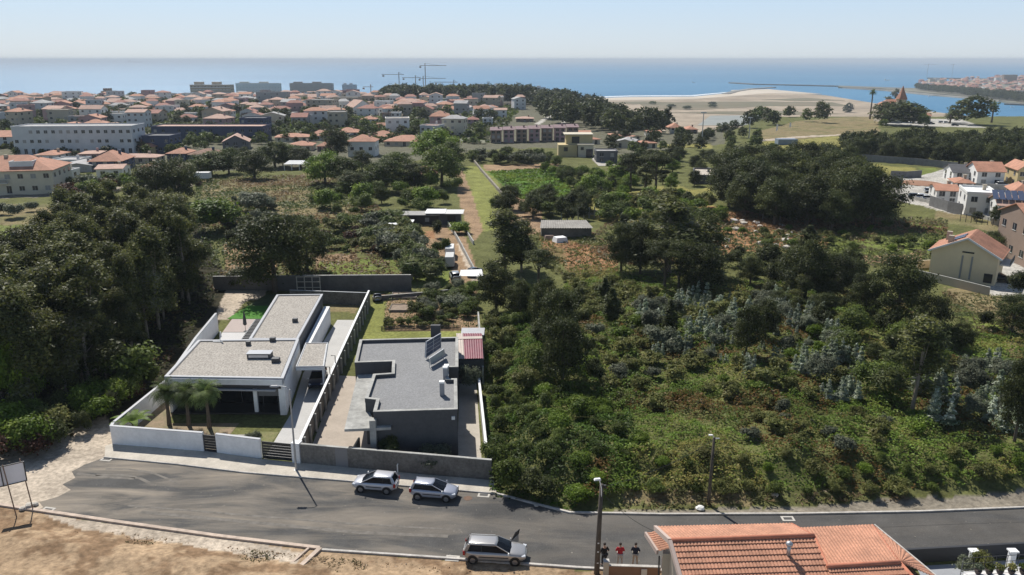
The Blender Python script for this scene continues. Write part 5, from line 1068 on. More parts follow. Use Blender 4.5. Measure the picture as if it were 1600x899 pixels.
for i, (px, py, rz, c, lab) in enumerate(((1456, 302, -12, (0.7, 0.7, 0.7), 'white van-like car parked in the right cluster'), (1432, 311, -14, (0.02, 0.02, 0.02), 'small dark car parked by the white wall'), (1443, 312, -14, (0.7, 0.7, 0.7), 'white car parked between the dark car and the pale one'), (1453, 314, -14, (0.6, 0.6, 0.6), 'pale car parked nearest the white house'),
        (1433, 257, 20, (0.02, 0.02, 0.025), 'dark car parked by the long forest wall'), (1566, 292, 0, (0.5, 0.5, 0.5), 'silver car parked right of the joined white houses'))):
    x, y, z = ground(px, py); make_car(lab, (x, y, z + .03), R(rz), 4.2, 1.75, 1.5, 1.0, .4, .25, paint(f'paint {i}', c), detail=False, group='cars parked in the right cluster')
# hill with the castle like house
x, y, z = ground(1403, 192); ca_ = thing('castle_house', 'castle like brick house with a pointed orange tower roof on the hill', 'house', (x, y, z)); HUSED.append((x, y + 8, 18))
MB().box((-1, 9, 5), (17, 12, 12)).build('wall', wm('beige'), ca_); r = MB(); r.add([(-9.8, 2.5, 11), (8, 2.5, 11), (8, 15.5, 11), (-9.8, 15.5, 11), (-5, 9, 14.6), (4, 9, 14.6)], [(0, 1, 5, 4), (1, 2, 5), (2, 3, 4, 5), (3, 0, 4)]); r.build('roof', rm_('orange'), ca_)
MB().box((2.5, 4.5, 7.5), (4.6, 4.6, 15)).build('tower', wm('cream'), ca_); MB().lathe((2.5, 4.5, 15), [(3.9, -.2), (2.8, 2.2), (1.4, 5.0), (.1, 8.6)], 8).build('tower_roof', rm_('orange'), ca_)
MB().lathe((-8.6, 3.2, 0), [(1.7, -1), (1.7, 12.5), (2.0, 12.6), (2.0, 13.6), (1.5, 13.7)], 10).build('turret', wm('brick'), ca_)
for i in range(4):
    for j in range(2): MB().box((-7 + i * 3.4, 2.96, 2.8 + j * 4.2), (1.1, .1, 2.0)).build('window', m_win, ca_)
bpx(1446, 190, 16, 181, 177, 'small orange roofed annex right of the castle like house', 7, 0, roof='side', wall='beige', rc='orange', floors=1)
for i, (px, py, c, lab) in enumerate(((1455, 194.5, (0.03, 0.03, 0.03), 'dark car with pale roof parked on the hill'), (1471, 192.5, (0.7, 0.7, 0.7), 'white car parked on the hill, left of two'), (1478, 193, (0.65, 0.65, 0.66), 'white car parked on the hill, right of two'), (1492, 197, (0.02, 0.03, 0.025), 'dark green car parked under the big hill tree'))):
    x, y, z = ground(px, py); make_car(lab, (x, y, z + .03), R(rnd.uniform(-15, 15)), 4.3, 1.8, 1.5, 1.1, .4, .25, paint(f'hill paint {i}', c), detail=False, group='cars parked on the hill')
for px, py, hh, lab in ((1212, 208, 5, 'white feather flag on the hill meadow, left of two'), (1233, 202, 4, 'white feather flag on the hill meadow, right of two')):
    x, y, z = ground(px, py); f = thing('feather_flag', lab, 'flag', (x, y, z)); MB().tube([(0, 0, 0), (.1, 0, hh)], .05, 5).build('pole', m_galv, f); MB().add([(.1, 0, 1), (.1, 0, hh), (1.1, .1, hh - .6), (1.0, .1, 1.4)], [(0, 1, 2, 3)]).build('banner', m_white, f)
x, y, z = ground(1228, 226); tag(MB().box((x, y, z + 1.3), (9, 5, 2.6)).build('cabin', mat('blue grey cabin', (0.2, 0.25, 0.32), .6)), 'blue grey cabin at the foot of the hill meadow', 'cabin')
# tall lamp masts and pylons
for px, b, tp_, lab in ((1096, 232, 176, 'tall pale lamp mast in the valley, left of two'), (1170, 216, 184, 'tall pale lamp mast near the hill, right of two'), (669, 150, 139, 'thin pale mast before the coastal wood'), (488, 200, 180, 'dark slender mast in mid town')):
    x, y, z = ground(px, b); _, dy, dz = ray(px, tp_); zt = CAM_H + dz / dy * y; t = thing('lamp_mast', lab, 'mast'); MB().tube([(x, y, z), (x, y, zt)], [.3, .16], 6).build('pole', m_galv, t); MB().box((x, y, zt), (2.4, .5, .5)).build('lamp_row', m_galv, t)
# construction cranes on the coast
def crane(px, py_top, jl, jr, Y, label, group='tower cranes on the coast'):
    _, dy, dz = ray(px, py_top); x = ray(px, py_top)[0] / dy * Y; zt = CAM_H + dz / dy * Y; t = thing('tower_crane', label, 'crane', (x, Y, 0), group=group); m = mat('crane steel', (0.30, 0.24, 0.20), .6)
    z0 = float(tz(x, Y)); k = Y / FOC; MB().beam((0, 0, z0), (0, 0, zt), .9, .9).build('mast', m, t); MB().beam((-jl * k, 0, zt - 3), (jr * k, 0, zt - 3), .6, .6).build('jib', m, t); MB().box((-jl * k * .9, 0, zt - 5), (2.4, 1.2, 2)).build('counterweight', m, t); MB().beam((0, 0, zt), (jr * k * .7, 0, zt - 3), .2, .2).build('tie_bar', m, t)
crane(664, 99, 8, 32, 1080, 'tallest crane on the coast behind the pines'); crane(623, 113, 26, 8, 1100, 'crane left of the tallest one on the coast'); crane(649, 118, 20, 8, 1120, 'low crane just left of the tallest one'); crane(661, 119, 6, 34, 1090, 'low crane just right of the tallest one'); crane(709, 125, 30, 6, 1090, 'lowest crane right of the tallest one')
crane(579, 132, 12, 4, 1000, 'small crane beside the small grey coastal tower')
crane(1451, 100, 6, 14, 4200, 'left one of two far harbour cranes on the horizon', 'far harbour cranes'); crane(1490, 100, 3, 3, 4200, 'right one of two far harbour cranes on the horizon', 'far harbour cranes')
# shacks and yard
sk = thing('shack', 'long dark shack with black open front and thin white roof edge', 'shack', ground(652, 352)); 
MB().box((0, 2.0, 1.1), (9.5, 4, 2.2)).build('wall', mat('dark boards', (0.05, 0.045, 0.04), .9, .3, 1), sk); MB().box((0, 1.8, 2.3), (10.0, 4.8, .12)).build('roof', mat('asbestos sheet', (0.33, 0.32, 0.30), .9, .2, .5), sk); MB().box((-3, -.03, 1.3), (1.2, .06, .7)).build('window', m_shut, sk)
MB().box((2.2, -.03, 1.2), (.9, .06, .9)).build('window', m_shut, sk)
sk = thing('shack', 'white roofed shack right of the long dark one', 'shack', ground(693, 352)); MB().box((0, 2.2, 1.3), (7.4, 4.2, 2.6)).build('wall', m_dgray, sk); MB().box((-1.8, 1.8, 2.72), (4.4, 5.4, .14)).build('roof_sheet', m_white, sk); MB().box((2.4, 1.8, 2.62), (4.0, 5.0, .12)).build('roof_sheet', mat('pale roof sheet', (0.6, 0.6, 0.58), .8), sk)
for x_ in (-2, 1.8): MB().box((x_, -.0, 1.1), (1.8, .1, 2.0)).build('door_opening', m_black, sk)
sk = thing('shack', 'low white roofed lean-to half hidden by canes', 'shack', ground(626, 362)); MB().box((0, 1.5, .8), (4.6, 4.6, 1.6)).build('wall', m_dgray, sk); MB().box((0, 1.5, 1.7), (5.0, 5.2, .12)).build('roof', m_white, sk)
def van(label, px, py, rz, c):
    x, y, z = ground(px, py); t = thing('van', label, 'van', (x, y, z), R(rz)); MB().box((0, 0, 1.15), (4.2, 1.7, 1.7), 0, .9).build('body', c, t, bevel=.08); MB().box((1.9, 0, 1.5), (.7, 1.5, .7), 0, .8).build('windscreen', m_glass, t)
    for a in (-1.3, 1.3):
        for b in (-.75, .75): MB().tube([(a, b - .1, .3), (a, b + .1, .3)], .3, 12).build('wheel', m_tyre, t)
van('white van parked along the yard track, farther of two', 703, 401, 92, m_white); van('grey white van parked along the yard track, nearer of two', 703, 415, 92, mat('dirty white', (0.5, 0.5, 0.48), .6))
make_car('grey car parked at the near end of the yard track', (*at0(711, 436), 0.03), R(100), 4.2, 1.7, 1.4, 1.1, .4, .3, silver3, detail=False)
make_car('small dark car half under the white canopy', (*at0(742, 430), 0.03), R(60), 3.6, 1.6, 1.4, .9, .4, .3, paint('black paint', (0.015, 0.015, 0.016)), detail=False)
cn = thing('canopy', 'white sheet canopy on posts at the end of the yard wall', 'canopy', ground(738, 446)); MB().add([(-2, -1.2, 1.9), (1.9, -1.5, 1.9), (1.5, 1.4, 2.3), (-1.9, 1.0, 2.3)], [(0, 1, 2, 3)]).build('sheet', m_white, cn)
for a, b in ((-1.8, -1.1), (1.7, -1.3), (1.4, 1.3), (-1.7, .9)): MB().beam((a, b, 0), (a, b, 2.0), .08, .08).build('post', m_white, cn)
gwall('long low pale wall running down the yard track', [(700, 352), (716, 378), (748, 440)], .9, m_conc, 'yard_wall', .2); gwall('low pale wall between the yard and the green strip', [(716, 345), (740, 383)], .8, m_conc, 'yard_wall', .2)
gwall('long stone wall between the green strip and the vine field', [(735, 246), (752, 268), (790, 312)], .9, mat('field stone', (0.25, 0.22, 0.18), .95, .3, .8), 'field_wall', .5); gwall('pale edge wall on the right of the green field', [(634, 398), (644, 438)], .5, m_conc, 'yard_wall', .25)
tn = thing('tent', 'white open tent behind the dry field', 'tent', ground(462, 267)); k = 1
MB().add([(-4, 0, 2.2), (4, 0, 2.2), (4, 4, 2.2), (-4, 4, 2.2), (-2.5, 2, 3.3), (2.5, 2, 3.3)], [(0, 1, 5, 4), (1, 2, 5), (2, 3, 4, 5), (3, 0, 4)]).build('canopy', m_white, tn)
for a in (-3.8, -1.3, 1.3, 3.8): MB().beam((a, .1, 0), (a, .1, 2.2), .2, .2).build('post', m_white, tn)
rs = thing('ruined_shed', 'long low shed with grey fibre roof in the middle farmland', 'shed', ground(885, 372)); MB().box((0, 2.4, .9), (10.2, 4.6, 2.4)).build('wall', mat('old stone', (0.13, 0.12, 0.10), .95, .3, 1), rs)
corrugated('roof', [np.array((-5.4, -.3, 2.1)), np.array((5.4, -.3, 2.1)), np.array((4.4, 5.0, 2.7)), np.array((-5.0, 5.0, 2.7))], mat('fibre roof', (0.30, 0.28, 0.25), .9, .25, .6), rs, .5, .05)
tag(MB().box((*ground(875, 378)[:2], .5), (2.6, 2.2, 1.0), .4, .8).build('tarp_heap', m_white), 'white tarpaulin heap before the grey roofed shed', 'tarp')
tag(MB().box((*ground(858, 374)[:2], .4), (2.4, 1.6, .9), .2, .7).build('brick_heap', wm('brick')), 'heap of red bricks left of the white tarpaulin', 'brick heap')
ru = thing('ruin', 'roofless ruin of pale posts and broken walls beyond the grey roofed shed', 'ruin', ground(905, 345))
for i in range(8): MB().box((-4 + i * 1.3, .6 * i, 1.2), (.25, .25, 2.6)).build('post', m_conc, ru)
MB().wall([(-1, 8), (4, 6.5), (8, 5)], .3, 0, 1.2).build('wall', m_conc, ru)
sf = thing('frame_rack', 'pale timber frame rack standing before the dark retaining wall', 'rack', ground(483, 458)); 
for a in (-1.8, -.6, .6, 1.8): MB().beam((a, 0, 0), (a, 0, 2.6), .12, .12).build('post', mat('pale timber', (0.5, 0.45, 0.36), .8), sf)
for z_ in (.9, 1.8, 2.6): MB().beam((-1.9, 0, z_), (1.9, 0, z_), .1, .1).build('rail', mat('pale timber', (0.5, 0.45, 0.36)), sf)
tag(MB().box((*ground(318, 284)[:2], .9), (4.5, 2.4, 1.8)).build('hut', wm('white')), 'small white hut at the left end of the dry field', 'hut')
rr_ = thing('ruin', 'rust coloured broken roof between the dark tree and the big bright tree', 'ruin', ground(668, 282)); MB().add([(-3, 0, 2), (2.5, 0, 1.2), (3.5, 8, 3.0), (-2.5, 8, 3.6)], [(0, 1, 2, 3)]).build('roof', rm_('red'), rr_); MB().box((0, 4, .5), (4.5, 6, 2.2)).build('wall', wm('beige'), rr_)
# rubble on the open reddish ground
gR = random.Random(8)
for i in range(26):
    px = gR.uniform(1105, 1240); py = gR.uniform(345, 388); x, y, z = ground(px, py); s = gR.uniform(.4, 1.1)
    mb = MB(); mb.lathe((0, 0, 0), [(s, -.1), (s * .9, s * .4), (s * .3, s * .6)], 6); mb.v = [(a * gR.uniform(.7, 1.2), b * gR.uniform(.7, 1.2), c) for a, b, c in mb.v]; o = mb.build('rock', m_stone if i % 3 else mat('white rubble', (0.65, 0.62, 0.58), .8), loc=(x, y, z)); o['category'] = 'rock'; o['group'] = 'rubble on the open reddish ground'; o['desc'] = 'pale rubble lump on reddish ground'
label_rows([o for o in C.objects if o.get('desc') and o.get('group', '').startswith('rubble')], 7)

# ---- the rest of the town: houses in streets, one by one
def fill(poly, n, seed, where, group, flo=(1, 2), wr=(9, 15), per=14, far=False, flat=.25, gap=1.0):
    g = random.Random(seed); wp = [ground(px, py)[:2] for px, py in poly]; xs = [p[0] for p in wp]; ys = [p[1] for p in wp]; got = []; tr = 0
    while len(got) < n and tr < n * 80:
        tr += 1; s = g.random(); y = min(ys) + (max(ys) - min(ys)) * s; x = g.uniform(min(xs), max(xs))
        if not inpoly(np.array(x), np.array(y), wp): continue
        w = g.uniform(*wr); d = g.uniform(8, 12)
        if any((x - a) ** 2 + (y + d / 2 - b) ** 2 < ((w * .62 + r) * gap) ** 2 for a, b, r in HUSED): continue
        HUSED.append((x, y + d / 2, w * .62)); wl = g.choice(['white', 'white', 'white', 'cream', 'beige', 'pale', 'pink', 'grey']); rf = 'flat' if g.random() < .3 else g.choice(['hip', 'hip', 'side', 'gable']); rc = g.choice(['orange', 'orange', 'pinkish', 'pinkish', 'red', 'orange', 'grey']) if rf != 'flat' else g.choice(['grey', 'flat', 'pinkish', 'white'])
        fl = g.choice(flo); rw = {'flat': 'flat', 'hip': 'hip', 'side': 'long ridged', 'gable': 'gabled'}[rf]
        o = building(None, (x, y, float(tz(x, y))), w, d, 3.1 * fl, roof=rf, rise=g.uniform(1.4, 2.4), rz=R(g.gauss(0, 12)), wall=wl, rc=rc, floors=fl, group=group, chim=not far, win=True, nwin=2 if far else 3, desc=f'{wl} house, {rw} roof, {where}'); got.append(o)
    label_rows(got, per); return got
fill([(0, 236), (0, 196), (430, 186), (560, 206), (640, 206), (660, 196), (750, 200), (750, 222), (420, 206), (240, 200)], 34, 3, 'near town', 'houses of the near town', flo=(1, 2, 2, 3), per=12)
fill([(-20, 205), (-20, 176), (430, 170), (640, 175), (760, 172), (760, 196), (640, 186), (430, 190)], 62, 4, 'middle town', 'houses of the middle town', flo=(1, 2, 2, 3), far=True, per=14)
fill([(-20, 176), (-20, 162), (420, 158), (820, 156), (830, 172), (430, 170)], 84, 5, 'far town', 'houses of the far town', flo=(1, 2, 2, 3, 4), far=True, per=16, gap=.85)
fill([(-20, 162), (-20, 157), (300, 154), (560, 154), (560, 158), (420, 158)], 44, 6, 'coast town', 'houses of the coast town', far=True, per=16, gap=.8)
HM = MB(); gH = random.Random(31); k = 0
mass_poly = [ground(px, py)[:2] for px, py in [(-20, 178), (-20, 157), (300, 154.5), (560, 154.5), (820, 157), (830, 172), (640, 182), (430, 180)]]
for tr in range(14000):
    if k > 330: break
    x = gH.uniform(-900, 60); y = gH.uniform(560, 1120)
    if not inpoly(np.array(x), np.array(y), mass_poly): continue
    w = gH.uniform(8, 14); d = gH.uniform(8, 11)
    if any((x - a) ** 2 + (y + d / 2 - b) ** 2 < ((w * .55 + r) * .82) ** 2 for a, b, r in HUSED): continue
    HUSED.append((x, y + d / 2, w * .55)); k += 1; z = float(tz(x, y)); h = gH.choice((3, 3.2, 6, 6.4, 9, 5)); q = gH.gauss(0, .2)
    HM.cur = gH.choice((0, 0, 0, 1, 2, 3)); HM.box((x, y, z + h / 2 - .5), (w, d, h + 1), q); HM.cur = gH.choice((4, 5, 5, 6, 7)); W2 = w / 2 + .4; D2 = d / 2 + .4; ca, sa = math.cos(q), math.sin(q); zz = z + h
    pts = [(-W2, -D2, zz), (W2, -D2, zz), (W2, D2, zz), (-W2, D2, zz), (-W2 * .45, 0, zz + 2), (W2 * .45, 0, zz + 2)] if gH.random() < .75 else [(-W2, -D2, zz), (W2, -D2, zz), (W2, D2, zz), (-W2, D2, zz), (-W2, 0, zz + .4), (W2, 0, zz + .4)]
    HM.add([(x + a * ca - b * sa, y + a * sa + b * ca, c) for a, b, c in pts], [(0, 1, 5, 4), (1, 2, 5), (2, 3, 4, 5), (3, 0, 4)]); HM.cur = 8
    for i in range(3): a = -w / 2 + w * (i + .5) / 3; b = -d / 2 - .03; HM.box((x + a * ca - b * sa, y + a * sa + b * ca, z + h * .6), (1.3, .1, 1.3), q)
tag(HM.build('far_houses', [wm('white'), wm('cream'), wm('beige'), wm('pink'), rm_('orange'), rm_('pinkish'), rm_('red'), rm_('grey'), m_win]), 'dense mass of small orange roofed houses filling the far town', 'houses', kind='stuff')
# the far town across the river: each building a block with its roof
def farblock(px, py, wpx, hpx, wall, rc, lab, group):
    _, dy, dz = ray(px, py); t_ = (-50.5 - CAM_H) / dz; x = ray(px, py)[0] * t_; y = dy * t_; k = y / FOC; w = wpx * k; h = hpx * k; t = thing('house', lab, 'house', (x, y, -50.5), group=group)
    MB().box((0, 8, h / 2), (w, 14, h)).build('wall', wm(wall), t)
    r = MB(); W2 = w / 2 + .5
    if rc in ('grey', 'white'): r.box((0, 8, h + .3), (w + 1, 15, .6))
    else: r.add([(-W2, 0, h), (W2, 0, h), (W2, 16, h), (-W2, 16, h), (-W2 * .7, 8, h + 3.5), (W2 * .7, 8, h + 3.5)], [(0, 1, 5, 4), (1, 2, 5), (2, 3, 4, 5), (3, 0, 4)])
    r.build('roof', rm_(rc), t); return t
gF = random.Random(12); FB = MB()
for i in range(260):
    s = gF.random() ** .8; px = 1440 + s * 180 + gF.uniform(-6, 6); lo = 137 + (px - 1440) * .13; hi = 128 - (px - 1440) * .05
    py = gF.uniform(hi, lo); _, dy, dz = ray(px, py); t_ = (-50.5 - CAM_H) / dz; x = ray(px, py)[0] * t_; y = dy * t_; w = gF.uniform(3.0, 7) / FOC * y; h = gF.uniform(1.8, 4.2) / FOC * y
    FB.cur = gF.randrange(4); FB.box((x, y, -50.5 + h / 2), (w, 14, h), gF.gauss(0, .2)); FB.cur = 4 + gF.randrange(3); W2 = w / 2 + .5; z = -50.5 + h
    FB.add([(x - W2, y - 8, z), (x + W2, y - 8, z), (x + W2, y + 8, z), (x - W2, y + 8, z), (x - W2 * .7, y, z + 3.5), (x + W2 * .7, y, z + 3.5)], [(0, 1, 5, 4), (1, 2, 5), (2, 3, 4, 5), (3, 0, 4)])
tag(FB.build('distant_houses', [wm('white'), wm('cream'), wm('beige'), wm('pink'), rm_('orange'), rm_('pinkish'), rm_('red')]), 'hazy mass of red roofed houses across the river', 'houses', kind='stuff')
for i, (px, py, w, h, c, lab) in enumerate(((1456, 133, 7, 9, 'cream', 'leftmost of three pale towers across the river'), (1464, 133, 7, 10, 'white', 'middle one of three pale towers across the river'), (1471, 134, 8, 8, 'cream', 'rightmost of three pale towers across the river'), (1578, 130, 20, 12, 'brick', 'big brown block across the river'), (1597, 152, 16, 9, 'white', 'white block by the quay across the river at the right edge'), (1560, 128, 8, 6, 'white', 'pale block left of the big brown one across the river'))):
    farblock(px, py, w, h, c, 'grey', lab, 'towers of the town across the river')
# ships and boats
def ship(px, py, Lpx, label, tall=1.0, white=False):
    _, dy, dz = ray(px, py); t_ = (SEA - CAM_H) / dz; x = ray(px, py)[0] * t_; y = dy * t_; L_ = Lpx / FOC * y; t = thing('ship' if not white else 'boat', label, 'ship' if not white else 'boat', (x, y, SEA)); m = mat('hull grey', (0.16, 0.17, 0.19), .7) if not white else m_white
    h = L_ * .06 * tall; MB().add([(-L_ / 2, -L_ * .07, 0), (L_ / 2 * .9, -L_ * .07, 0), (L_ / 2 * .9, L_ * .07, 0), (-L_ / 2, L_ * .07, 0), (-L_ / 2, -L_ * .08, h), (L_ / 2, -L_ * .05, h * 1.1), (L_ / 2, L_ * .05, h * 1.1), (-L_ / 2, L_ * .08, h)], [(0, 1, 2, 3), (7, 6, 5, 4), (0, 4, 5, 1), (1, 5, 6, 2), (2, 6, 7, 3), (3, 7, 4, 0)]).build('hull', m, t)
    MB().box((-L_ * .38, 0, h * 1.9), (L_ * .13, L_ * .1, h * 1.9)).build('superstructure', m, t); return t
for a in ((211, 97.8, 21, 'long grey cargo ship on the horizon at the left', 1), (444, 97.5, 12, 'small grey ship on the horizon above the long hotel', 1), (693, 98.5, 10, 'small grey ship on the horizon above the coastal pines', 1), (876, 98.5, 7, 'tiny ship on the horizon right of the cranes', 1)): ship(*a[:4], tall=a[4])
for a in ((1084, 129.5, 5, 'tiny white boat before the breakwater'), (1453, 151.5, 6, 'white motor boat on the river'), (1582, 168, 6, 'white sailing boat on the river at the right edge'), (1386, 126, 8, 'white boat on the sea behind the promenade')): ship(*a, tall=2, white=True)
# ------------------------------------------------------------------ plants: crowns of many small leaf clumps on trunk and limbs
m_bark = mat('bark', (0.11, 0.085, 0.062), 0.95, 0.3, 2.0); m_barkp = mat('pale bark', (0.24, 0.20, 0.155), 0.9, 0.3, 1.5)
def leaves(blobs, n, leaf, seed, cols, asp=1.6, up=0.55, flat=0.0, inner=0.55, hang=0.0):
    """blobs (cx,cy,cz,rx,ry,rz); returns quads and colours"""
    g = np.random.default_rng(seed); B = np.array(blobs, float); a = (B[:, 3] * B[:, 4] + B[:, 3] * B[:, 5] * 2); pr_ = a / a.sum()
    k = g.choice(len(B), n, p=pr_); d = g.normal(size=(n, 3)); d /= np.linalg.norm(d, axis=1)[:, None]
    low = d[:, 2] < -0.35; d[low, 2] *= -g.random(low.sum()) 
    rho = inner + (1.08 - inner) * g.random(n) ** 0.6
    # tufts: leaves gather in small clusters so the surface is uneven
    tuft = g.normal(size=(len(B), 14, 3)); tuft /= np.linalg.norm(tuft, axis=2)[:, :, None]; tuft[..., 2] = np.abs(tuft[..., 2]) * .9 - .1
    tc = tuft[k, g.integers(0, 14, n)]; mixw = g.random(n)[:, None] ** 1.5 * .75 * (g.random(n)[:, None] < .8)
    d = d * (1 - .62) + tc * .62 + g.normal(size=(n, 3)) * .16
    P = B[k, :3] + d * rho[:, None] * B[k, 3:6] * 1.12
    N_ = d + g.normal(size=(n, 3)) * .55 + np.array((0, 0, up)); N_ /= np.linalg.norm(N_, axis=1)[:, None]
    t = np.cross(N_, g.normal(size=(n, 3))); t /= np.linalg.norm(t, axis=1)[:, None]
    if hang: t = t * (1 - hang) + np.array((0, 0, -1.0)) * hang; t -= N_ * (t * N_).sum(1)[:, None]; t /= np.linalg.norm(t, axis=1)[:, None]
    b = np.cross(N_, t); sz = leaf * (0.6 + .8 * g.random(n)) / 2
    t = t * (sz * asp ** .5)[:, None]; b = b * (sz / asp ** .5)[:, None]
    V = np.stack([P - t, P + b * .9, P + t, P - b * .9], 1)          # leaf-shaped diamonds
    cols = np.array(cols); ci = g.random(len(B)) ; cidx = np.clip((ci[k] * .55 + g.random(n) * .45) * len(cols), 0, len(cols) - 1).astype(int)
    col = cols[cidx] * (0.72 + .56 * g.random(n))[:, None]
    return V, col
def trunk_mb(h, r, limbs, lean=0.0, seed=0, n=7):
    g = random.Random(seed); mb = MB(); pts = [(0, 0, -.3), (lean * .2 * h + g.uniform(-.1, .1), g.uniform(-.1, .1), h * .35), (lean * .6 * h, g.uniform(-.2, .2), h * .7), (lean * h, 0, h)]
    mb.tube(pts, [r, r * .8, r * .55, r * .2], n)
    for (z0, x, y, z) in limbs:
        s = z0 / h; p0 = (lean * s * z0, 0, z0); mb.tube([p0, ((p0[0] + x) / 2, y / 2, (z0 + z) / 2 - .1 * (z - z0)), (x, y, z)], [r * .42 * (1.2 - s), r * .3 * (1.2 - s), r * .1], 5)
    return mb
DARK = [(0.040, 0.050, 0.018), (0.055, 0.067, 0.022), (0.075, 0.088, 0.027), (0.095, 0.105, 0.032)]
EUCC = [(0.046, 0.056, 0.022), (0.064, 0.076, 0.026), (0.092, 0.105, 0.034), (0.155, 0.16, 0.042), (0.18, 0.18, 0.11)]
MID = [(0.055, 0.080, 0.018), (0.080, 0.11, 0.024), (0.11, 0.145, 0.030), (0.14, 0.17, 0.036)]
BRIGHT = [(0.085, 0.14, 0.018), (0.12, 0.18, 0.022), (0.16, 0.23, 0.030), (0.21, 0.27, 0.04)]
OLIVE = [(0.11, 0.125, 0.036), (0.15, 0.16, 0.048), (0.19, 0.19, 0.062), (0.22, 0.20, 0.075)]
BLUE = [(0.17, 0.215, 0.12), (0.23, 0.275, 0.175), (0.34, 0.38, 0.28), (0.50, 0.53, 0.44)]
GREY = [(0.10, 0.12, 0.075), (0.14, 0.155, 0.10), (0.18, 0.19, 0.13)]
CANE = [(0.085, 0.12, 0.035), (0.12, 0.155, 0.05), (0.17, 0.19, 0.075), (0.22, 0.23, 0.11)]
REDD = [(0.07, 0.03, 0.02), (0.10, 0.045, 0.03), (0.05, 0.04, 0.02)]
PROTO = {}
def proto(kind, crownmesh, trunkmesh=None): PROTO.setdefault(kind, []).append((crownmesh, trunkmesh))
def blobs_for(shape, g, H, W):
    out = []
    if shape == 'euc':
        k = 13
        for i in range(k):
            s = i / (k - 1); z = H * (.22 + .74 * s); w = W / 2 * (1.08 - .75 * abs(s - .38) ** 1.1); a = g.uniform(0, 6.3); rr = w * g.uniform(.2, .8) * (1 - s * s * .6)
            r = W * g.uniform(.13, .25) * (1.05 - .25 * s); out.append((rr * math.cos(a), rr * math.sin(a), z, r, r, r * g.uniform(1.1, 1.6)))
    elif shape == 'round':
        for i in range(16):
            a = i * 2.4; s = (i + .5) / 16; zz = 1 - 1.8 * s; q = math.sqrt(max(0, 1 - zz * zz)); r = W * g.uniform(.14, .25); k = g.uniform(.85, 1.15)
            out.append((W * .33 * q * k * math.cos(a), W * .33 * q * k * math.sin(a), H * .50 + H * .40 * zz, r, r, r * .9))
        out.append((0, 0, H * .52, W * .3, W * .3, H * .32))
    elif shape == 'pine':
        for i in range(11):
            a = i * 2.4; q = math.sqrt((i + .3) / 11); r = W * g.uniform(.14, .2); out.append((W * .40 * q * math.cos(a), W * .40 * q * math.sin(a), H * (.88 - .25 * q * g.uniform(.3, 1.2)), r * 1.2, r * 1.2, r * .7))
        for i in range(3): a = g.uniform(0, 6.3); out.append((W * .3 * math.cos(a), W * .3 * math.sin(a), H * g.uniform(.45, .6), W * .12, W * .12, W * .08))
    elif shape == 'bush':
        for i in range(8):
            a = g.uniform(0, 6.3); q = W * .30 * math.sqrt(g.random()); r = W * g.uniform(.15, .26); out.append((q * math.cos(a), q * math.sin(a), H * g.uniform(.35, .72), r, r, H * .28))
        out.append((0, 0, H * .4, W * .35, W * .35, H * .35))
    elif shape == 'spire':
        for i in range(7):
            a = g.uniform(0, 6.3); q = W * .36 * math.sqrt(g.random()); h_ = H * g.uniform(.5, 1.0)
            for s in (.25, .5, .75, .95): out.append((q * math.cos(a), q * math.sin(a), h_ * s, W * .17 * (1.2 - s), W * .17 * (1.2 - s), h_ * .14))
    elif shape == 'column':
        for i in range(9):
            s = i / 8; a = g.uniform(0, 6.3); r = W * .5 * (.55 + .8 * s - 1.15 * s * s); out.append((.2 * r * math.cos(a), .2 * r * math.sin(a), H * (.12 + .82 * s), r * .9, r * .9, H * .12))
    return out
def make_kind(kind, shape, H, W, n, leaf, cols, nvar=3, trunk=True, **kw):
    for v in range(nvar):
        g = random.Random(hash_(kind) + v * 17); bl = blobs_for(shape, g, H, W); V, c = leaves(bl, n, leaf, hash_(kind) + v, cols, **kw)
        cm = quadmesh('crown', V, c, LEAF); tm = None
        if trunk:
            top = H * (.85 if shape in ('euc', 'pine') else .6); li = [(H * g.uniform(.25, .55), b[0] * .9, b[1] * .9, b[2]) for b in bl[::2]]
            tm = trunk_mb(top, W * (.028 if shape == 'euc' else .04), li, g.uniform(-.04, .04), v).mesh('trunk', m_barkp if shape == 'euc' else m_bark)
        proto(kind, cm, tm)
def hash_(s): return sum(ord(c) * (i + 3) for i, c in enumerate(s)) % 9973
make_kind('euc', 'euc', 14, 7.0, 12000, .25, EUCC, 4, asp=2.2, up=.1, hang=.4)
make_kind('oak', 'round', 9, 9, 13000, .25, DARK, 4)
make_kind('green', 'round', 8, 8.5, 10000, .27, MID, 3)
make_kind('bright', 'round', 7, 8, 9000, .27, BRIGHT, 2)
make_kind('pine', 'pine', 12, 9, 9000, .25, DARK, 3)
make_kind('bush', 'bush', 3, 3.6, 5200, .165, MID, 3, trunk=False)
make_kind('darkbush', 'bush', 3.4, 3.6, 5200, .165, DARK, 3, trunk=False)
make_kind('olivebush', 'bush', 2.4, 3.2, 5200, .165, OLIVE, 3, trunk=False)
make_kind('brightbush', 'bush', 2.6, 3.4, 5200, .165, BRIGHT, 2, trunk=False)
make_kind('greybush', 'bush', 2.6, 3.4, 5200, .165, GREY, 2, trunk=False)
make_kind('blue', 'spire', 3.2, 4.0, 4600, .19, BLUE, 4, trunk=False, asp=2.0, inner=.2)
make_kind('column', 'column', 6, 2.4, 4500, .19, DARK, 2, trunk=False)
make_kind('redbush', 'bush', 2.4, 3.0, 3200, .17, REDD, 2, trunk=False)
make_kind('cane', 'bush', 3.2, 4.0, 3600, .34, CANE, 3, trunk=False, asp=4.5, up=.5)
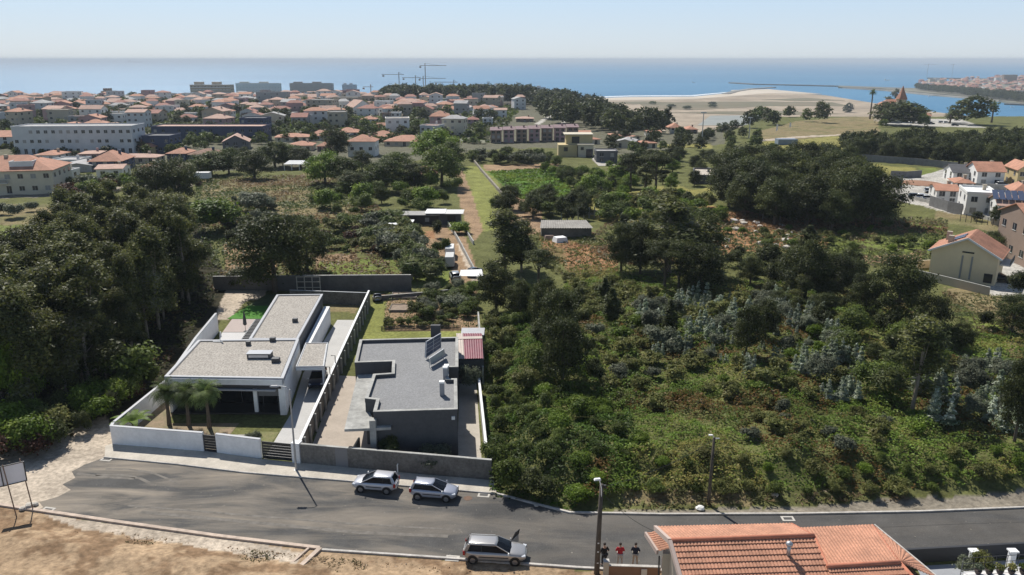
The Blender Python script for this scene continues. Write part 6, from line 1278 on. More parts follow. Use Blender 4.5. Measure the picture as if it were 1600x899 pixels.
# lighter meshes for plants hundreds of metres away
make_kind('far_round', 'round', 9, 9, 1500, .66, DARK, 4, trunk=False)
make_kind('far_mid', 'round', 8, 8.5, 1500, .64, MID, 3, trunk=False)
make_kind('far_pine', 'euc', 13, 7.5, 1300, .7, DARK, 4, trunk=False)
NAME = dict(euc='eucalyptus_tree', oak='oak_tree', green='broadleaf_tree', bright='broadleaf_tree', pine='pine_tree', bush='bush', darkbush='bush', olivebush='bush', brightbush='bush', greybush='bush', blue='eucalyptus_sapling', column='cypress', redbush='bush', cane='cane_clump', far_round='broadleaf_tree', far_mid='broadleaf_tree', far_pine='pine_tree')
CAT = dict(euc='tree', oak='tree', green='tree', bright='tree', pine='tree', blue='sapling', column='tree', cane='reeds', far_round='tree', far_mid='tree', far_pine='tree')
LOOK = dict(euc='tall dark eucalyptus', oak='dark round-crowned tree', green='mid green leafy tree', bright='bright green leafy tree', pine='open-crowned dark pine', bush='green bush', darkbush='dark green bush', olivebush='olive green bush', brightbush='bright green bush', greybush='grey green bush', blue='silvery blue sapling', column='narrow dark upright tree', redbush='reddish brown bush', cane='pale cane clump', far_round='dark leafy tree', far_mid='green leafy tree', far_pine='dark tall pine')
BASEH = {}
trnd = random.Random(5)
class MP: pass
PA = {}
def mass_plant(kind, x, y, h, g):
    """leaf quads of one bush of an uncounted mass of brush"""
    v = g.randrange(len(PROTO[kind])); me = PROTO[kind][v][0]; key = (kind, v)
    if key not in PA:
        n = len(me.polygons); a = np.empty(n * 12, np.float32); me.vertices.foreach_get('co', a); cc = np.empty(n * 16, np.float32); me.color_attributes['Col'].data.foreach_get('color', cc)
        PA[key] = (a.reshape(n, 4, 3), cc.reshape(n, 4, 4)[:, 0, :3], float(np.percentile(a.reshape(-1, 3)[:, 2], 99)))
    V, c, bh = PA[key]; k = np.random.default_rng(g.randrange(9999)).random(len(V)) < .42; V = V[k].astype(float); c = c[k] * g.uniform(.75, 1.25)
    m = V.mean(1, keepdims=True); V = m + (V - m) * 1.45; s = h / bh; sx = s * g.uniform(.85, 1.3); q = g.uniform(0, 6.28)
    X_ = V[..., 0] * math.cos(q) - V[..., 1] * math.sin(q); Y_ = V[..., 0] * math.sin(q) + V[..., 1] * math.cos(q); z = float(tz(x, y)) - .1
    o = MP(); o.V = np.stack([X_ * sx + x, Y_ * sx + y, V[..., 2] * s + z], -1); o.c = c; o.location = MP(); o.location.x = x; o.location.y = y; return o
def plant(kind, x, y, h, w=None, z=None, label=None, group=None, desc=None, var=None):
    cm, tm = PROTO[kind][trnd.randrange(len(PROTO[kind])) if var is None else var]
    if kind not in BASEH:
        a = np.empty(len(cm.vertices) * 3, np.float32); cm.vertices.foreach_get('co', a); a = a.reshape(-1, 3); BASEH[kind] = (float(np.percentile(a[:, 2], 99)), float(np.percentile(np.abs(a[:, 0]), 98) * 2))
    bh, bw = BASEH[kind]; sz = h / bh; sx = (w / bw) if w else sz * trnd.uniform(.85, 1.15)
    if z is None: z = float(tz(x, y)) - .1
    rz = trnd.uniform(0, 6.28)
    if tm is None:
        o = put(NAME[kind], cm, loc=(x, y, z), rz=rz)
    else:
        o = bpy.data.objects.new(NAME[kind], None); C.objects.link(o); o.location = (x, y, z); o.rotation_euler = (0, 0, rz)
        put('trunk', tm, o); put('crown', cm, o)
    o.scale = (sx, sx * trnd.uniform(.9, 1.1), sz); o['category'] = CAT.get(kind, 'bush')
    if label: o['label'] = label
    if group: o['group'] = group
    if desc: o['desc'] = LOOK[kind] + ' ' + desc
    return o
def tp(kind, px, base, top, wpx=None, label=None, **k):
    """plant whose foot, top and width were read off the photograph: foot on the ground at its real distance"""
    x, y, z = ground(px, base); _, dy, dz = ray(px, top); zt = CAM_H + dz / dy * y; dep = y * math.cos(PITCH) - (z - CAM_H) * math.sin(PITCH)
    return plant(kind, x, y, max(1.0, zt - z), (wpx / FOC * dep) if wpx else None, label=label, **k)
USED = []
def scatter(poly, kinds, n, hr, sp, desc, group, seed=0, per=10, wr=None, avoid=True, mass=False):
    """individual plants over a zone of land given by the photographed outline of their feet"""
    g = random.Random(seed); xs = [p[0] for p in poly]; ys = [p[1] for p in poly]; got = []; tries = 0
    wp = [ground(px, py)[:2] for px, py in poly]; x0, x1 = min(p[0] for p in wp), max(p[0] for p in wp); y0, y1 = min(p[1] for p in wp), max(p[1] for p in wp)
    while len(got) < n and tries < n * 60:
        tries += 1; x = g.uniform(x0, x1); y = g.uniform(y0, y1)
        if not inpoly(np.array(x), np.array(y), wp): continue
        if any((x - a) ** 2 + (y - b) ** 2 < ((sp + s) / 2) ** 2 for a, b, s in (USED if avoid else []) if abs(a - x) < 30) or any((x - o.location.x) ** 2 + (y - o.location.y) ** 2 < sp * sp for o in got): continue
        kd = g.choice(kinds); h = g.uniform(*hr)
        if mass:
            got.append(mass_plant(kd, x, y, h, g)); continue
        o = plant(kd, x, y, h, g.uniform(*wr) if wr else (h * g.uniform(.27, .40) if kd == 'euc' else None), desc=desc, group=group); got.append(o)
    for o in got: USED.append((o.location.x, o.location.y, sp * .6))
    if mass:
        V = np.concatenate([o.V for o in got]); c = np.concatenate([o.c for o in got]); tag(put(group.replace(' ', '_')[:40] if False else 'brush', quadmesh('brush', V, c, LEAFG)), desc, 'bushes', kind='stuff'); return got
    label_rows(got, per); return got
# --- the big dark wood on the left
scatter([(-60, 600), (-80, 500), (45, 492), (95, 440), (120, 405), (200, 392), (280, 400), (298, 430), (302, 470), (235, 545), (170, 600), (90, 640), (20, 660), (-60, 665)], ['euc'], 150, (8, 14), 2.25, 'in the left wood', 'eucalyptus trees of the dark wood', 1, 12)
scatter([(0, 700), (60, 712), (150, 672), (240, 600), (225, 580), (130, 640), (0, 660)], ['bush', 'darkbush', 'brightbush', 'olivebush'], 44, (1.6, 3.4), 1.7, 'fringing the left wood', 'bushes along the edge of the left wood', 2, 12)
scatter([(-40, 722), (10, 722), (60, 716), (30, 690), (-40, 690)], ['redbush', 'olivebush', 'darkbush'], 9, (1.2, 2.4), 1.5, 'at the sandy track', 'bushes by the sandy track', 3)
tp('bush', 205, 604, 536, 75, 'large round bright-topped bush at the wood edge beside the white house'); tp('redbush', 202, 622, 602, 40, 'reddish bush beside the long white garden wall'); tp('bright', 40, 640, 515, 60, 'pale yellow-tipped young tree in the left wood near the track')
tp('redbush', 42, 430, 385, 60, 'rust brown bush at the far left of the wood'); tp('brightbush', 338, 362, 320, 70, 'bright green bush at the far right corner of the left wood')
# --- middle: farm land
for a in [('oak', 430, 456, 337, 120, 'big dark oak before the concrete retaining wall'), ('oak', 480, 425, 345, 70, 'smaller dark tree right of the big oak'), ('darkbush', 375, 448, 420, 40, 'dark bush left of the big oak'),
          ('oak', 246, 322, 255, 70, 'dark round tree left of the pair above the dry field'), ('oak', 283, 318, 250, 66, 'dark round tree right of the pair above the dry field'), ('oak', 398, 280, 236, 58, 'round dark tree at the back of the dry field'),
          ('green', 330, 275, 238, 60, 'green tree between the two dark round trees of the dry field'), ('green', 358, 272, 232, 40, 'small green tree behind the dry field'), ('green', 430, 262, 222, 50, 'green tree behind the round dark tree'), ('green', 455, 250, 226, 40, 'green tree left of the white tent'), ('oak', 470, 262, 232, 45, 'dark tree behind the white tent'),
          ('oak', 527, 248, 205, 42, 'dark reddish round tree among the orange roofs'), ('bright', 508, 288, 238, 56, 'bright yellow green tree right of the white tent'), ('green', 540, 290, 246, 50, 'green tree right of the bright yellow green tree'),
          ('oak', 566, 268, 236, 36, 'dark tree before the white house with orange hip roof'), ('oak', 550, 300, 268, 46, 'low dark tree at the corner of the dry field'), ('green', 600, 300, 252, 60, 'feathery green tree in the middle thicket'),
          ('green', 690, 292, 230, 66, 'big bright round tree left of the green strip'), ('bright', 680, 255, 203, 64, 'big green tree behind the round tree of the strip'), ('green', 705, 262, 222, 46, 'green tree right of the big green tree'),
          ('oak', 648, 300, 256, 46, 'dark tree before the rust coloured ruin'), ('green', 620, 272, 238, 50, 'pale green tree above the middle thicket'), ('oak', 585, 290, 262, 40, 'dark tree in the middle thicket'),
          ('bush', 548, 355, 332, 34, 'bright round bush above the green field'), ('bush', 597, 352, 330, 60, 'dark green mound left of the shacks'), ('brightbush', 718, 365, 350, 30, 'yellow green bush beside the strip'),
          ('greybush', 400, 330, 300, 50, 'grey shrub in the dry field'), ('bush', 690, 400, 370, 22, 'small round tree between the two yards'), ('darkbush', 692, 418, 400, 16, 'small dark shrub along the yard track'), ('darkbush', 683, 372, 345, 16, 'small dark shrub in front of the shacks')]:
    kd, px, b, t_, w, lab = a; tp(kd, px, b, t_, w, lab); x, y, z = ground(px, b); USED.append((x, y, 3))
scatter([(470, 315), (560, 345), (640, 335), (700, 330), (720, 300), (640, 285), (560, 290)], ['green', 'bush', 'oak', 'brightbush', 'bush'], 38, (2.2, 4.6), 3.6, 'in the middle thicket', 'trees and bushes of the middle thicket', 7, 10)
scatter([(605, 400), (652, 442), (685, 442), (660, 400), (635, 352), (585, 348), (570, 372)], ['cane', 'cane', 'greybush', 'olivebush'], 46, (2.2, 3.6), 2.0, 'mass of canes and bushes left of the shacks', 'cane', 8, 10, mass=True)
scatter([(340, 345), (460, 345), (470, 370), (360, 385)], ['greybush', 'olivebush', 'darkbush'], 26, (1.6, 3.0), 2.4, 'grey brush behind the left wood', 'grey bushes behind the left wood', 9, 10, mass=True)
scatter([(300, 315), (420, 310), (430, 330), (310, 335)], ['greybush'], 18, (1.2, 2.4), 2.4, 'grey brush along the dry field', 'grey shrubs along the dry field', 10, 10, mass=True)
scatter([(420, 345), (560, 350), (590, 395), (480, 400)], ['olivebush', 'bush', 'redbush'], 24, (1.2, 2.6), 2.4, 'low brush before the green field', 'low bushes before the green field', 11, 10, mass=True)
scatter([(0, 345), (90, 332), (100, 330), (96, 325), (0, 335)], ['greybush'], 5, (2.4, 3.4), 6, 'in the far left paddock', 'small trees of the far left paddock', 12)
scatter([(100, 318), (330, 292), (300, 275), (90, 292)], ['darkbush', 'bush', 'brightbush', 'greybush', 'redbush'], 46, (1.8, 4.2), 3.0, 'garden brush below the left apartment block', 'garden bushes below the left apartments', 13, 12, mass=True)
scatter([(300, 272), (460, 262), (470, 245), (300, 255)], ['green', 'oak', 'darkbush'], 18, (3, 5.5), 5, 'between the field and the town', 'trees between the dry field and the town', 14, 10)
# --- right of the strip
for a in [('euc', 790, 432, 333, 60, 'open eucalyptus with bare trunks right of the yard wall'), ('euc', 815, 425, 342, 48, 'second open eucalyptus right of the yard wall'), ('pine', 842, 452, 390, 50, 'dark tree below the two open eucalyptus trees'),
          ('oak', 775, 492, 415, 62, 'dark dense tree at the corner of the vegetable garden'), ('oak', 812, 500, 440, 46, 'dark tree right of the garden corner tree'), ('oak', 870, 545, 455, 74, 'dark tall bushy tree in the middle thicket slope'), ('oak', 878, 600, 500, 80, 'large dark tree nearest in the slope right of the red shed'), ('oak', 850, 520, 440, 50, 'dark tree behind the large slope tree'),
          ('euc', 1045, 428, 306, 90, 'very tall dark tree in the centre of the right scrub'), ('oak', 1000, 430, 350, 55, 'round dark tree left of the very tall one'), ('oak', 970, 425, 352, 46, 'dark tree farthest left of the central group'), ('oak', 1098, 430, 340, 66, 'dark spreading tree right of the very tall one'),
          ('pine', 1038, 452, 375, 56, 'dark tree in front of the very tall one'), ('pine', 1060, 458, 378, 50, 'dark tree with bare trunk in the central group'), ('oak', 1092, 462, 385, 70, 'large dark tree at the front of the central group'),
          ('pine', 985, 300, 240, 44, 'open pine left of the flat sandy building'), ('pine', 1024, 302, 238, 52, 'taller open pine left of the flat sandy building'), ('pine', 1008, 298, 262, 30, 'small pine between the two open pines'),
          ('oak', 1256, 470, 378, 80, 'big dark oak left of the beige gabled house'), ('oak', 1300, 468, 398, 70, 'dark oak right of the big oak'), ('column', 1262, 398, 354, 34, 'small dark pointed tree beyond the big oaks'),
          ('oak', 1400, 505, 402, 90, 'big dark tree with pale patch before the beige gabled house'), ('oak', 1450, 530, 462, 60, 'dark tree at the right shoulder of the big one'), ('oak', 1350, 500, 430, 60, 'dark tree left of the big patch-topped tree'),
          ('oak', 1580, 520, 462, 60, 'open tree at the right edge with visible limbs'), ('darkbush', 1538, 512, 486, 20, 'small round dark bush in the right dry field'), ('euc', 1425, 640, 500, 70, 'tall dark tree in the right scrub slope'), ('oak', 1440, 560, 500, 66, 'dark tree behind the tall one of the right slope'),
          ('oak', 1585, 690, 560, 56, 'dark tall tree at the right edge of the slope'), ('oak', 1500, 545, 505, 40, 'small dark tree in the middle of the right slope'), ('column', 955, 505, 452, 26, 'narrow dark tree left of the bare pole-like tree'), ('column', 945, 480, 436, 22, 'narrow dark tree behind the left narrow one'),
          ('column', 1045, 528, 470, 22, 'narrow dark tree in the middle of the silvery saplings'), ('oak', 1165, 555, 480, 48, 'dark upright tree among the silvery saplings'), ('oak', 1195, 530, 470, 44, 'dark tree right of the upright one among the saplings'), ('euc', 1250, 480, 430, 30, 'thin tree behind the saplings'),
          ('bush', 800, 766, 716, 52, 'dense dark green bush overhanging the end of the pavement'), ('darkbush', 838, 776, 735, 46, 'dark bush beside the curved kerb'), ('bush', 776, 735, 690, 40, 'leafy bush at the corner of the block wall'),
          ('oak', 1560, 396, 362, 60, 'dark hedge-like tree behind the beige gabled house'), ('darkbush', 1590, 462, 425, 40, 'bush before the brick house at the right edge')]:
    kd, px, b, t_, w, lab = a; tp(kd, px, b, t_, w, lab); x, y, z = ground(px, b); USED.append((x, y, 3))
scatter([(1115, 300), (1160, 285), (1290, 282), (1355, 325), (1375, 352), (1290, 362), (1160, 345)], ['euc', 'oak', 'oak'], 86, (8, 12.5), 3.6, 'in the right wood', 'trees of the dark wood on the right', 15, 12)
scatter([(1180, 425), (1330, 425), (1330, 465), (1160, 450)], ['oak', 'darkbush', 'oak'], 14, (3, 5.5), 3.2, 'in the tree belt', 'trees of the belt left of the beige house', 16, 10)
scatter([(1200, 470), (1330, 480), (1450, 560), (1500, 620), (1380, 640), (1300, 560)], ['darkbush', 'oak', 'bush'], 20, (2.0, 4), 3.4, 'on the right slope', 'dark bushes of the right slope', 17, 10)
scatter([(1080, 400), (1200, 405), (1240, 420), (1100, 432)], ['darkbush', 'olivebush'], 8, (1.8, 3), 3.0, 'right of the central trees', 'dark bushes right of the central trees', 18, 8)
scatter([(760, 480), (900, 470), (930, 600), (880, 640), (775, 600)], ['bush', 'darkbush', 'olivebush'], 30, (1.6, 3.4), 2.4, 'on the slope by the garden', 'bushes of the slope beside the vegetable garden', 19, 10)
scatter([(765, 620), (930, 620), (1010, 700), (900, 790), (775, 745)], ['bush', 'brightbush', 'bush'], 34, (1.0, 2.0), 2.1, 'on the near slope', 'bushes of the near green slope', 20, 10)
scatter([(1040, 470), (1240, 465), (1330, 560), (1350, 640), (1100, 580), (960, 540)], ['blue', 'blue', 'blue', 'blue', 'greybush'], 80, (.9, 2.8), 1.7, 'on the right slope', 'silvery saplings of the right slope', 21, 12)
scatter([(1430, 560), (1560, 560), (1600, 680), (1400, 660)], ['blue', 'greybush', 'blue'], 16, (1.0, 3.0), 1.7, 'by the tall dark tree', 'silvery saplings near the right edge', 22, 9)
scatter([(900, 560), (960, 500), (1300, 520), (1340, 620), (1150, 640), (950, 640)], ['olivebush', 'brightbush', 'olivebush', 'greybush'], 50, (.9, 2.0), 2.4, 'low brush among the silvery saplings', 'low bushes', 23, 12, mass=True)
scatter([(880, 430), (1180, 470), (1150, 500), (900, 520)], ['olivebush', 'olivebush', 'darkbush'], 30, (1.0, 2.2), 2.6, 'low brush below the central trees', 'low bushes below the central trees', 24, 12, mass=True)
scatter([(1000, 720), (1250, 715), (1600, 730), (1600, 765), (1250, 775), (1010, 770)], ['olivebush', 'brightbush', 'bush'], 30, (.7, 1.5), 1.9, 'along the right verge', 'bushes along the right verge', 25, 14)
scatter([(1200, 640), (1600, 680), (1600, 720), (1150, 700)], ['olivebush', 'olivebush', 'brightbush', 'greybush'], 26, (.7, 1.5), 2.3, 'brush on the bramble slope', 'bushes on the bramble slope', 26, 12, mass=True)
scatter([(1110, 365), (1460, 350), (1460, 395), (1240, 400)], ['olivebush', 'brightbush', 'bush'], 30, (.9, 2.0), 2.8, 'brush of the rough meadow', 'bushes of the rough meadow', 27, 12, mass=True)
scatter([(760, 330), (850, 318), (940, 330), (960, 348), (930, 352), (800, 345)], ['darkbush', 'oak', 'bush'], 20, (3, 6), 3.4, 'by the ruined shed', 'trees by the ruined shed', 28, 10)
scatter([(930, 310), (1110, 318), (1130, 350), (1060, 365), (940, 352)], ['bush', 'brightbush', 'olivebush', 'darkbush'], 42, (2, 4.5), 3.2, 'brush beyond the central trees', 'bushes beyond the central trees', 29, 12, mass=True)
scatter([(850, 268), (960, 285), (1010, 300), (960, 318), (905, 312), (880, 285)], ['bright', 'green', 'brightbush', 'oak'], 30, (2.5, 5), 4, 'right of the vine field', 'trees right of the vine field', 30, 10)
scatter([(735, 250), (850, 248), (880, 262), (740, 256)], ['darkbush', 'green', 'greybush'], 34, (2.5, 5), 3.5, 'garden brush behind the vine field', 'garden bushes behind the vine field', 31, 12, mass=True)
scatter([(940, 262), (1000, 296), (1045, 296), (1120, 300), (1130, 262), (1090, 246), (1000, 246)], ['oak', 'green', 'oak', 'bright'], 34, (2.8, 5.5), 6, 'around the flat sandy building', 'trees around the flat sandy building', 32, 12)
# --- gardens of the two houses
def palm(x, y, h, label, seed, fr=30, ln=2.0, group=None, z=0.03, r=.16, name='palm_tree'):
    g = random.Random(seed); t = thing(name, label, 'palm', (x, y, z), group=group)
    MB().tube([(0, 0, -.2), (.03, 0, h * .5), (0, 0, h)], [r * 1.5, r, r * .9], 9).build('trunk', m_bark, t)
    V = []; c = []
    for k in range(fr):
        az = k * 2.4 + g.uniform(-.2, .2); el = R(g.uniform(-25, 75)); L_ = ln * g.uniform(.8, 1.1); d = np.array((math.cos(az) * math.cos(el), math.sin(az) * math.cos(el), math.sin(el))); p = np.array((0, 0, h)); sd = np.array((-math.sin(az), math.cos(az), 0)); ns = 9
        for i in range(ns):
            q = p + d * L_ / ns; s = (i + .5) / ns
            for sg in (-1, 1):
                for e in (0, .5):
                    b = p + (q - p) * e; tip = b + sd * sg * (.55 * math.sin(math.pi * min(1, s * .85 + .15)) * ln / 2 + .05) + d * .25 + np.array((0, 0, -.12))
                    V.append([b, b + (q - p) * .33, tip, tip - (q - p) * .1]); c.append(np.array((.12, .16, .05)) * g.uniform(.6, 1.5))
            p = q; d = d + np.array((0, 0, -.20)); d /= np.linalg.norm(d)
    put('crown', quadmesh('crown', np.array(V), np.array(c), LEAF), t); return t
palm(-34.1, 71.6, 3.6, 'leftmost of the three palms before the dark house front', 1, 42, 1.75, 'palms before the dark house front'); palm(-32.1, 71.5, 3.6, 'middle palm of the three before the dark house front', 2, 42, 1.75, 'palms before the dark house front'); palm(-29.9, 71.0, 3.8, 'rightmost of the three palms, fullest crown', 3, 46, 1.85, 'palms before the dark house front')
t = thing('banana_plant', 'banana plant with broad leaves leaning over the white wall corner', 'banana plant', (-36.6, 69.4, 0.03))
V = []; c = []; g = random.Random(3)
for k in range(9):
    az = k * .72 + .3; d = np.array((math.cos(az) * .6, math.sin(az) * .6, .8)); p = np.array((0, 0, 1.1)); sd = np.array((-math.sin(az), math.cos(az), 0)); w0 = .05
    for i in range(7):
        q = p + d * .34; w1 = .34 * math.sin(math.pi * (i + 1.2) / 8); V += [[p, q, q + sd * w1 + (0, 0, .06), p + sd * w0 + (0, 0, .06)], [p, q, q - sd * w1 + (0, 0, .06), p - sd * w0 + (0, 0, .06)]]; c += [np.array((.16, .24, .045)) * g.uniform(.8, 1.2)] * 2
        p = q; w0 = w1; d = d + np.array((0, 0, -.24)); d /= np.linalg.norm(d)
put('leaves', quadmesh('leaves', np.array(V), np.array(c), LEAF), t); MB().tube([(0, 0, -.1), (0, 0, 1.2)], [.14, .09], 8).build('stem', mat('banana stem', (0.14, 0.15, 0.06), .7), t)
plant('greybush', -24.0, 66.6, 1.7, 1.3, .03, 'small pale sapling on the lawn left of the driveway gate')
plant('darkbush', -11.0, 63.9, 2.3, 2.0, .03, 'dark bush beside the concrete chimney pillar of the grey house')
plant('greybush', -7.2, 63.3, 1.7, 3.0, .03, 'pale olive bush before the grey house behind the block wall'); plant('brightbush', -4.6, 62.7, .7, .9, .03, 'small bright shrub right of the pale olive bush'); plant('brightbush', -5.6, 62.9, .6, .8, .03, 'tiny bright shrub between the olive bush and the path')
plant('greybush', -4.6, 79.5, 3.0, 2.0, .03, 'pale yellowish tree in the dark yard under the red shed')
scatter([(650, 500), (735, 500), (742, 458), (700, 452), (665, 462)], ['bush', 'greybush', 'olivebush', 'brightbush', 'cane'], 30, (1.2, 2.4), 1.6, 'in the vegetable garden', 'shrubs of the vegetable garden', 40, 10, avoid=False)
scatter([(603, 512), (700, 512), (700, 500), (605, 503)], ['bush', 'olivebush'], 16, (.7, 1.2), 1.0, 'low crops behind the picket fence', 'low crops behind the picket fence', 41, 16, avoid=False, mass=True)
for i, (px, k) in enumerate(((1524, 'grey green'), (1541, 'dark'), (1558, 'rust coloured'), (1576, 'olive'), (1594, 'leafy green'))):
    x, y = at(px, 893, 3.2); t = thing('potted_plant', f'{k} plant in a round pot on the bottom right terrace, {ordw(i + 1)} from left', 'potted plant', (x, y - .25 - .0 * i, 3.2), group='potted plants on the terrace')
    MB().lathe((0, 0, 0), [(.13, 0), (.2, .14), (.24, .3), (.2, .3), (.18, .26), (0, .26)], 14).build('pot', mat('dark pot', (0.05, 0.035, 0.03), .6), t)
    V, c = leaves([(0, 0, .5, .26, .26, .22)], 260, .13, i, [GREY, DARK, OLIVE, OLIVE, MID][i]); put('leaves', quadmesh('leaves', V, c, LEAF), t)
for i, (px, k) in enumerate(((1523, 'pale'), (1548, 'flowering'))):
    x, y = at(px, 880, 2.4); plant('greybush' if i == 0 else 'olivebush', x, y + .6, 1.6 if i else 1.2, 1.6, 1.0, f'{k} bush rising behind the terrace railing at the bottom right')

# ------------------------------------------------------------------ ground cover that nobody could count
def cover(name, label, poly, dens, leaf, h, cols, seed, asp=1.8, cat='ground cover', world_poly=None, patch=6.0):
    g = np.random.default_rng(seed); wp = world_poly or [ground(px, py)[:2] for px, py in poly]; wp = np.array(wp); lo = wp.min(0); hi = wp.max(0); A_ = (hi - lo).prod(); n = int(A_ * dens)
    x = lo[0] + (hi[0] - lo[0]) * g.random(n); y = lo[1] + (hi[1] - lo[1]) * g.random(n)
    k = inpoly(x, y, [tuple(p) for p in wp]); x = x[k]; y = y[k]
    hm = noise2(x, y, 2.3, seed) * .6 + noise2(x, y, .9, seed + 1) * .4; k = g.random(len(x)) < .35 + hm; x = x[k]; y = y[k]; hm = hm[k]; n = len(x)
    z = tz(x, y) + h * (sstep(.25, .8, hm)) * (.35 + .65 * g.random(n) ** .5)
    N_ = g.normal(size=(n, 3)) * .8 + np.array((0, 0, 1.5)); N_ /= np.linalg.norm(N_, axis=1)[:, None]; t = np.cross(N_, g.normal(size=(n, 3))); t /= np.linalg.norm(t, axis=1)[:, None]; b = np.cross(N_, t); sz = leaf * (.6 + .8 * g.random(n)) / 2
    P = np.stack([x, y, z], 1); t = t * (sz * asp ** .5)[:, None]; b = b * (sz / asp ** .5)[:, None]
    cols = np.array(cols); pn = noise2(x, y, patch, seed + 5) * .7 + noise2(x, y, patch / 4, seed + 6) * .3
    ci = np.clip((sstep(.2, .8, pn) * .8 + g.random(n) * .2) * len(cols), 0, len(cols) - 1).astype(int); col = cols[ci] * (.7 + .6 * g.random(n))[:, None]
    o = put(name, quadmesh(name, np.stack([P - t, P + b, P + t, P - b], 1), col, LEAFG)); tag(o, label, cat, kind='stuff'); return o
SC = [(0.19, 0.115, 0.04), (0.11, 0.15, 0.03), (0.14, 0.21, 0.035), (0.17, 0.25, 0.045), (0.22, 0.28, 0.055), (0.27, 0.24, 0.075)]
SG = [(0.055, 0.085, 0.018), (0.075, 0.13, 0.02), (0.10, 0.17, 0.026), (0.14, 0.20, 0.034)]
cover('undergrowth', 'bright green thicket beside the two houses', [(756, 500), (765, 775), (890, 798), (1000, 770), (980, 640), (930, 560), (860, 490)], 75, .19, 1.3, SG, 51)
cover('undergrowth', 'green bramble slope above the right verge', [(890, 796), (1000, 770), (1250, 768), (1500, 762), (1700, 745), (1700, 620), (1300, 620), (960, 600), (980, 660)], 70, .18, 1.2, SC, 52)
cover('undergrowth', 'olive scrub among the saplings', [(860, 480), (960, 620), (1300, 630), (1700, 640), (1700, 540), (1490, 520), (1430, 470), (1100, 430), (900, 420)], 34, .22, 1.0, SC, 53, patch=5)
cover('dry_weeds', 'tan dry weeds on the right verge', [(960, 800), (985, 765), (1250, 770), (1420, 768), (1420, 785), (1180, 792)], 26, .24, .5, [(0.16, 0.11, 0.06), (0.22, 0.16, 0.09), (0.12, 0.12, 0.05), (0.26, 0.2, 0.12)], 54, asp=3)
cover('rough_grass', 'rough grass of the meadow before the right wood', [(1080, 330), (1480, 345), (1480, 405), (1300, 425), (960, 420), (900, 380), (980, 330)], 5, .5, .7, [(0.10, 0.12, 0.04), (0.13, 0.15, 0.05), (0.18, 0.15, 0.08), (0.24, 0.15, 0.08)], 55, asp=2.5, patch=14)
cover('rough_grass', 'rough grass of the dry field and the green field behind the houses', [(300, 345), (310, 275), (560, 275), (640, 400), (645, 440), (350, 450)], 5, .5, .6, [(0.22, 0.15, 0.08), (0.19, 0.15, 0.07), (0.12, 0.14, 0.045), (0.09, 0.12, 0.035)], 56, asp=2.5, patch=16)
cover('vines', 'bright green crop of the tilled field', [(762, 268), (873, 262), (905, 316), (812, 311)], 6, .55, .35, BRIGHT, 57)
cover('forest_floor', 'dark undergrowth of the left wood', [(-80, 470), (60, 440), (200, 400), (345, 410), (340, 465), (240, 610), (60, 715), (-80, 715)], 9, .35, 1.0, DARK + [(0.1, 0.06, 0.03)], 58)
cover('weeds', 'sparse weeds on the bare bank at the bottom left', [(-40, 835), (-40, 1000), (760, 1000), (560, 875), (250, 850)], 30, .15, .25, [(0.09, 0.09, 0.035), (0.20, 0.16, 0.085), (0.26, 0.20, 0.115), (0.33, 0.25, 0.15)], 59, asp=3, patch=3)
cover('earth_clods', 'clods and small stones of the bare bank at the bottom left', [(-40, 820), (-40, 1000), (900, 1000), (820, 894), (500, 872), (230, 836)], 16, .13, .10, [(0.30, 0.2, 0.12), (0.42, 0.31, 0.2), (0.22, 0.14, 0.08), (0.5, 0.4, 0.3)], 62, asp=1.2, patch=4, cat='earth')
cover('crops', 'patchy crops of the vegetable garden', [(600, 458), (745, 452), (748, 512), (600, 514)], 14, .22, .5, MID + OLIVE, 60, patch=2)
cover('rough_grass', 'tall grass of the far right dry field', [(1470, 455), (1700, 470), (1700, 560), (1500, 530)], 10, .35, .4, [(0.2, 0.15, 0.08), (0.16, 0.14, 0.06), (0.1, 0.12, 0.04)], 61, asp=3)

cover('rough_grass', 'rough grass on the red earth before the grey roofed shed', [(800, 355), (965, 378), (965, 425), (890, 440), (830, 410)], 7, .4, .5, OLIVE + [(0.24, 0.15, 0.08)], 91, patch=6, asp=2)
# ------------------------------------------------------------------ vegetation of the town, the coast and the hill
def fscatter(poly, kinds, n, hr, sp, desc, group, seed, per=16): return scatter(poly, kinds, n, hr, sp, desc, group, seed, per, avoid=False)
scatter([(-20, 236), (-20, 200), (430, 186), (640, 196), (760, 200), (760, 224), (420, 212), (240, 215)], ['far_round', 'far_mid', 'far_mid'], 60, (3.5, 7), 6, 'in the near town', 'garden trees of the near town', 70, 14)
scatter([(-20, 200), (-20, 170), (430, 165), (760, 165), (780, 195), (640, 190), (430, 188)], ['far_round', 'far_mid'], 190, (4, 9), 7, 'garden trees between the houses of the middle town', 'w', 71, avoid=False, mass=True)
scatter([(-20, 170), (-20, 155), (560, 153), (820, 155), (820, 165), (560, 165)], ['far_round', 'far_round', 'far_mid'], 230, (4, 9), 9, 'trees between the houses of the coast town', 'w', 72, avoid=False, mass=True)
scatter([(598, 155), (720, 154), (835, 156), (830, 164), (720, 161), (600, 163)], ['far_round', 'far_pine'], 260, (13, 19), 6, 'dark pine wood standing along the coast behind the town', 'w', 73, avoid=False, mass=True)
scatter([(820, 160), (880, 156), (905, 168), (1000, 192), (1050, 207), (960, 215), (900, 200), (850, 186)], ['far_pine', 'far_round', 'far_round'], 330, (9, 15), 7, 'dark wood filling the valley below the sand flats', 'w', 74, avoid=False, mass=True)
fscatter([(930, 235), (960, 215), (1060, 212), (1200, 215), (1190, 240), (1100, 250), (1000, 250)], ['far_round', 'far_mid', 'far_round'], 34, (4, 6.5), 9, 'in the valley hamlet', 'trees of the valley hamlet', 75)
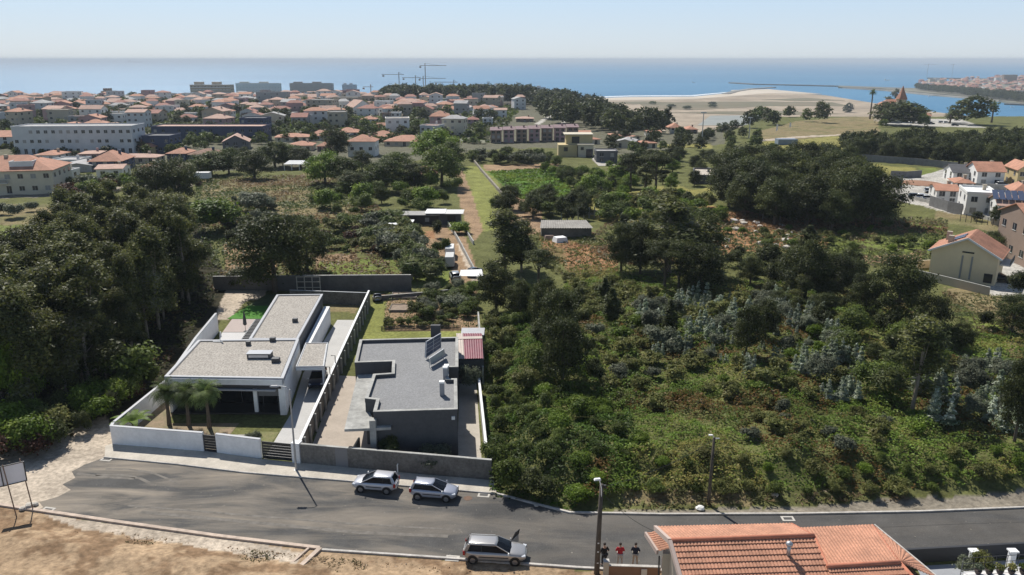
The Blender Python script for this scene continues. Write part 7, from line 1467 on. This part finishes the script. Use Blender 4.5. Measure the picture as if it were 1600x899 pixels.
scatter([(1118, 200), (1180, 188), (1300, 182), (1300, 189), (1200, 198), (1130, 212)], ['far_round', 'far_mid'], 110, (7, 10), 5.5, 'dense dark wood on the left flank of the castle hill', 'w', 76, avoid=False, mass=True)
fscatter([(1310, 246), (1320, 234), (1420, 230), (1490, 230), (1640, 224), (1700, 262), (1500, 262), (1420, 254)], ['far_round'], 95, (6.5, 9.5), 4, 'in the right forest', 'trees of the forest behind the white houses', 77)
scatter([(1310, 250), (1420, 255), (1500, 262), (1640, 270), (1640, 262), (1420, 248)], ['oak', 'oak'], 22, (6, 8.5), 4.5, 'at the forest wall', 'front trees of the right forest', 78, 11)
scatter([(1180, 240), (1310, 235), (1320, 255), (1200, 262)], ['oak', 'green'], 12, (3, 5), 5, 'below the hill meadow', 'trees below the hill meadow', 79, 10)
for a in [('far_round', 1384, 195, 160, 46, 'left one of the two dark trees before the castle like house'), ('far_round', 1412, 197, 159, 52, 'right one of the two dark trees before the castle like house'), ('far_round', 1432, 193, 166, 22, 'dark tree between the castle like house and its annex'), ('far_pine', 1395, 178, 140, 26, 'dark tree rising behind the castle tower'),
          ('far_round', 1516, 195, 150, 54, 'very large dark tree on the hill right of the parked cars'), ('far_round', 1490, 192, 170, 22, 'smaller tree left of the very large one on the hill'), ('far_mid', 1442, 199, 177, 18, 'bare V-shaped small tree by the hill car park'), ('far_mid', 1380, 199, 186, 14, 'small grey tree at the end of the hill meadow'), ('far_round', 1324, 180, 161, 13, 'lone small tree on the hill edge over the sand'), ('far_round', 1283, 192, 158, 22, 'dark tree at the right end of the hill flank wood'),
          ('far_round', 100, 192, 172, 38, 'large round dark tree behind the pale apartment block'), ('oak', 1433, 256, 238, 18, 'round tree by the dark car at the forest wall'), ('far_round', 1525, 345, 330, 16, 'small round tree before the solar panelled house'), ('oak', 1553, 352, 322, 16, 'round street tree before the solar panelled house')]:
    tp(a[0], a[1], a[2], a[3], a[4], a[5])
def hpalm(px, b, top, label, ln=3.4):
    x, y, z = ground(px, b); _, dy, dz = ray(px, top); zt = CAM_H + dz / dy * y; palm(x, y, zt - z - 1.2, label, px, 40, ln, 'palms on the castle hill', z, .45)
hpalm(1359, 186, 141, 'tall slim palm left of the castle like house'); hpalm(1416, 186, 160, 'palm rising behind the dark trees of the castle like house'); hpalm(1549, 192, 162, 'stocky palm right of the very large hill tree', 4.5); hpalm(1484, 193, 172, 'low palm by the white hill cars')
for i, (px, py) in enumerate(((1020, 163), (1049, 168), (1073, 171), (1114, 168), (1113, 164))):
    _, dy, dz = ray(px, py); t_ = (-55 - CAM_H) / dz; plant('far_mid', ray(px, py)[0] * t_, dy * t_, 7, 16, -55.3, f'dark shrub clump on the sand flats, {ordw(i + 1)} from left', 'shrub clumps on the sand flats')
scatter([(0, 250), (240, 245), (420, 225), (760, 228), (760, 205), (430, 195), (240, 222), (0, 236)], ['far_mid', 'far_round', 'far_mid'], 230, (2.5, 5.5), 4, 'garden greenery between the nearest houses of the town', 'w', 90, avoid=False, mass=True)
# wooded far bank: a mass of crowns
g = random.Random(9); Vs = []; Cs = []
for i in range(420):
    s = g.random(); px = 1432 + 180 * s; lo = 140.5 + (px - 1432) * .118; py = lo - g.random() * (3 + 6 * s); _, dy, dz = ray(px, py); t_ = (-50.5 - CAM_H) / dz; x = ray(px, py)[0] * t_; y = dy * t_
    o = mass_plant('far_round', x, y, g.uniform(10, 17), g); o.V[..., 2] += -50.5 - float(tz(x, y)); Vs.append(o.V[::2]); Cs.append(o.c[::2])
tag(put('far_trees', quadmesh('far_trees', np.concatenate(Vs), np.concatenate(Cs), LEAFG)), 'wooded far bank of the river below the distant town', 'wood', kind='stuff')
# town gardens: low greenery between the houses
cover('garden_green', 'low greenery between the houses of the town', [(-20, 236), (-20, 160), (560, 156), (820, 160), (790, 200), (760, 226), (420, 212)], .22, 2.6, 1.6, DARK + MID, 80, patch=30)

# ------------------------------------------------------------------ the air: even haze from the ground to just above the camera
hz = MB().box((0, 22400, -7.5), (110000, 45500, 111)).build('haze', None); hz.data.materials.clear()
hm = bpy.data.materials.new('haze air'); hm.use_nodes = True; nt = hm.node_tree
for n in list(nt.nodes):
    if n.type != 'OUTPUT_MATERIAL': nt.nodes.remove(n)
pv = nt.nodes.new('ShaderNodeVolumePrincipled'); pv.inputs['Color'].default_value = (0.82, 0.91, 1.0, 1); pv.inputs['Density'].default_value = 0.0001; pv.inputs['Anisotropy'].default_value = 0.0
nt.links.new(pv.outputs[0], [n for n in nt.nodes if n.type == 'OUTPUT_MATERIAL'][0].inputs['Volume']); hz.data.materials.append(hm); tag(hz, kind='stuff')
